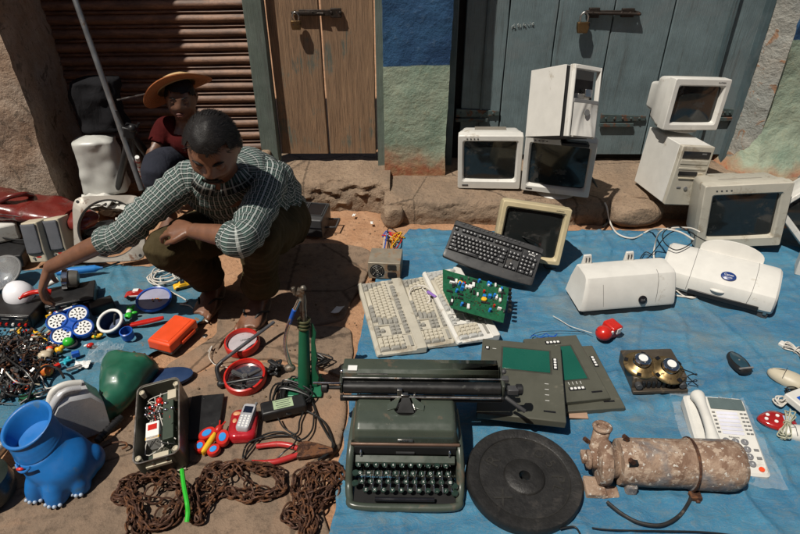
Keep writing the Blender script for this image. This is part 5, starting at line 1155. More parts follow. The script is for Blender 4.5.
# ---- the crouching man
def man():
    pelvis = V((-.555, 2.15, .25)); neck = V((-.588, 1.835, .580)); shR, shL = V((-.742, 1.86, .545)), V((-.452, 1.93, .540))
    kneeR, kneeL = P(163, 248, .365), V((-.463, 1.710, .415)); ankR, ankL = V((-.733, 1.950, .085)), V((-.535, 1.868, .085))
    elbR, wrR = P(116, 236, .41), P(49, 268, .255); elbL, wrL = V((-.487, 1.575, .49)), V((-.655, 1.655, .470))
    hc = V((-.560, 1.705, .725))
    t = T('person', 'man in a green checked shirt and olive trousers squatting among his goods', 'person', (-.63, 1.95, .012)); o = V(t.location)
    fwd = V((.02, -.86, -.53)).normalized(); upv = V((.10, -.2, .95)); zz_ = (upv - fwd * upv.dot(fwd)).normalized(); xx = (-fwd).cross(zz_)   # face along local -y
    R3 = Matrix((xx, -fwd, zz_)).transposed(); HM = Matrix.Translation(hc) @ R3.to_4x4() @ Matrix.Scale(.93, 4)
    b = MB()
    limb(b, [pelvis + V((0, .02, -.03)), pelvis + V((0, -.03, .10)), V((-.565, 2.03, .42)), V((-.580, 1.90, .53)), neck], [.105, .098, .10, .092, .052], 20)
    limb(b, [neck + V((0, .03, -.03)), neck + V((0, -.03, .045)), hc + R3 @ V((0, .02, -.04))], [.062, .055, .056], 16)
    head_mesh(b, HM)
    for sh, el, wr in ((shR, elbR, wrR), (shL, elbL, wrL)):
        limb(b, [neck.lerp(sh, .4) + V((0, .02, -.03)), sh, sh.lerp(el, .45), el, el.lerp(wr, .35), wr.lerp(el, .1), wr], [.042, .040, .031, .028, .034, .026, .0235], 16)
    hd = V((-.085, -.03, -.085)).normalized()
    hand(b, wrR, (-.42, -.22, -.80), (-.75, -.25, .45), -1, 1.0, (.38, .42, .45, .5), .7, .05)
    hand(b, wrL, (-.80, .30, -.05), (.15, -.35, .9), 1, .92, (.45, .5, .5, .55), .3, .03)
    for hx, kn, an in ((V((-.09, 0, 0)), kneeR, ankR), (V((.085, 0, 0)), kneeL, ankL)):
        limb(b, [pelvis + hx, (pelvis + hx).lerp(kn, .5), kn, kn.lerp(an, .35), an.lerp(kn, .12), an + V((0, 0, -.02))], [.076, .060, .038, .038, .033, .033], 16)
    foot(b, ankR, (-.10, -1, 0), .95, 1); foot(b, ankL, (-.18, -1, 0), .95, -1)
    b.v = [tuple(V(v) - o) for v in b.v]; bo = b.build('body', SKIN, t); remesh(bo, .0042, 3)
    HMl = Matrix.Translation(-o) @ HM
    face_details(t, HMl); hair(t, HMl, thick=.012, line=.074, cards=9000)
    # shirt: torso, two rolled sleeves, collar
    m = MB(); nT = 40
    spine = [pelvis + V((.01, .06, -.10)), pelvis + V((.005, .045, .0)), pelvis + V((0, -.02, .13)), V((-.568, 2.02, .40)), V((-.585, 1.925, .52)), V((-.590, 1.865, .575)), neck + V((0, .0, .018))]
    wd = [(.155, .115), (.158, .120), (.148, .118), (.158, .120), (.172, .108), (.135, .084), (.068, .060)]
    path = cat_rom(spine, 6); rings = []; Ls = [0]; across = (shL - shR).normalized()
    for i, p in enumerate(path):
        tt = (path[min(i + 1, len(path) - 1)] - path[max(i - 1, 0)]).normalized(); x = (across - tt * across.dot(tt)).normalized(); y = tt.cross(x)
        f = i / 6; a = min(int(f), len(wd) - 2); f -= a; w, dd = (wd[a][k] * (1 - f) + wd[a + 1][k] * f for k in (0, 1))
        if i: Ls.append(Ls[-1] + (p - path[i - 1]).length)
        ring = []
        for q in range(nT):
            an_ = 2 * math.pi * q / nT; c_, s_ = math.cos(an_), math.sin(an_); sq = (abs(c_) ** 2.6 + abs(s_) ** 2.6) ** (-1 / 2.6)
            r = V(p) + x * c_ * w * sq + y * s_ * dd * sq
            nn = (x * c_ + y * s_); fold = .011 * math.sin(Ls[-1] * 75 + 3 * math.sin(an_ * 2) + 4 * nz(r, 5, 3)) * (1 if i < 26 else .3) + .018 * nz(r, 9, 6)
            ring.append(r + nn * fold)
        rings.append(ring)
    m.loft(rings, True, 0, uvs=lambda kk, ii: (ii / nT * .9, Ls[min(kk, len(Ls) - 1)]))
    limb(m, [neck.lerp(shR, .35) + V((0, .02, -.02)), shR + V((.01, .01, -.004)), shR.lerp(elbR, .5) + V((0, 0, -.01)), elbR + V((.01, .01, -.005)), elbR.lerp(wrR, .16)], [.056, .064, .056, .050, .047], 26, 9, uvs=True, fold=.14, seed=1)
    limb(m, [neck.lerp(shL, .35) + V((0, .02, -.02)), shL + V((-.01, .0, -.006)), shL.lerp(elbL, .5) + V((.012, 0, -.01)), elbL + V((.012, -.004, .0)), elbL.lerp(wrL, .22)], [.058, .066, .060, .053, .047], 26, 9, uvs=True, fold=.14, seed=4)
    for el, wr, q, r in ((elbR, wrR, .15, .049), (elbL, wrL, .20, .048)):
        a_, c_ = el.lerp(wr, q - .07), el.lerp(wr, q + .03); limb(m, [a_, a_.lerp(c_, .5), c_], [r * .98, r * 1.04, r * .96], 26, 4, uvs=True, fold=.06, seed=7)
    sh_ = None
    # collar: two leaning flaps round the neck
    for sx in (-1, 1):
        rr = []
        for k in range(9):
            an_ = R_(90 - sx * (20 + 155 * k / 8)) ; c = neck + V((0, .016, -.006)); d = V((math.cos(an_) * .062, math.sin(an_) * .054, 0)); dn = 1 - k / 8
            base_ = c + d + V((0, 0, .012 + .020 * dn)); rr.append([base_ + V((0, 0, .006)), base_ + d * .20 + V((0, 0, .006)), base_ + d * (.62 + .30 * (1 - dn)) - V((0, 0, .018 + .026 * (1 - dn))), base_ + d * .25 - V((0, 0, .008))])
        m.loft(rr, True, 0, uvs=lambda kk, ii: (kk * .02, ii * .02))
    m.v = [tuple(V(v) - o) for v in m.v]; so = m.build('shirt', PLAID, t, ang=180)
    m = MB()
    for k in range(3):
        p = V((-.578, 1.775 - .012 * k, .545 - .05 * k)) - o; m.cyl(p, p + V((0, -.004, .002)), .006, n=10)
    # trousers
    m = MB()
    limb(m, [pelvis + V((0, .05, -.04)), pelvis + V((0, .02, .05))], [.15, .13], 22, 6)
    for hx, kn, an, sd_ in ((V((-.085, 0, 0)), kneeR, ankR, 1), (V((.085, 0, 0)), kneeL, ankL, 5)):
        limb(m, [pelvis + hx + V((0, .02, -.02)), (pelvis + hx).lerp(kn, .5) + V((0, 0, -.01)), kn + V((0, .012, -.004)), kn.lerp(an, .35) + V((0, .015, 0)), kn.lerp(an, .7) + V((0, .01, 0)), an + V((0, .0, .055))], [.110, .092, .066, .068, .064, .056], 28, 10, fold=.09, seed=sd_)
        a_ = kn.lerp(an, .72); limb(m, [a_, a_.lerp(an, .4), an + V((0, 0, .048))], [.062, .067, .058], 26, 5, fold=.05, seed=sd_ + 2)
    m.loft([[pelvis + V((-.12, -.04, -.04)), pelvis + V((.12, -.04, -.04)), pelvis + V((.12, .08, -.08)), pelvis + V((-.12, .08, -.08))], [V((-.66, 1.88, .30)), V((-.56, 1.88, .30)), V((-.56, 1.98, .18)), V((-.66, 1.98, .18))]])
    wrinkle(m, .010, 16, 9); m.v = [tuple(V(v) - o) for v in m.v]; tr = m.build('trousers', OLIVE, t); remesh(tr, .0055, 2)
    # rubber sandals
    for an, fw, sd_ in ((ankR, V((-.10, -1, 0)).normalized(), 1), (ankL, V((-.18, -1, 0)).normalized(), -1)):
        m = MB(); side = V((fw.y, -fw.x, 0)); c = V((an.x, an.y, 0)); pts = []
        for k in range(26):
            a = 2 * math.pi * k / 26; l = .125 * math.cos(a) + .055; w = (.047 if math.cos(a) > 0 else .038) * math.sin(a); pts.append(c + fw * l + side * w)
        m.loft([[p - o + V((0, 0, .004)) for p in pts], [p - o + V((0, 0, .018)) for p in pts]]); sn = m.build('sandal', pm('tan_rubber', (.20, .13, .08), .7, dirt=((.08, .05, .03), .3, 30)), t, bevel=.003)
        m = MB(); toe = c + fw * .125 + side * .008 * sd_ + V((0, 0, .02))
        for q in (-1, 1): m.tube(cat_rom([toe - o, c + fw * .09 + side * .030 * q + V((0, 0, .052)) - o, c + fw * .035 + side * .042 * q + V((0, 0, .022)) - o], 5), .0045, 6)
        m.build('strap', RUBBER, sn)
    return t
man()
# ---- the child in the straw hat behind him
def child():
    hc = PY(181, 99, 2.60); t = T('person', 'person in a wide straw hat and dark red shirt sitting behind the man', 'person', (hc.x, 2.74, .085)); o = V(t.location)
    fwd = V((.18, -.97, -.10)).normalized(); upv = V((.05, 0, 1)); z_ = (upv - fwd * upv.dot(fwd)).normalized(); x_ = (-fwd).cross(z_); R3 = Matrix((x_, -fwd, z_)).transposed(); HM = Matrix.Translation(hc) @ R3.to_4x4(); s = .80
    neck = hc + V((-.01, .05, -.115)); pel = V((hc.x - .01, 2.84, .20)); shR, shL = neck + V((-.112, .02, -.04)), neck + V((.115, .0, -.045)); kR, kL = pel + V((-.12, -.33, .12)), pel + V((.16, -.32, .14)); aR, aL = pel + V((-.13, -.30, -.10)), pel + V((.14, -.28, -.10))
    eR, wR = PY(152, 158, 2.58), P(154, 176, .24); eL = shL + V((.06, -.14, -.16)); wL = shL + V((-.05, -.28, -.17))
    b = MB(); limb(b, [pel, pel.lerp(neck, .5), neck + V((0, .02, -.06)), neck], [.10, .10, .10, .048], 18); limb(b, [neck - V((0, 0, .03)), neck + V((0, -.01, .02)), hc + V((0, .02, -.05))], [.05, .046, .05], 14); head_mesh(b, HM, s, n=44, mm=40)
    for sh, el, wr in ((shR, eR, wR), (shL, eL, wL)): limb(b, [neck.lerp(sh, .5) - V((0, 0, .02)), sh, sh.lerp(el, .5), el, wr], [.042, .042, .034, .030, .021], 14)
    hand(b, wR, (.1, -.6, -.7), (-.8, -.2, .3), -1, .85); hand(b, wL, (-.6, -.5, -.3), (.1, -.3, .9), -1, .85)
    for q, k, a in ((-1, kR, aR), (1, kL, aL)): limb(b, [pel + V((.06 * q, 0, 0)), k, a], [.075, .05, .032], 14)
    foot(b, V((aR.x, aR.y, .1)), (0, -1, 0), .8); foot(b, V((aL.x, aL.y, .1)), (.1, -1, 0), .8, -1)
    b.v = [tuple(V(v) - o) for v in b.v]; remesh(b.build('body', SKIN2, t), .006, 2)
    HMl = Matrix.Translation(-o) @ HM; face_details(t, HMl, s, moustache=False); hair(t, HMl, s, .006, 5, .060, 900)
    m = MB(); limb(m, [pel - V((0, 0, .04)), pel.lerp(neck, .5), neck + V((0, .02, -.07)), neck + V((0, .005, -.01))], [.11, .105, .108, .048], 22, fold=.03)
    limb(m, [neck.lerp(shR, .4) - V((0, 0, .02)), shR, shR.lerp(eR, .55)], [.05, .052, .048], 18, fold=.06, seed=2); limb(m, [neck.lerp(shL, .4) - V((0, 0, .02)), shL, shL.lerp(eL, .6)], [.05, .052, .048], 18, fold=.06, seed=3)
    m.v = [tuple(V(v) - o) for v in m.v]; remesh(m.build('shirt', REDC, t), .007, 2)
    m = MB(); limb(m, [pel - V((0, 0, .06)), pel + V((0, 0, .05))], [.13, .12], 20)
    for q, k, a in ((-1, kR, aR), (1, kL, aL)): limb(m, [pel + V((.06 * q, 0, 0)), k, k.lerp(a, .85)], [.095, .072, .058], 20, fold=.04, seed=q + 3)
    m.v = [tuple(V(v) - o) for v in m.v]; remesh(m.build('trousers', JEAN, t), .007, 2)
    # straw hat (can be lifted off): a thing of its own
    mm_, nt, bs_ = base_mat('straw'); uvn = N(nt, 'TexCoord').outputs['Object']; w = N(nt, 'TexWave', wave_type='RINGS', rings_direction='Z'); w.inputs['Scale'].default_value = 42; w.inputs['Distortion'].default_value = 1.2; nt.links.new(uvn, w.inputs['Vector'])
    cc = mixc(nt, w.outputs[0], (.34, .095, .025), (.44, .155, .045)); cc = mixc(nt, ramp(nt, tex(nt, uvn, 60, 4), 0, .5, (.5, .7)), cc, (.20, .08, .03)); nt.links.new(cc, bs_.inputs['Base Color']); bs_.inputs['Roughness'].default_value = .7; bump(nt, bs_, w.outputs[0], .5, .003)
    A = R3.to_4x4() @ Euler((R_(-34), R_(-26), 0)).to_matrix().to_4x4(); ho = hc + R3 @ V((-.014, .026, .040))
    h = T('straw_hat', 'wide brimmed orange straw hat with a pale crown on the sitting person', 'hat', ho); h.rotation_euler = A.to_euler(); h.scale = (.86, .86, .84)
    m = MB(); m.lathe([(.100, .0), (.102, .015), (.094, .038), (.066, .056), (.03, .064), (.0005, .066), (.03, .062), (.063, .053), (.088, .036), (.097, .015), (.097, 0)], 44, cap=False); m.build('crown', pm('pale_straw', (.50, .33, .16), .7, bmp=.6, bs=80), h)
    m = MB(); br = []
    for r, z in ((.098, .004), (.115, .0), (.14, -.006), (.165, -.010), (.178, -.008), (.180, -.004), (.178, -.004), (.165, -.006), (.14, -.002), (.115, .004), (.098, .008)): br.append([(r * math.cos(a), r * math.sin(a) * .95, z - .020 * math.cos(2 * a) * (r - .085) / .09) for a in [2 * math.pi * k / 56 for k in range(56)]])
    m.loft(br, False); m.build('brim', mm_, h)
child()
# ================================================================ GOODS AND CLUTTER ON THE LEFT
SACKW = pm('white_sack', (.50, .50, .47), .35, var=.12, dirt=((.25, .22, .18), .2, 10), bmp=.7, bs=4.5)
SACKW.node_tree.nodes['Bump'].inputs['Distance'].default_value = .03
for n_ in SACKW.node_tree.nodes:
    if n_.type == 'TEX_NOISE' and abs(n_.inputs['Scale'].default_value - 4.5) < .01: n_.noise_type = 'RIDGED_MULTIFRACTAL'; n_.inputs['Detail'].default_value = 1.5; DARKC = cloth_mat('black_cloth', (.012, .012, .014))
# leaning pole
a, b = PY(72, -10, 2.74), PY(142, 190, 2.52)
a = V((a.x, a.y, a.z)); d = (a - b).normalized()
m = MB(); m.cyl((0, 0, 0), d * ((a - b).length + .6), .0125, n=14); po = m.build('metal_pole', pm('grey_pole', (.22, .23, .24), .4, .7, dirt=((.1, .06, .04), .25, 18)), label='long grey metal pole leaning against the shutter', cat='pole', loc=b)
m = MB(); q = (PY(117, 100, 2.64) - b); m.tube([q, q + V((.11, .05, .012))], .004, 8); m.build('side_rod', STEEL, po)
# folded tripod of black legs under the pole
b0 = PY(131, 133, 2.58); tp = T('tripod', 'black tripod with spread legs standing beside the white sack', 'tripod', b0)
for (px, py, z) in ((116, 196, .085), (178, 196, .05), (147, 200, .04)):
    e = P(px, py, z) - b0; m = MB(); m.tube([V((0, 0, 0)), e * .55, e], [.020, .017, .013], 10); lg = m.build('leg', BLACKP, tp); m = MB(); m.sph(e, .011, 10, 8); m.build('rubber_foot', RUBBER, lg)
m = MB(); m.box((0, 0, .01), (.05, .05, .05), rot=(.2, .3, .1)); m.cyl((-.03, 0, .02), (.04, -.01, .02), .014, n=12); m.sph((.02, -.02, .03), .018); m.build('hub', BLACKP, tp, bevel=.004)
m = MB(); m.tube([(.0, -.01, .0), (-.02, -.02, .05), (-.03, -.02, .11)], .006, 8); m.tube([(.02, 0, 0), (.05, -.01, .05)], .005, 8); m.build('handle', BLACKP, tp)
p0, p1 = PY(137, 157, 2.54), P(147, 196, .05)
m = MB(); dd = p1 - p0; fr3 = frame(dd, (1, 0, 0)).to_4x4(); m.lathe([(.0095, 0), (.0095, dd.length)], 14, M=fr3)
stv = m.build('measuring_stick', PAPER, label='white stick with red marks leaning beside the tripod', cat='stick', loc=p0)
m = MB()
for k in range(8): m.lathe([(.0098, dd.length * (.08 + k * .11)), (.0098, dd.length * (.11 + k * .11))], 14, M=fr3)
m.build('red_mark', RED, stv)
# white sack, papers, black bag
def sack(name, label, cat_, c, w, d, h, mat_, seed, amp, yaw=0, sx=1):
    m = MB(); R0 = []
    for k in range(30):
        t_ = k / 29; r = (min(1, t_ * 12 + .55)) * (1 - .16 * t_) * (1 if t_ < .93 else max(.02, 1 - ((t_ - .93) / .07) ** 1.5))
        ring = []
        for i in range(40):
            a = 2 * math.pi * i / 40; c_, s_ = math.cos(a), math.sin(a); sq = (abs(c_) ** 5 + abs(s_) ** 5) ** (-1 / 5); p = V((c_ * w / 2 * r * sq, s_ * d / 2 * r * sq, h * t_)); ring.append(p + V((c_, s_, 0)) * amp * (.8 * nz(p, 18, seed) + 1.6 * abs(nz(p, 9, seed + 2)) + .8 * abs(nz((p.x * 30, p.y * 30, p.z * 9), 1, seed)) - .4))
        R0.append(ring)
    m.loft(R0); return m.build(name, mat_, label=label, cat=cat_, loc=c, rot=(0, 0, yaw), ang=70)
c = PY(97, 172, 2.84); sack('sack', 'tall crumpled white sack standing by the plaster wall', 'sack', (PY(99, 165, 2.70).x, 2.72, .10), .205, .15, .29, SACKW, 3, .009, 12)
c = PY(92, 80, 2.80); sack('bag', 'black cloth bag resting on top of the white sack', 'bag', (c.x, 2.80, .39), .21, .16, .25, DARKC, 6, .02)
m = MB(); rnd = random.Random(8)
for k in range(12):
    cx, cy, cz = rnd.uniform(-.09, .10), rnd.uniform(-.05, .06), .008 + k * .008; yw = rnd.uniform(-.6, .6); w_, d_ = rnd.uniform(.09, .15), rnd.uniform(.07, .12); tl = rnd.uniform(-.25, .25)
    n0 = len(m.v); m.grid(lambda u, v: V((cx, cy, cz)) + Matrix.Rotation(yw, 3, 'Z') @ V(((u - .5) * w_, (v - .5) * d_, .022 * nz((u, v, k), 3, k) + (u - .5) * tl * .12)), 12, 10)
c = PY(103, 182, 2.60); po_ = m.build('paper_heap', pm('crumpled_paper', (.55, .54, .50), .8, var=.1, bmp=.4, bs=30), label='heap of crumpled white papers at the foot of the white sack', cat='papers', kind='stuff', loc=(c.x, 2.60, .02), ang=20); so = po_.modifiers.new('thick', 'SOLIDIFY'); so.thickness = .0012
# maroon leather bag
MAR = pm('maroon_leather', (.135, .018, .014), .28, var=.25, vs=9, dirt=((.10, .04, .03), .25, 14), bmp=.35, bs=24, coat=.3)
c = PY(18, 205, 2.42); lb = T('leather_bag', 'shiny maroon leather bag lying against the plaster wall', 'bag', (c.x, 2.38, .10), (0, -4, -8))
m = MB(); R0 = []
for k in range(34):
    t_ = k / 33; x = -.36 + .66 * t_; hh = .16 * (1 - .62 * t_) * math.sin(math.pi * min(1, .12 + t_ * .8)) ** .3; dd_ = .13 * (1 - .35 * t_)
    ring = []
    for i in range(32):
        a = 2 * math.pi * i / 32; p = V((x, dd_ * math.cos(a), .03 + hh * (.55 + .55 * math.sin(a)))); ring.append(p + V((0, math.cos(a), math.sin(a))) * (.022 * nz(p, 9, 2) + .012 * nz(p, 22, 3)))
    R0.append(ring)
m.loft(R0); m.build('bag_body', MAR, lb, ang=80)
m = MB(); m.tube(cat_rom([(.00, -.06, .13), (.06, -.05, .155), (.10, -.01, .15), (.09, .04, .12)], 6), .011, 10); m.build('handle', MAR, lb)
m = MB(); m.sph((.33, -.02, .03), (.085, .07, .040), 24, 14); rough(m, .012, 20, 4); m.build('side_pocket', MAR, lb)
m = MB(); m.tube(cat_rom([(-.3, -.125, .13), (-.1, -.125, .125), (.1, -.10, .09), (.2, -.09, .06)], 6), .003, 6); m.build('piping', pm('dark_maroon', (.05, .01, .01), .3), lb)
# black boxes stacked under the bag
for (px, py, z, w, d, h, yw, lb_) in ((30, 232, .0, .34, .20, .085, -12, 'black flat electronics box under the maroon bag'), (8, 262, 0, .2, .16, .06, 10, 'black casing half hidden behind the clear lamp glass'), (98, 240, 0, .16, .14, .05, 20, 'dark case on the ground inside the square speaker frame')):
    p = P(px, py, z); bxo = T('electronics_box', lb_, 'electronics', (p.x, p.y, .012), (0, 0, yw)); m = MB(); m.box((0, 0, h / 2), (w, d, h)); m.build('case', BLACKP, bxo, bevel=.006)
    m = MB()
    for k in range(5): m.box((-w * .3 + k * w * .13, -d / 2 - .003, h * .5), (w * .07, .006, h * .4))
    m.build('front_button', DGREY, bxo, bevel=.001)
m = MB(); m.tube(cat_rom([(0, 0, 0), (-.05, .03, .15), (-.09, .05, .30)], 4), .002, 6); p = P(20, 222, .10); m.build('antenna', STEEL, label='thin bent aerial rod standing up beside the two computer speakers', cat='aerial', loc=P(20, 222, .09), rot=(0, -10, 0))
p = P(4, 245, .05); wb = T('white_casing', 'white plastic casing cut off by the left edge of the picture', 'casing', (p.x - .03, p.y + .05, .075), (0, 0, 28)); m = MB(); m.box((0, 0, .04), (.16, .18, .08)); m.build('shell', WHITE, wb, bevel=.010)
m = MB(); m.box((.081, 0, .04), (.003, .14, .05)); m.build('side_panel', DGREY, wb, bevel=.001)
# two desktop speakers
for px, py, lb_ in ((41, 264, 'left one of a pair of grey and cream computer speakers'), (62, 260, 'right one of a pair of grey and cream computer speakers')):
    p = P(px, py, .03); t = T('computer_speaker', lb_, 'speaker', (p.x, p.y + .045, .03), (-10, -9, -8), 'computer speakers'); w, d, h = .085, .09, .17
    m = MB(); m.loft([[(a * (1 + .0), b, 0) for a, b in rrect(w, d, .010)], [(a * 1.0, b, h * .3) for a, b in rrect(w, d, .010)], [(a * .92, b * .8 + .008, h) for a, b in rrect(w, d, .010)]]); m.build('cabinet', CREAM, t, bevel=.003, ang=35)
    m = MB()
    m.grid(lambda u, v: ((u - .5) * w * (.86 - .05 * v), -d / 2 + .014 * v * 1.0 - .004 - .008 * math.sin(math.pi * u) * .8, h * (.24 + .74 * v)), 14, 16); g_ = m.build('grille', pm('grey_grille', (.10, .105, .12), .75, bmp=.7, bs=500), t); so = g_.modifiers.new('t', 'SOLIDIFY'); so.thickness = .004
    m = MB(); m.cyl((-.012, -d / 2, h * .12), (-.012, -d / 2 - .006, h * .12), .005, n=12); m.build('volume_knob', MGREY, t)
    m = MB(); m.box((.012, -d / 2 - .0005, h * .14), (.022, .002, .004)); m.build('label', RED, t)
# square speaker frame with round hole
c4 = [(66, 272), (130, 274), (142, 206), (74, 196)]
c = PY(104, 236, 2.18); sf = T('fan_panel', 'grey square metal frame with a big round hole standing behind the mans arm', 'frame', (c.x, 2.18, .02), (-33, 3, 10)); W_ = .285
mm_ = pm('grey_enamel', (.33, .30, .26), .5, .2, dirt=((.15, .08, .05), .3, 16))
n = 64; sqp = []
for k in range(n):
    a = 2 * math.pi * k / n; c_, s_ = math.cos(a), math.sin(a); q = (abs(c_) ** 7 + abs(s_) ** 7) ** (-1 / 7); sqp.append((c_ * q * W_ / 2, s_ * q * W_ / 2))
m = MB(); zc = W_ / 2
m.loft([[(x, .0, zc + y) for x, y in sqp], [(x, -.016, zc + y) for x, y in sqp], [(x * .985, -.018, zc + y * .985) for x, y in sqp], [(x, -.018, zc + y) for x, y in circ(W_ * .445, n)], [(x, -.010, zc + y) for x, y in circ(W_ * .425, n)], [(x, 0, zc + y) for x, y in circ(W_ * .425, n)]], False, loop=True); m.build('plate', mm_, sf, ang=40)
m = MB(); m.torus((0, -.012, zc), W_ * .435, .004, Matrix.Rotation(R_(90), 4, 'X'), 60, 8); m.build('rubber_ring', RUBBER, sf)
for sx in (-1, 1):
    for sz in (-1, 1): m = MB(); m.cyl((sx * W_ * .42, -.0182, zc + sz * W_ * .42), (sx * W_ * .42, -.0195, zc + sz * W_ * .42), .0065, n=12); m.build('screw_hole', BLACKP, sf)
# tins and wheels seen through it
for (px, py, r, h, mt_, lb_) in ((97, 225, .045, .08, pm('brown_tin', (.20, .11, .06), .5, .4, dirt=((.08, .05, .03), .4, 20)), 'rusty brown tin seen through the square frame'), (112, 232, .04, .07, DGREY, 'dark grey tin seen through the square frame')):
    p = P(px, py, 0); m = MB(); m.lathe([(r * .9, 0), (r, .004), (r, h - .004), (r * .95, h), (r * .85, h - .004), (.001, h - .005)], 28); m.build('tin', mt_, label=lb_, cat='tin', loc=(p.x, 2.34, .012))
p = P(84, 250, 0); m = MB(); m.torus((0, 0, .02), .055, .016, None, 36, 12); m.torus((0, 0, .02), .02, .006, None, 20, 8); m.box((0, 0, .02), (.08, .012, .008)); m.box((0, 0, .02), (.012, .08, .008)); m.build('rubber_roller', RUBBER, label='small black rubber wheel lying inside the square frame', cat='wheel', loc=(p.x + .02, 2.25, .013), rot=(8, 0, 0))
# clear lamp glass, white dome, grinder-like motor, blue torch
p = P(8, 275, .05); lg = T('lamp_reflector', 'round clear glass headlamp cut off by the left edge', 'headlamp', (p.x, p.y, .03), (28, -6, 0))
m = MB(); m.lathe([(.03, -.05), (.055, -.03), (.075, 0), (.078, .004), (.073, .004), (.052, -.026), (.02, -.044), (.0005, -.046)], 40, (0, 0, .05), cap=False); m.build('reflector', CHROME, lg)
m = MB(); m.lathe([(.079, .050), (.074, .058), (.05, .066), (.0005, .070)], 40); m.build('glass', pm('clear_glass', (.9, .92, .92), .04, trans=.9, var=.02), lg); m = MB(); m.torus((0, 0, .053), .078, .005, None, 40, 8); m.build('rim', MGREY, lg)
p = P(20, 296, .07); dm = T('plastic_dome', 'white plastic dome the man is reaching for', 'lamp cover', (p.x, p.y, .075), (14, 8, -30)); m = MB(); m.lathe([(.062, 0), (.060, .012), (.052, .030), (.036, .046), (.016, .054), (.0005, .056), (.014, .050), (.034, .042), (.05, .026), (.056, .004)], 40, cap=False, sy=.85); m.build('dome', pm('milk_plastic', (.78, .78, .82), .3, var=.04), dm)
p = P(38, 297, .06); m = MB(); m.tube(cat_rom([(-.05, -.02, .01), (-.02, .0, .02), (.02, .005, .025), (.05, .02, .012)], 5), [.006] * 3 + [.010] * 10 + [.012] * 3, 10); m.box((.03, .01, .02), (.03, .028, .022), rz=.4); m.build('red_plug', RED, label='red plastic fitting held in the mans right hand', cat='fitting', loc=P(36, 298, .09), bevel=.002)
p = P(82, 273, .03); m = MB(); Mq = Matrix.Rotation(R_(90), 4, 'Y'); m.lathe([(.006, -.095), (.013, -.09), (.015, -.06), (.015, .055), (.012, .06), (.006, .075), (.004, .085)], 22, M=Mq); m.build('blue_torch', pm('torch_blue', (.03, .20, .55), .35, dirt=((.08, .1, .12), .2, 20)), label='light blue cylindrical torch lying behind the motor', cat='torch', loc=(p.x, p.y, .045), rot=(0, 0, 12))
p = P(74, 292, .03); mo = T('small_motor', 'small grey motor with a clear round cover on the black box', 'motor', (p.x, p.y, .06), (0, 12, 20)); m = MB(); m.lathe([(.02, -.035), (.034, -.03), (.036, .0), (.034, .022), (.02, .028)], 28, (0, 0, .03), Mq); m.build('casing', pm('cast_grey', (.16, .15, .13), .4, .5, dirt=((.1, .07, .05), .3, 20)), mo)
m = MB(); m.lathe([(.036, -.032), (.041, -.03), (.041, -.012), (.036, -.010)], 28, (0, 0, .03), Mq); m.build('clear_cover', CHROME, mo); m = MB(); m.cyl((-.045, 0, .03), (-.10, -.02, .005), .010, .007); m.build('nozzle', WHITE, mo)
# black car radio, adaptor boxes
def radio(label, px, py, z, w, d, h, yaw, rows=1):
    p = P(px, py, z); t = T('car_radio', label, 'radio', (p.x, p.y, z), (0, 0, yaw)); m = MB(); m.box((0, 0, h / 2), (w, d, h)); m.build('case', BLACKP, t, bevel=.004); rnd = random.Random(px)
    m = MB(); m.box((0, -d / 2 - .003, h / 2), (w * .98, .006, h * .96)); m.build('fascia', BLACKG, t, bevel=.002)
    for k in range(9):
        m = MB(); m.cyl((-w * .42 + k * w * .105, -d / 2 - .006, h * .35), (-w * .42 + k * w * .105, -d / 2 - .013, h * .35), .0048, n=10); m.build('button', RED if k % 3 else PAPER, t)
    m = MB()
    for k in range(4): m.box((-w * .35 + k * w * .23, -d / 2 - .0065, h * .75), (w * .12, .002, .004))
    m.build('printed_line', MGREY, t)
radio('large black car radio with a row of red buttons under the white dome', 14, 316, .016, .23, .13, .055, -3)
radio('black car stereo box left of the blue shower fitting', 74, 302, .016, .17, .13, .045, 20)
p = P(104, 312, .0); m = MB(); m.box((0, 0, .018), (.085, .055, .036)); m.build('adaptor', BLACKP, label='black power adaptor on the blue cloth right of the blue fitting', cat='adaptor', loc=(p.x, p.y, .014), rot=(0, 0, 35), bevel=.005)
# blue fitting with four round grilles
p = P(71, 326, .05); bf = T('blue_fitting', 'bright blue plastic fitting with four round perforated white discs', 'drain fitting', (p.x, p.y, .045), (22, -4, 34)); WM = PAPER
for i_, (x, y) in enumerate(((-.036, -.030), (.034, -.032), (-.034, .034), (.036, .032))):
    m = MB(); m.lathe([(.033, 0), (.037, .004), (.037, .020), (.033, .024), (.0305, .020), (.0305, .014)], 32, (x, y, 0)); cu_ = m.build('cup', BLUEP, bf); m = MB(); m.lathe([(.0300, .014), (.0295, .018), (.012, .0195), (.0001, .020)], 32, (x, y, 0)); dk = m.build('disc', WM, cu_)
    m = MB()
    for r_, nn in ((.0085, 5), (.0205, 10)):
        for k in range(nn): a = 2 * math.pi * k / nn + i_; m.box((x + r_ * math.cos(a), y + r_ * math.sin(a), .0192), (.0078, .0042, .0016), rz=a)
    m.build('hole_pattern', BLACKG, dk)
m = MB(); m.box((0, 0, .010), (.06, .06, .018)); m.box((.0, .068, .012), (.075, .014, .022)); m.build('bridge', BLUEP, bf, bevel=.004); m = MB(); m.box((0, .068, .0235), (.055, .007, .0015)); m.build('label', WM, bf)
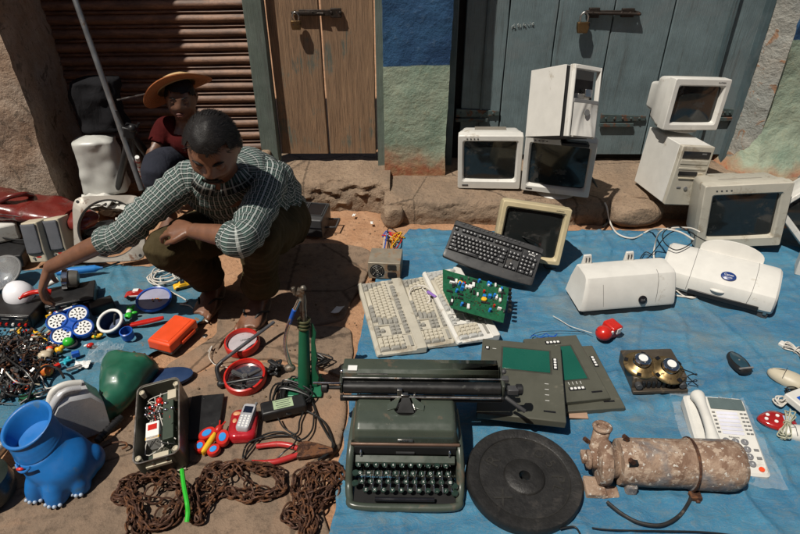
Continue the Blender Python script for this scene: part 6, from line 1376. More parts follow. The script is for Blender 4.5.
# toys on the cloth
p = P(137, 296, .02); tc_ = T('toy_car', 'small red and white toy racing car on the blue cloth', 'toy car', (p.x, p.y, .020), (0, 0, 6))
def toycar(t, body, trim, s=1):
    m = MB(); m.loft([[(x * s, y * s, z * s) for y, z in ((-.016, .004), (-.018, .010), (-.012, hh), (.012, hh), (.018, .010), (.016, .004))] for x, hh in ((-.042, .012), (-.034, .017), (-.018, .019), (-.010, .028), (.012, .028), (.022, .019), (.036, .016), (.043, .010))]); m.build('body', body, t, bevel=.0015)
    for sx in (-1, 1):
        for sy in (-1, 1): m = MB(); m.cyl((sx * .026 * s, sy * .015 * s, .007 * s), (sx * .026 * s, sy * .021 * s, .007 * s), .008 * s, n=14); m.build('wheel', BLACKP, t)
    m = MB(); m.box((.001 * s, 0, .0285 * s), (.020 * s, .018 * s, .002)); m.box((.032 * s, 0, .0165 * s), (.010 * s, .024 * s, .003)); m.box((0, -.0178 * s, .012 * s), (.05 * s, .002, .005 * s)); m.build('trim', trim, t)
toycar(tc_, pm('toy_red', (.40, .025, .02), .3, dirt=((.3, .2, .18), .2, 40)), PAPER)
p = P(183, 287, .02); ty = T('toy_car', 'yellow toy vehicle lying in the tangle of white cord', 'toy car', (p.x, p.y, .022), (10, 0, 25)); toycar(ty, YELLOW, BLACKP, .85)
p = P(156, 306, .0); dk = T('plate_disc', 'round pale dish with a blue rim and a small printed picture', 'dish', (p.x, p.y, .026), (9, 0, 8)); m = MB(); m.lathe([(.060, .0), (.060, .008), (.058, .009), (.0001, .009)], 48); m.build('dish', pm('lilac_grey', (.32, .32, .42), .35), dk); m = MB(); m.lathe([(.060, 0), (.066, .003), (.067, .013), (.064, .016), (.060, .014), (.0585, .006)], 48, cap=False); m.build('rim', BLUEP, dk)
m = MB(); rnd = random.Random(5)
for k in range(14): m.box((.012 + rnd.uniform(-.018, .018), -.008 + rnd.uniform(-.012, .012), .0095), (rnd.uniform(.003, .009), rnd.uniform(.002, .006), .001), rnd.choice((0, 1, 2)), rz=rnd.random() * 3)
m.build('picture', [ORANGE, MARK, YELLOW], dk)
m = MB(); rnd = random.Random(12); c = P(168, 277, .02)
pts = []
for k in range(30): a = k * 1.23; r = .05 + .022 * math.sin(k * .9); pts.append((c.x + r * math.cos(a) * 1.1 + rnd.uniform(-.014, .014), c.y + r * math.sin(a) + rnd.uniform(-.014, .014), .020 + .014 * rnd.random()))
pts += [P(186, 300, .016), P(180, 304, .016), P(190, 306, .016), P(197, 314, .014), P(208, 322, .014)]
m.tube(cat_rom(pts, 6), .0028, 7); m.build('white_cord_coil', WIREW, label='tangled coil of white cord at the corner of the blue cloth', cat='cable', recenter=True)
p = P(131, 319, .0); gt = T('green_toy', 'small bright green toy figure beside the pale dish', 'toy', (p.x, p.y, .026), (0, 0, 15)); m = MB(); m.sph((0, -.020, .004), (.014, .017, .012), 16, 10); m.sph((.003, .018, .004), (.012, .015, .011), 16, 10); m.sph((-.006, .034, .006), .006); m.sph((.012, .034, .006), .006); m.sph((.018, -.002, .002), (.012, .006, .006)); m.build('body', GREENP, gt); m = MB(); m.sph((.0, 0, .006), (.010, .016, .010), 16, 10); m.build('belly', PAPER, gt)
m = MB(); m.loft([[V((x, y * w, z + .004)) for y, z in ((-.5, 0), (.5, 0), (.38, .010), (-.38, .010))] for x, w in ((-.070, .006), (-.055, .016), (-.02, .024), (.02, .026), (.055, .020), (.070, .014))]); p = P(146, 329, .0); m.build('red_tool', RED, label='flat red plastic handle pointing at the orange box', cat='handle', loc=(p.x, p.y, .024), rot=(0, 0, 22), bevel=.003)
# cup and ring
p = P(115, 336, .0); cp = T('plastic_cup', 'navy plastic pot with a thick white rim', 'pot', (p.x, p.y + .03, .018), (26, -6, 0)); m = MB(); m.lathe([(.030, 0), (.036, .004), (.043, .050), (.040, .050), (.033, .006), (.0005, .005)], 36, cap=False); m.build('pot', pm('navy_plastic', (.02, .04, .11), .35), cp); m = MB(); m.torus((0, 0, .051), .043, .0058, None, 44, 10); m.build('rim', PAPER, cp)
m = MB(); m.tube([(.0, .0, .02), (.02, .02, .062)], .004, 8); m.build('spout', DGREY, cp)
p = P(130, 341, .0); m = MB(); m.lathe([(.017, 0), (.0215, .002), (.023, .034), (.019, .036), (.0175, .004)], 30, cap=False); m.build('blue_tub', BLUEP, label='small round blue plastic cap right of the white rimmed pot', cat='cap', loc=(p.x, p.y, .018), rot=(12, 0, 0))
# orange box
c, yaw, w, d = rect([(151, 342), (172, 350), (193, 323), (175, 316)], .045)
ob = T('orange_box', 'orange red plastic box at the corner of the slab', 'box', (c.x, c.y, .014), (0, 0, math.degrees(yaw))); m = MB(); m.loft([[(a, b, .010) for a, b in rrect(w * 1.02, d * 1.02, .006)], [(a, b, .040) for a, b in rrect(w * 1.02, d * 1.02, .006)], [(a, b, .046) for a, b in rrect(w * .92, d * .96, .006)]]); m.build('lid', ORANGE, ob, bevel=.002, ang=30)
m = MB(); m.box((0, 0, .0465), (w * .70, d * .84, .002)); m.build('raised_panel', ORANGE, ob, bevel=.001); m = MB(); m.box((0, 0, .006), (w * 1.04, d * 1.0, .012)); m.build('tray', DGREY, ob, bevel=.003); m = MB(); m.box((w * .54, d * .1, .014), (.010, d * .5, .014)); m.build('latch', ORANGE, ob, bevel=.003)
# assorted little toys and bits
def blob_toy(label, px, py, z, parts_, name='toy_figure', yaw=0):
    p = P(px, py, z); t = T(name, label, 'toy', (p.x, p.y, z + .012), (0, 0, yaw))
    for nm, mt_, shp in parts_:
        m = MB()
        for c_, r_ in shp: m.sph(c_, r_, 16, 10)
        m.build(nm, mt_, t)
PINK = pm('pale_toy', (.5, .42, .30), .5); TURQ = pm('turquoise', (.02, .35, .45), .4)
blob_toy('green ball shaped toy with a dark base', 71, 349, 0, [('ball', GREENP, [((0, 0, .020), (.020, .018, .017))]), ('base', DGREY, [((.004, .004, .008), (.025, .022, .010))])])
blob_toy('yellow and turquoise toy animal between green ball and doll', 61, 356, 0, [('body', YELLOW, [((0, 0, .015), (.015, .011, .012)), ((.012, .004, .024), .008)]), ('foot', TURQ, [((-.010, -.006, .006), .008)])])
blob_toy('pale round doll with a blue foot', 48, 363, 0, [('body', PINK, [((0, 0, .020), (.025, .020, .019)), ((.006, .022, .022), .012)]), ('hair_tuft', ORANGE, [((.004, .030, .030), (.012, .008, .006))]), ('foot', TURQ, [((-.022, -.008, .010), (.009, .011, .008))])])
blob_toy('orange patterned ball under the black cable', 50, 378, 0, [('ball', pm('orange_pattern', (.62, .13, .02), .4, var=.3, vs=90, dirt=((.5, .35, .05), .5, 50)), [((0, 0, .022), .021)])], 'toy_ball')
blob_toy('turquoise star shaped toy lying on the cloth', 67, 366, 0, [('body', TURQ, [((0, 0, .008), (.022, .005, .005)), ((0, 0, .008), (.006, .018, .005)), ((.01, .01, .010), .008)])], 'toy_star', 25)
blob_toy('yellow toy piece beside the white rimmed pot', 98, 341, 0, [('body', YELLOW, [((0, 0, .010), (.018, .009, .008)), ((.014, .004, .012), (.008, .006, .005))])], 'toy_piece', 10)
blob_toy('red toy piece beside the clear crumpled bag', 92, 350, 0, [('body', RED, [((0, 0, .010), (.013, .010, .008))]), ('tip', PAPER, [((-.012, .008, .010), (.008, .005, .004))])], 'toy_piece', 40)
m = MB(); c = P(104, 356, .02); m.grid(lambda u, v: ((u - .5) * .11, (v - .5) * .11, .012 + .035 * abs(nz((u, v, 0), 3.5, 1)) * (1 - (2 * u - 1) ** 2) + .012 * abs(nz((u, v, 0), 11, 2))), 30, 30); m.build('plastic_bag', BAG, label='small clear crumpled plastic bag behind the green mudguard', cat='plastic bag', loc=(c.x, c.y, .014), ang=15)
# scrap heap
rnd = random.Random(21); HM_ = [BLACKP, STEEL, RUST, DGREY, CREAM, CHROME, RED, YELLOW, GREENP, BLUEP, ORANGE, TURQ]; cH = P(16, 372, 0); m = MB()
for k in range(800):
    r = rnd.random() ** .6; a = rnd.random() * 6.283; x, y = cH.x - .04 + .17 * r * math.cos(a), cH.y + .17 * r * math.sin(a); z = .014 + .075 * (1 - r) * rnd.random() + .006
    mi = rnd.choices(range(12), (10, 5, 8, 6, 1.2, 2, .6, .3, .2, .4, .3, .2))[0]; t_ = rnd.random(); e = (rnd.uniform(-1, 1), rnd.uniform(-1, 1), rnd.random() * 3)
    if t_ < .45: m.box((x, y, z), (rnd.uniform(.008, .05), rnd.uniform(.003, .012), rnd.uniform(.001, .006)), mi, rot=e)
    elif t_ < .7: q = Euler(e).to_matrix() @ V((rnd.uniform(.01, .03), 0, 0)); m.cyl(V((x, y, z)) - q, V((x, y, z)) + q, rnd.uniform(.0015, .006), n=7, mi=mi)
    elif t_ < .85: m.torus((x, y, z), rnd.uniform(.007, .014), .002, Euler(e).to_matrix(), 12, 5, mi)
    else: m.tube(cat_rom([V((x, y, z)) + V((rnd.uniform(-.04, .04), rnd.uniform(-.04, .04), rnd.uniform(-.01, .02))) for _ in range(4)], 4), .0016, 5, rnd.choice((0, 0, 2, 3)))
m.build('scrap_heap', HM_, label='heap of dark metal scrap, springs and broken electronic bits at the left edge', cat='scrap', kind='stuff')
for (px, py, n_, sd_, R0_, lb_) in ((14, 345, 90, 5, .11, 'strip of small parts and beads below the large car radio'), (60, 320, 26, 6, .05, 'few small loose parts beside the blue fitting'), (84, 338, 34, 7, .05, 'scattered small coloured bits between green ball and rimmed pot'), (28, 352, 120, 9, .09, 'broken bits and springs between the radio and the doll')):
    rnd = random.Random(sd_); cH = P(px, py, 0); m = MB()
    for k in range(n_):
        x, y = cH.x + rnd.uniform(-R0_ * 1.6, R0_ * 1.2), cH.y + rnd.uniform(-R0_ * .5, R0_ * .5); mi = rnd.choices(range(12), (6, 3, 3, 4, 3, 2, 2, 2, 1, 2, 1, 1))[0]
        if k % 2: m.box((x, y, .022 + rnd.random() * .015), (rnd.uniform(.006, .03), rnd.uniform(.004, .012), rnd.uniform(.003, .010)), mi, rot=(rnd.uniform(-.5, .5), rnd.uniform(-.5, .5), rnd.random() * 3))
        else: m.sph((x, y, .022 + rnd.random() * .012), rnd.uniform(.003, .007), 8, 6, mi)
    m.build('loose_parts', HM_, label=lb_, cat='scrap', kind='stuff')
cable('black_cable', 'thick black cable curving over the orange ball to the silver appliance', [(28, 400, .03), (32, 388, .05), (37, 374, .06), (46, 366, .06), (58, 369, .05), (64, 378, .05)], .0042, WIREB)
cable('black_cable', 'short black cable lying left of the silver appliance', [(20, 404, .02), (32, 396, .03), (44, 392, .035), (52, 392, .05)], .004, WIREB)
# green mudguard
gm = T('mudguard', 'dented dark green metal mudguard behind the open instrument case', 'mudguard', (P(126, 396, .0).x, P(126, 396, 0).y, .035), (4, -8, -6)); GRN = pm('green_enamel', (.014, .10, .058), .42, var=.35, vs=8, dirt=((.12, .075, .04), .32, 9), bmp=.15, bs=20, coat=.2)
m = MB()
def mg(u, v):
    y = -.150 + .275 * v; w = (.010 + .088 * min(1, v * 1.25) ** .85) * (1 if v < .82 else math.sqrt(max(.0, 1 - ((v - .82) / .185) ** 2))); a = math.pi * (u - .5) * 1.0
    h = (.040 + .050 * math.sin(math.pi * min(1, v * .75))) * (1 if v < .82 else max(.0, 1 - ((v - .82) / .18) ** 2 * .8)); p = V((math.copysign(abs(math.sin(a)) ** .9, a) * w + .012 * math.sin(v * 5), y, max(0, math.cos(a)) ** .75 * h)); return p + V((0, 0, (.012 * nz(p, 13, 2) + .004 * nz(p, 40, 4))))
m.grid(mg, 36, 40); o_ = m.build('shell', GRN, gm, ang=70); so = o_.modifiers.new('t', 'SOLIDIFY'); so.thickness = .003
for k in range(6):
    a = .12 + .15 * k; p = mg(a, .93); m = MB(); m.sph(p, (.006, .006, .004), 10, 6); m.build('rivet', RUST, gm)
# silver appliance
p = P(78, 418, .0); sv = T('silver_appliance', 'silver and white plastic kitchen appliance standing behind the blue pot', 'appliance', (P(76, 442, 0).x, P(76, 442, 0).y + .03, .014), (-4, 6, 38)); sv.scale = (.88, .88, 1.0); SIL = pm('silver_plastic', (.52, .52, .53), .3, .3, var=.08)
m = MB(); prof = [(-.085, .0), (-.090, .04), (-.075, .10), (-.045, .145), (-.01, .155), (.05, .145), (.085, .10), (.09, .0)]
m.loft([[(y * 1.0, x, z * k) for y, z in prof] for x, k in ((-.052, .92), (-.044, .99), (-.03, 1.02), (.03, 1.02), (.046, .99), (.054, .9))]); m.build('shell', SIL, sv, ang=35)
m = MB(); m.tube(cat_rom([(-.080, -.03, .06), (-.066, -.034, .125), (-.02, -.034, .170), (.03, -.034, .165)], 6), [.018] * 6 + [.016] * 6 + [.012] * 7, 14, flat=.7); m.build('grip', SIL, sv); m = MB(); m.tube(cat_rom([(-.074, .010, .09), (-.05, .012, .150), (-.01, .012, .166), (.04, .010, .156)], 6), .010, 10); m.build('white_trim', WHITE, sv)
m = MB(); m.lathe([(.026, 0), (.028, .006), (.024, .018), (.0005, .022)], 28, (-.088, -.03, .045), Matrix.Rotation(R_(-90), 4, 'Y')); m.build('dial', SIL, sv)
# blue animal-footed pot
bb = P(56, 497, .0)
bp = T('plastic_pot', 'sky blue plastic pot with a round mouth and clawed animal feet', 'pot', (bb.x, bb.y + .045, .012)); o = V(bp.location); top = P(26, 424, .205) - o
tn = V((-.22, -.30, 1)).normalized()
def pot_ring(p, r, w, n=44, sy=1.0):
    fr4 = frame(V((0, 0, 1)).lerp(tn, w).normalized(), (1, 0, 0)); return [p + fr4 @ V((r * math.cos(q), r * sy * math.sin(q), 0)) for q in [2 * math.pi * k / n for k in range(n)]]
neck_ = V((top.x * .62, top.y * .60, .138))
axis_ = cat_rom([(.020, .014, .012), (.018, .014, .045), (.006, .008, .085), neck_ * .92, neck_], 6); rad_ = [.074, .081, .079, .069, .0655]
m = MB(); rings = []
for i, p in enumerate(axis_):
    f = i / 6; a = min(int(f), 3); f -= a; f = f * f * (3 - 2 * f); r = rad_[a] * (1 - f) + rad_[a + 1] * f; rings.append(pot_ring(p, r, i / (len(axis_) - 1)))
m.loft(rings)
for (x, y, k2) in ((-.040, -.048, 1), (.018, -.062, 1), (.066, -.030, .9)): m.loft([[V((x * q2, y * q2, 0)) + V((.029 * k2 * math.cos(q) * k, .029 * k2 * math.sin(q) * k, z)) for q in [2 * math.pi * j / 20 for j in range(20)]] for z, k, q2 in ((0, .92, 1), (.008, 1.04, 1), (.03, 1, .97), (.055, .95, .85), (.085, .8, .65))])
m.sph((.074, .040, .040), (.034, .040, .042), 20, 14); m.sph((-.052, .02, .04), (.034, .04, .038), 20, 14)
pb_ = m.build('body', SKYBLUE, bp); remesh(pb_, .0042, 10)
m = MB(); rings = []
for t_, r in ((-.12, .062), (0, .0660), (.08, .0670), (.16, .0650), (.24, .0665), (.32, .0645), (.42, .0660), (.55, .0640), (.70, .0640), (.86, .0640), (.90, .0690), (.93, .0700), (.985, .0700), (1.0, .0680), (1.0, .0635), (.95, .0610), (.80, .0590), (.5, .057), (.1, .055), (.08, .001)):
    rings.append(pot_ring(neck_.lerp(top, t_), r, 1))
m.loft(rings, True); m.build('neck', SKYBLUE, bp, ang=50)
m = MB(); m.sph(V((-.046, -.058, .118)), (.010, .005, .0045), 12, 8); m.build('eye', RED, bp)
m = MB(); m.tube(cat_rom([(-.062, -.045, .121), (-.048, -.060, .112), (-.030, -.064, .116), (-.012, -.064, .132)], 5), .0035, 8); m.build('brow_fold', SKYBLUE, bp)
for (x, y, z, nn, rr_) in ((-.040, -.048, .009, 4, .030), (.018, -.062, .009, 4, .030), (.066, -.030, .009, 3, .027)):
    for k in range(nn): a = R_(-90 + (k - (nn - 1) / 2) * 26); m = MB(); m.sph((x + rr_ * math.cos(a), y + rr_ * math.sin(a), z), (.0058, .0052, .0058), 10, 7); m.build('claw', pm('claw_silver', (.35, .42, .52), .35), bp)
# dark round object at the corner
p = P(2, 500, .0); m = MB(); m.lathe([(.05, 0), (.07, .01), (.074, .05), (.068, .075), (.04, .085), (.0005, .086)], 36); m.build('dark_jar', pm('dark_green_metal', (.02, .028, .024), .3, dirt=((.08, .07, .05), .25, 15)), label='dark round metal pot cut off at the lower left corner', cat='pot', loc=(p.x - .03, p.y, .014))
p = P(2, 465, .0); m = MB(); m.lathe([(.03, 0), (.034, .01), (.034, .09), (.028, .1)], 28, M=Matrix.Rotation(R_(80), 4, 'X')); m.build('steel_can', STEEL, label='steel can lying left of the blue pot', cat='can', loc=(p.x - .01, p.y + .06, .05))
# instrument case, open
c, yaw, w, d = rect([(134, 458), (183, 449), (186, 378), (143, 390)], .095)
ic = T('instrument_case', 'open olive metal case full of wires and lamps next to the green mudguard', 'instrument case', (c.x, c.y, .016), (7, -7, math.degrees(yaw) - 2)); h = .085; OLM = pm('olive_case', (.085, .082, .062), .4, .3, var=.15, dirt=((.16, .13, .1), .25, 14))
outer = rrect(w, d, .022, 5); inner = rrect(w - .010, d - .010, .018, 5)
m = MB(); m.loft([[(a, b, 0) for a, b in outer], [(a, b, h) for a, b in outer], [(a, b, h + .002) for a, b in rrect(w - .004, d - .004, .020, 5)], [(a, b, h) for a, b in inner], [(a, b, .022) for a, b in inner]], True); m.build('case', OLM, ic, ang=35)
m = MB(); m.loft([[(a, b, h + .0005) for a, b in rrect(w + .001, d + .001, .022, 5)], [(a, b, h + .0035) for a, b in rrect(w + .001, d + .001, .022, 5)], [(a, b, h + .0035) for a, b in rrect(w - .006, d - .006, .02, 5)], [(a, b, h + .0005) for a, b in rrect(w - .006, d - .006, .02, 5)]], False, loop=True); m.build('bare_rim', STEEL, ic)
for sx in (-1, 1):
    for sy in (-1, 1): m = MB(); m.lathe([(.008, .060), (.0085, h - .002), (.006, h), (.0035, h - .003)], 14, (sx * w * .40, sy * d * .42, 0)); m.build('screw_post', CREAM, ic)
for k in range(9):
    m = MB(); x, y = (-w * .30 + (k % 5) * w * .15), (d * .12 + (k // 5) * d * .09); m.cyl((x, y, .03), (x, y, h - .016), .004, n=10); m.sph((x, y, h - .012), .0068, 12, 8); m.build('lamp_bulb', CHROME, ic)
m = MB(); m.box((0, d * .23, h - .018), (w * .5, .008, .01), rz=.1); m.sph((.0, d * .27, h - .012), .010); m.build('red_wire', RED, ic)
m = MB(); m.box((-w * .14, -d * .10, h - .035), (w * .30, d * .22, .05)); rl = m.build('relay_box', PAPER, ic, bevel=.002); m = MB(); m.box((-w * .14, -d * .06, h - .0095), (w * .2, d * .07, .001)); m.build('label', RED, rl); m = MB(); m.box((-w * .14, -d * .19, h - .012), (w * .3, d * .03, .004)); m.build('label', YELLOW, rl)
m = MB(); m.box((w * .20, d * .05, .05), (w * .25, d * .6, .045)); m.box((-w * .05, -d * .38, .032), (w * .5, d * .12, .02)); m.build('circuit_block', pm('murky_green', (.03, .045, .03), .6), ic, bevel=.002); m = MB(); m.box((w * .3, d * .30, h - .015), (w * .2, d * .12, .02)); m.box((-w * .02, -d * .36, .044), (w * .34, d * .09, .004)); m.build('mica_plate', CREAM, ic, bevel=.001); m = MB(); rnd = random.Random(3)
for k in range(16): m.tube(cat_rom([V((rnd.uniform(-.4, .4) * w, rnd.uniform(-.3, .4) * d, h - .015 + rnd.uniform(-.03, .004))) for _ in range(4)], 5), .0014, 5, rnd.choice((0, 1, 2, 0)))
m.build('wiring', [WIREB, RED, WIREW], ic)
m = MB(); m.box((0, -d / 2 - .002, h * .72), (w * .55, .004, .010)); m.box((.0, -d / 2 - .002, h * .12), (w * .9, .004, .008)); m.build('front_strip', CREAM, ic, bevel=.001); m = MB(); m.cyl((-w * .1, -d / 2, h * .85), (-w * .1, -d / 2 - .003, h * .85), .004); m.cyl((w * .2, -d / 2, h * .85), (w * .2, -d / 2 - .003, h * .85), .005); m.build('screw', CHROME, ic)
c, yaw, w, d = rect([(186, 440), (220, 440), (222, 396), (190, 398)], .02); m = MB(); m.box((0, 0, .005), (w, d, .010)); m.cyl((-w * .1, d * .42, .0095), (-w * .1, d * .42, .0115), .003, n=8); m.build('black_plate', BLACKP, label='flat black metal plate on the stone beside the instrument case', cat='plate', loc=(c.x, c.y, .018), rot=(0, 0, math.degrees(yaw)), bevel=.002)
# flat blue thing behind the case
m = MB(); m.loft([[(a, b, 0) for a, b in circ(.075, 28, .04)], [(a, b, .014) for a, b in circ(.078, 28, .043)], [(a * .85, b * .8, .018) for a, b in circ(.078, 28, .043)]]); p = P(170, 384, 0); m.build('slipper', pm('dark_blue_foam', (.012, .035, .10), .6), label='dark blue flat slipper lying behind the instrument case', cat='slipper', loc=(p.x, p.y, .02), rot=(0, 4, 20))
# two red rings
for i_, (px, py, r, lb_) in enumerate(((243, 345, .062, 'upper of two round red rimmed lamps lying on the stone'), (246, 379, .070, 'lower of two round red rimmed lamps lying on the stone'))):
    p = P(px, py, .02); t = T('red_lamp', lb_, 'round lamp', (p.x, p.y, .016), (10 if i_ else 6, -4, 12), 'red rimmed lamps')
    m = MB(); m.lathe([(r * .80, 0), (r * .98, .004), (r, .018), (r * .96, .030), (r * .88, .032), (r * .84, .026), (r * .83, .016)], 48, cap=False); m.build('rim', RED, t); m = MB(); m.lathe([(r * .84, .014), (r * .6, .019 if not i_ else .012), (r * .2, .021 if not i_ else .008), (.0005, .021 if not i_ else .008)], 48, (0, 0, 0)); m.build('lens', pm('pale_lens', (.42, .38, .40), .3, dirt=((.2, .15, .12), .25, 20)) if not i_ else CHROME, t)
    if i_:
        for k in range(3): a = R_(20 + 120 * k); m = MB(); m.box((r * .4 * math.cos(a), r * .4 * math.sin(a), .018), (r * .75, .010, .003), rz=a); m.build('spoke', DGREY, t)
        m = MB(); m.cyl((0, 0, .01), (0, 0, .026), .009); m.build('hub', STEEL, t)
    else: m = MB(); m.text('LIGHT', .012, Matrix.Translation((.012, .006, .0215)), .0003); m.build('lettering', MARK, t)
# bent shock-absorber arm across them
ar = T('steel_rod', 'grey metal rod with a bent black end crossing the two red rimmed lamps', 'rod', P(222, 372, .012)); o = V(ar.location)
m = MB(); m.tube([P(221, 362, .045) - o, P(274, 322, .075) - o], .0062, 12); m.build('rod', pm('dull_steel', (.16, .16, .17), .4, .7), ar); m = MB(); m.tube(cat_rom([P(222, 362, .045) - o, P(217, 368, .035) - o, P(219, 378, .025) - o, P(222, 383, .025) - o], 5), .0075, 12); m.sph(P(221, 384, .025) - o, .013); m.tube([P(222, 384, .03) - o, P(240, 381, .045) - o, P(262, 377, .05) - o], .0055, 10); m.tube([P(230, 383, .03) - o, P(252, 387, .045) - o], .003, 8); m.build('bent_end', BLACKP, ar)
# green hand pump standing on its base
gp = T('hand_pump', 'green metal hand pump with a chrome bent handle standing by the typewriter', 'pump', (P(305, 392, 0).x, P(305, 392, 0).y, .016)); o = V(gp.location)
GP = pm('pump_green', (.015, .13, .065), .4, .2, dirt=((.10, .08, .05), .25, 20)); basep = V((0, 0, .01)); topp = PY(304, 322, gp.location.y + .02) - o; capp = PY(302, 296, gp.location.y + .02) - o
m = MB(); m.tube([basep, basep.lerp(topp, .3), topp], [.021, .020, .0155], 18); m.build('barrel', GP, gp); m = MB(); m.loft([[(basep.lerp(topp, q) + V((.022 + a, b, 0))) for a, b in ((0, -.004), (w_, -.003), (w_, .003), (0, .004))] for q, w_ in ((.0, .020), (.15, .026), (.3, .014), (.45, .020), (.7, .012), (.85, .016), (.98, .004))]); m.build('fin', GP, gp, bevel=.002)
for q in (.93, .98, 1.03): m = MB(); m.torus(basep.lerp(topp, q), .017, .004, None, 24, 8); m.build('collar_ring', pm('dark_brass', (.10, .10, .05), .4, .6), gp)
m = MB(); m.tube(cat_rom([topp, topp.lerp(capp, .5), capp, capp + V((-.012, 0, .012))], 4), [.010] * 6 + [.011] * 7, 12); m.box(capp + V((-.004, 0, .012)), (.022, .016, .024), rot=(0, .3, 0)); m.sph(capp + V((.006, 0, .028)), .009); m.cyl(capp + V((-.02, 0, .006)), capp + V((-.024, 0, .03)), .006); m.build('pump_head', pm('worn_grey_metal', (.20, .18, .15), .45, .7, dirt=((.12, .07, .04), .4, 30)), gp, bevel=.002)
yb_ = gp.location.y; hp = [PY(299, 300, yb_ + .01), PY(292, 316, yb_), PY(287, 330, yb_), PY(285, 344, yb_), PY(288, 358, yb_), PY(291, 366, yb_)]; m = MB(); m.tube(cat_rom([p - o for p in hp], 6), .0062, 12); hd_ = m.build('handle', CHROME, gp); m = MB(); m.tube([PY(294.2, 310, yb_) - o, PY(289.5, 323, yb_) - o], .0068, 12); m.build('blue_band', BLUEP, hd_)
m = MB(); m.sph(PY(290, 368, yb_) - o, (.018, .016, .012), 14, 10); m.build('knob', pm('worn_grey_metal', (.2, .18, .15), .45, .7), hd_)
m = MB(); m.box((0, 0, .004), (.12, .085, .008)); m.box((-.012, -.055, .006), (.035, .05, .010)); m.box((.035, .035, .006), (.03, .05, .010)); m.build('base_plate', GP, gp, bevel=.004); m = MB(); m.cyl((.02, .05, .01), (.02, .05, .035), .024, .022); m.build('spring_cup', pm('cup_brown', (.25, .17, .12), .6), gp)
# black cable heap
def tangle(name, label, px, py, rx, ry, n, r, mat_, seed, turns=1.0, h=.03):
    rnd = random.Random(seed); c = P(px, py, 0); pts = []; m = MB()
    for k in range(n): a = k * 2.1 * turns + rnd.uniform(-.5, .5); q = rnd.uniform(.45, 1.0); pts.append((rx * q * math.cos(a), ry * q * math.sin(a), r + .012 + rnd.random() * h))
    m.tube(cat_rom(pts, 7), r, 7); return m.build(name, mat_, label=label, cat='cable', loc=(c.x, c.y, 0))
tangle('cable_tangle', 'tangled black cable heap between red lamps and hand pump', 292, 402, .075, .085, 34, .0030, WIREB, 2)
tangle('cable_tangle', 'thick knot of black cable right of the upper red lamp', 277, 375, .028, .030, 26, .0042, BLACKP, 3, 1.3, .04)
tangle('cable_tangle', 'loops of black cable behind the foot of the hand pump', 318, 366, .055, .06, 16, .0028, WIREB, 9)
cable('black_cable', 'long black cable loop running down to the jaws of the pliers', [(306, 398, .02), (312, 402, .02), (318, 418, .02), (328, 436, .02), (334, 446, .02), (326, 454, .02), (318, 460, .022), (330, 452, .02), (332, 440, .02), (322, 420, .02), (300, 408, .02)], .0030, WIREB)
cable('black_cable', 'black cable looping left from the labelled adaptor to the pliers', [(308, 402, .025), (300, 420, .02), (296, 434, .02), (272, 436, .02), (254, 440, .02), (246, 446, .02), (243, 458, .02), (250, 450, .02), (262, 436, .02), (282, 432, .02), (300, 440, .03), (312, 430, .02), (314, 412, .02)], .0028, WIREB)
cable('black_cable', 'thin black cable crossing the handles of the pliers', [(278, 418, .03), (284, 428, .03), (296, 436, .03), (294, 444, .035), (284, 452, .035), (276, 460, .02)], .0024, WIREB)
cable('pale_string', 'pale string lying on the stone left of the red lamps', [(208, 352, .016), (212, 346, .018), (209, 356, .016), (214, 364, .016), (222, 366, .018), (236, 370, .03), (256, 372, .02)], .0016, WIREW)
# adaptor with label, phone on red toy
p = P(284, 411, .02); ad = T('power_adaptor', 'black power adaptor with a pale green label above the pliers', 'adaptor', (p.x, p.y, .018), (3, 0, 18)); m = MB(); m.box((0, 0, .018), (.135, .052, .036)); m.build('case', BLACKP, ad, bevel=.006); m = MB(); m.box((.0, .0, .0363), (.060, .036, .0012)); lb2 = m.build('label', pm('pale_green_label', (.33, .42, .26), .5), ad); m = MB()
for k in range(4): m.box((0, .012 - k * .008, .0371), (.045 - .006 * (k % 2), .0018, .0006))
m.build('printed_line', MARK, lb2)
c, yaw, w, d = rect([(228, 442), (257, 440), (258, 412), (232, 412)], .025); rp = T('red_toy_shell', 'glossy red plastic toy shell under the silver mobile phone', 'toy', (c.x, c.y, .017), (0, 0, math.degrees(yaw))); m = MB(); m.loft([[(a, b, 0) for a, b in rrect(w, d, .022, 5)], [(a, b, .018) for a, b in rrect(w * 1.02, d * 1.02, .022, 5)], [(a, b, .026) for a, b in rrect(w * .88, d * .88, .02, 5)], [(a, b, .028) for a, b in rrect(w * .5, d * .5, .012, 5)]]); m.build('shell', pm('metallic_red', (.42, .012, .02), .18, .2, coat=1), rp, ang=60)
m = MB(); m.sph((-w * .26, d * .3, .026), (.012, .009, .004), 12, 8); m.sph((-w * .3, d * .05, .026), (.007, .010, .004), 12, 8); m.build('decal', pm('peach_decal', (.6, .3, .15), .4), rp)
c, yaw, w, d = rect([(237, 430), (249, 431), (256, 407), (243, 404)], .05); mpn = T('mobile_phone', 'silver mobile phone with a stub antenna lying on the red toy shell', 'mobile phone', (c.x, c.y, .045), (0, 3, math.degrees(yaw) + 2)); m = MB(); m.loft([[(a, b, 0) for a, b in rrect(w, d, .010, 5)], [(a, b, .010) for a, b in rrect(w, d, .010, 5)], [(a, b, .0145) for a, b in rrect(w * .9, d * .95, .009, 5)]]); m.build('body', pm('phone_silver', (.5, .5, .53), .3, .3), mpn, ang=50); m = MB(); m.box((0, d * .24, .0150), (w * .66, d * .26, .0015)); m.build('screen', pm('phone_screen', (.01, .015, .03), .1), mpn, bevel=.0005); m = MB(); m.cyl((w * .34, d * .46, .007), (w * .38, d * .60, .007), .0045); m.build('antenna', MGREY, mpn)
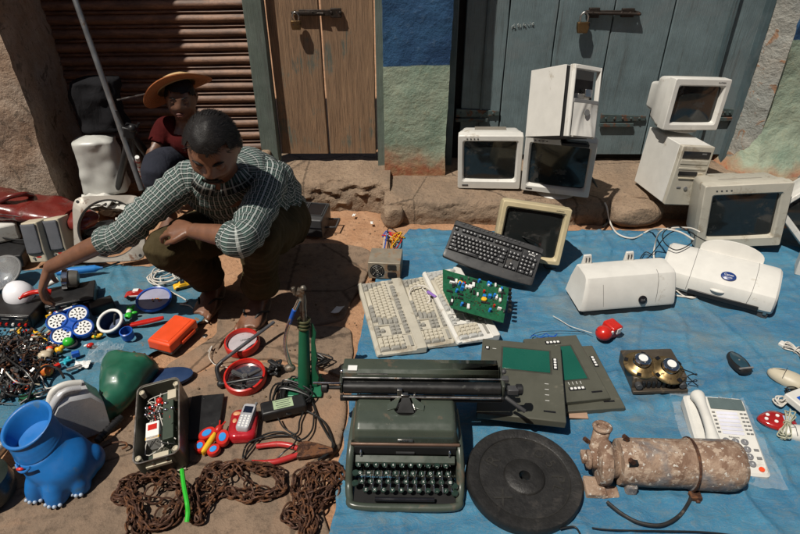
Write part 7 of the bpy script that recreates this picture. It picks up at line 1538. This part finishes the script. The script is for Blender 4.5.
for r in range(5):
    for k in range(3): m = MB(); m.box(((k - 1) * w * .26, -d * (.02 + r * .095), .0150), (w * .18, d * .055, .002)); m.build('key', PAPER, mpn, bevel=.0006)
# butterfly toy
p = P(212, 447, .01); bt = T('butterfly_toy', 'red plastic butterfly toy with blue spots and a yellow body', 'toy', (p.x, p.y, .022), (10, 0, -20)); bt.scale = (1.0, 1.25, 1.1)
for x, y, rx, ry, rz, sp_ in ((-.026, .018, .024, .017, 35, 1), (.026, .020, .024, .018, -35, 1), (-.022, -.016, .018, .015, -20, .8), (.022, -.014, .018, .015, 20, .8)):
    m = MB(); pts = [(rx * math.cos(a), ry * math.sin(a)) for a in [2 * math.pi * k / 28 for k in range(28)]]; A = Matrix.Translation((x, y, 0)) @ Matrix.Rotation(R_(rz), 4, 'Z'); m.loft([[(a, b, 0) for a, b in pts], [(a * 1.03, b * 1.03, .006) for a, b in pts], [(a * .92, b * .92, .012) for a, b in pts]], M=A); wg = m.build('wing', RED, bt, ang=60)
    m = MB(); m.loft([[(a * .55, b * .55, .0118) for a, b in pts], [(a * .52, b * .52, .0135) for a, b in pts]], M=A); m.build('wing_spot', pm('spot_blue', (.03, .25, .65), .3), wg)
m = MB(); m.loft([[(w_ * math.cos(a), y, .010 + .010 * math.sin(a)) for a in [2 * math.pi * k / 12 for k in range(12)]] for y, w_ in ((-.032, .003), (-.026, .008), (-.010, .0095), (.012, .009), (.022, .005))]); m.build('body', YELLOW, bt); m = MB(); m.sph((0, .036, .010), (.0105, .012, .010), 14, 10); m.tube([(-.003, .044, .012), (-.010, .056, .014)], .0022, 6); m.tube([(.003, .044, .012), (.008, .058, .014)], .0022, 6); m.build('head', RED, bt)
# pliers
p = P(305, 451, .01); pl = T('pliers', 'rusty combination pliers with red grips lying across the stone', 'pliers', (p.x, p.y, .022), (0, 0, -2)); K2 = .0023
def pp(px, py): q = P(px, py, .022) - V(pl.location); return V((q.x, q.y, 0))
m = MB(); m.tube(cat_rom([pp(298, 449), pp(290, 446), pp(276, 445), pp(256, 448)], 5), [.0075] * 4 + [.0085] * 8 + [.0075] * 4, 12); m.build('grip', pm('grip_red', (.42, .03, .03), .35, dirt=((.2, .05, .04), .3, 30)), pl); m = MB(); m.tube(cat_rom([pp(298, 455), pp(290, 458), pp(274, 463), pp(252, 464)], 5), [.0075] * 4 + [.0085] * 8 + [.0075] * 4, 12); m.build('grip', pm('grip_red', (.42, .03, .03), .35), pl)
m = MB(); pts = [pp(297, 444), pp(306, 442), pp(318, 444), pp(333, 448), pp(334, 452), pp(320, 455), pp(306, 458), pp(297, 459)]; m.prism([(q.x, q.y) for q in pts], -.007, .007); m.build('jaws', RUST, pl, bevel=.003); m = MB(); q = pp(307, 450); m.cyl((q.x, q.y, .006), (q.x, q.y, .0095), .007); m.build('pivot', RUST, pl); m = MB(); m.box((pp(324, 450).x, pp(324, 450).y, .0072), (.028, .002, .001)); m.build('jaw_gap', BLACKG, pl)
# chains
def chain(label, poly, n, seed, name='rusty_chain'):
    rnd = random.Random(seed); px = [(P(x, y + 7, .0).x, P(x, y + 7, 0).y) for x, y in poly]; poly = 0; x0, x1 = min(a for a, b in px), max(a for a, b in px); y0, y1 = min(b for a, b in px), max(b for a, b in px)
    m = MB(); cx, cy = sum(a for a, b in px) / len(px), sum(b for a, b in px) / len(px); x, y = cx, cy; ang_ = rnd.random() * 6; L_ = .0265; roll = 0; base = V((cx, cy, 0))
    for k in range(n):
        for tr in range(40):
            a2 = ang_ + rnd.uniform(-.42, .42) * (1 + tr * .18); nx_, ny_ = x + L_ * math.cos(a2), y + L_ * math.sin(a2)
            if inside(nx_, ny_, px): break
        else: a2 = math.atan2(cy - y, cx - x); nx_, ny_ = x + L_ * math.cos(a2), y + L_ * math.sin(a2)
        ang_ = a2; e = min(math.hypot(nx_ - a, ny_ - b) for a, b in px); z = .018 + min(.026, e * .5) * rnd.random(); roll += R_(72) + rnd.uniform(-.4, .4)
        R3 = Matrix.Rotation(a2, 3, 'Z') @ Matrix.Rotation(rnd.uniform(-.35, .35), 3, 'Y') @ Matrix.Rotation(roll, 3, 'X')
        ring = []; nn = 12; c = V(((x + nx_) / 2, (y + ny_) / 2, z)) - base; rl, rw, rr = .0180, .0112, .0028
        pts = [c + R3 @ V((rl * math.cos(q) if abs(math.cos(q)) < .99 else rl * math.copysign(1, math.cos(q)), rw * math.sin(q), 0)) for q in [2 * math.pi * j / nn for j in range(nn)]]
        m.tube(pts, rr, 5, closed=True, up=R3 @ V((0, 0, 1))); x, y = nx_, ny_
    return m.build(name, RUST, label=label, cat='chain', group='heaps of rusty chain', loc=base)
chain('heap of rusty chain at the foot of the instrument case, left of the green strip', [(114, 488), (128, 476), (150, 470), (176, 470), (188, 486), (186, 508), (172, 524), (150, 528), (140, 520), (128, 502), (116, 500)], 118, 1)
chain('rusty chain strand running off the bottom edge below the left heap', [(128, 512), (140, 512), (146, 530), (142, 545), (130, 545)], 16, 8)
chain('wide heap of rusty chain between the green strip and the pliers', [(186, 500), (200, 482), (208, 464), (226, 460), (252, 462), (284, 470), (286, 488), (270, 496), (246, 500), (226, 490), (214, 502), (204, 520), (192, 520)], 128, 2)
chain('rusty chain heap against the left edge of the blue tarpaulin', [(290, 480), (304, 468), (320, 460), (342, 466), (346, 478), (336, 494), (322, 508), (316, 526), (308, 545), (300, 545), (300, 528), (284, 520), (284, 508), (296, 496)], 122, 3)
cable('green_strip', 'bright green flexible strip lying between the two left chain heaps', [(182, 470, .07), (184, 486, .07), (187, 502, .065), (188, 512, .05), (187, 522, .035)], .0062, GREENP)
# cassette recorder, power supply, small wires on the dirt
cs = T('cassette_recorder', 'dark grey recorder with open lid compartments behind the man', 'recorder', (-.435, 2.510, .010), (2, 0, -8)); w, d, h = .18, .17, .09
m = MB(); prf = rrect(w, d, .008); m.loft([[(a, b, 0) for a, b in prf], [(a, b, h) for a, b in prf]]); m.build('case', DGREY, cs, bevel=.005)
for x, ww in ((-w * .24, w * .36), (w * .22, w * .42)): m = MB(); m.box((x, .012, h + .0005), (ww, d * .66, .002)); m.build('lid_window', BLACKG, cs, bevel=.001); m = MB(); m.loft([[(x + a, .012 + b, h + .001) for a, b in rrect(ww + .008, d * .7, .004)], [(x + a, .012 + b, h + .005) for a, b in rrect(ww + .008, d * .7, .004)], [(x + a, .012 + b, h + .005) for a, b in rrect(ww, d * .65, .003)], [(x + a, .012 + b, h + .001) for a, b in rrect(ww, d * .65, .003)]], False, loop=True); m.build('lid_frame', DGREY, cs)
m = MB(); m.box((0, -d / 2 - .001, h * .55), (w * .96, .003, .003)); m.build('front_groove', BLACKG, cs)
m = MB(); m.tube([(w / 2, -.03, h * .25), (w / 2 + .05, -.03, h * .3), (w / 2 + .05, .05, h * .3), (w / 2, .05, h * .25)], .005, 8); m.build('carry_handle', DGREY, cs)
ps = T('power_supply', 'dusty metal computer power supply with a round fan grille on the dirt', 'power supply', (-.059, 2.123, .012), (-2, -1, -5)); w, d, h = .133, .125, .075
m = MB(); m.box((0, 0, h / 2), (w, d, h)); m.build('case', pm('dusty_zinc', (.33, .29, .23), .5, .45, dirt=((.28, .18, .11), .5, 12)), ps, bevel=.002); m = MB(); m.cyl((-w * .22, -d / 2 + .001, h * .5), (-w * .22, -d / 2 - .002, h * .5), .030, n=28); fa = m.build('fan_opening', BLACKP, ps); m = MB()
for r in (.008, .016, .024): m.torus((-w * .22, -d / 2 - .003, h * .5), r, .0012, Matrix.Rotation(R_(90), 4, 'X'), 28, 6)
for k in range(4): a = R_(45 + 90 * k); m.tube([(-w * .22, -d / 2 - .003, h * .5), (-w * .22 + .030 * math.cos(a), -d / 2 - .003, h * .5 + .030 * math.sin(a))], .0012, 6)
m.build('fan_grille', STEEL, fa)
for z_ in (h * .74, h * .28): m = MB(); m.loft([[(w * .24 + a, -d / 2 + .001, z_ + b) for a, b in rrect(.036, .024, .005)], [(w * .24 + a, -d / 2 - .003, z_ + b) for a, b in rrect(.036, .024, .005)]]); m.build('socket', BLACKP, ps)
cols = [RED, YELLOW, pm('orange_wire', (.6, .2, .02), .4), BLUEP, WIREB, WIREW]
rnd = random.Random(6); c = P(394, 244, 0)
for k, (mt_, nm) in enumerate(zip(cols, ('red', 'yellow', 'orange', 'blue', 'black', 'white'))):
    m = MB(); pts = [(c.x - .03 + rnd.uniform(-.02, .02), 2.18, .05)] + [(c.x + rnd.uniform(-.055, .055), c.y + rnd.uniform(-.045, .055), .018 + rnd.random() * .035) for _ in range(6)]; m.tube(cat_rom(pts, 6), .0026, 6); m.build('loose_wire', mt_, label=nm + ' wire in the coloured bundle behind the power supply', cat='wire', recenter=True)
for k, (px, py, sc_) in enumerate(((358, 198, 1), (365, 203, 1.4), (332, 196, .5), (310, 196, .5), (354, 218, .5), (372, 226, .5))):
    p = P(px, py, 0); m = MB(); m.grid(lambda u, v: ((u - .5) * .05 * sc_, (v - .5) * .025 * sc_, .006 + .012 * sc_ * nz((u * 2, v, k), 2, k)), 8, 6); o_ = m.build('litter', PAPER, label=('white paper scrap on the dirt below the wooden door', 'folded pale wrapper near the boulder', 'tiny white scrap on the dirt right of the recorder', 'tiny white scrap nearest the recorder on the dirt', 'tiny white chip on the dirt left of the boulder', 'tiny white chip on the dirt above the coloured wires')[k], cat='litter', loc=(p.x, p.y, .012), rot=(0, 0, 20 * k)); so = o_.modifiers.new('t', 'SOLIDIFY'); so.thickness = .001
p = P(338, 315, 0); m = MB(); m.grid(lambda u, v: ((u - .5) * .035, (v - .5) * .045, .012 * u * u + .004), 6, 6); o_ = m.build('litter', PAPER, label='folded white paper at the edge of the mans shadow', cat='litter', loc=(p.x, p.y, .018), rot=(0, 0, -25)); so = o_.modifiers.new('t', 'SOLIDIFY'); so.thickness = .001
rnd = random.Random(31); m = MB()
for k in range(420):
    x, y = rnd.uniform(-1.6, .1), rnd.uniform(1.2, 2.62); r = rnd.uniform(.0015, .005) * (1.6 if rnd.random() < .06 else 1); m.sph((x, y, gz(x, y) + r * .4 + (.012 if -1.2 < x < -.1 and y < 2.2 else 0)), (r * rnd.uniform(.8, 1.4), r, r * .7), 6, 4)
m.build('pebbles', dirt_mat('pebble', (.28, .19, .12), (.22, .15, .1), (.12, .09, .07), 30), kind='stuff', label='tiny pebbles and grit scattered on the dirt', cat='pebbles', ang=180)

# extra clutter between the bigger things on the left
def small(name, label, px, py, shp, mt_, z=.018, yaw=0, cat_='part'):
    p = P(px, py, 0); m = MB(); shp(m); return m.build(name, mt_, label=label, cat=cat_, loc=(p.x, p.y, z), rot=(0, 0, yaw), bevel=.0012)
small('battery', 'two toned small battery lying by the turquoise toy', 76, 374, lambda m: m.tube([(-.022, 0, .008), (.022, 0, .008)], .007, 12), STEEL, yaw=30, cat_='battery')
small('screwdriver', 'yellow handled screwdriver left of the blue fitting', 44, 342, lambda m: (m.tube([(-.05, 0, .008), (-.01, 0, .008)], .008, 10), m.tube([(-.01, 0, .008), (.05, 0, .007)], .0028, 8)), [YELLOW], yaw=-35, cat_='tool')
small('bottle_lid', 'small white bottle lid between scrap and pale doll', 34, 356, lambda m: m.lathe([(.013, 0), (.014, .003), (.013, .011), (.011, .012)], 20), PAPER, cat_='lid')
small('toy_block', 'small blue toy block in front of the green ball', 78, 360, lambda m: m.box((0, 0, .009), (.024, .016, .018)), BLUEP, yaw=25, cat_='toy')
small('toy_block', 'small red toy block left of the turquoise star', 60, 372, lambda m: m.box((0, 0, .008), (.018, .014, .016)), RED, yaw=50, cat_='toy')
small('metal_ring', 'thin steel ring lying on the cloth near the silver appliance', 42, 398, lambda m: m.torus((0, 0, .004), .018, .003, None, 24, 8), STEEL, cat_='ring')
small('transistor_board', 'small green circuit piece at the edge of the scrap heap', 30, 402, lambda m: (m.box((0, 0, .004), (.05, .03, .003)), m.box((.01, 0, .009), (.012, .01, .008))), pm('circuit_green', (.012, .10, .045)), yaw=15, cat_='circuit board')
small('dark_tube', 'dark rubber tube lying under the edge of the green mudguard', 92, 412, lambda m: m.tube(cat_rom([(-.06, 0, .01), (0, .02, .012), (.06, -.01, .01)], 5), .009, 10), RUBBER, yaw=60, cat_='tube')
small('black_grip', 'ribbed black handle between instrument case and silver appliance', 112, 436, lambda m: (m.tube([(-.05, 0, .012), (.05, 0, .012)], .011, 12), [m.torus((x * .012, 0, .012), .0115, .0018, Matrix.Rotation(R_(90), 4, 'Y'), 16, 6) for x in range(-3, 4)]), BLACKP, yaw=70, cat_='grip')
small('rusty_hook', 'rusty curled hook on the stone left of the instrument case', 116, 452, lambda m: m.tube(cat_rom([(-.04, 0, .008), (0, .008, .012), (.03, 0, .01), (.036, -.014, .008), (.022, -.02, .008)], 5), .0032, 8), RUST, yaw=20, cat_='hook')
small('coin_cell', 'small steel disc on the stone above the red lamps', 206, 340, lambda m: m.lathe([(.010, 0), (.010, .003)], 18), STEEL, cat_='disc')
small('plastic_sheet', 'crumpled pale sheet piece under the clear bag', 84, 370, lambda m: m.grid(lambda u, v: ((u - .5) * .05, (v - .5) * .04, .004 + .012 * abs(nz((u * 3, v * 3, 1), 2, 5))), 10, 10), PAPER, yaw=10, cat_='scrap')
cable('black_cable', 'thin black cable lying across the scrap heap', [(0, 352, .06), (12, 362, .085), (26, 372, .08), (34, 386, .05), (24, 396, .04), (8, 394, .06), (-2, 384, .06)], .003, WIREB)
cable('pale_cable', 'pale cable winding out of the scrap heap towards the doll', [(6, 372, .09), (16, 382, .085), (30, 384, .05), (40, 376, .03), (46, 388, .02), (56, 386, .02)], .0022, WIREW)
cable('red_wire', 'thin red wire lying below the large car radio', [(2, 346, .03), (14, 342, .035), (26, 348, .03), (38, 344, .025), (48, 352, .02)], .0018, RED)
cable('black_cable', 'black cable running along the back of the two computer speakers', [(-4, 236, .1), (20, 240, .1), (50, 236, .12), (70, 248, .03), (86, 262, .02), (98, 268, .02), (120, 262, .02)], .004, WIREB)
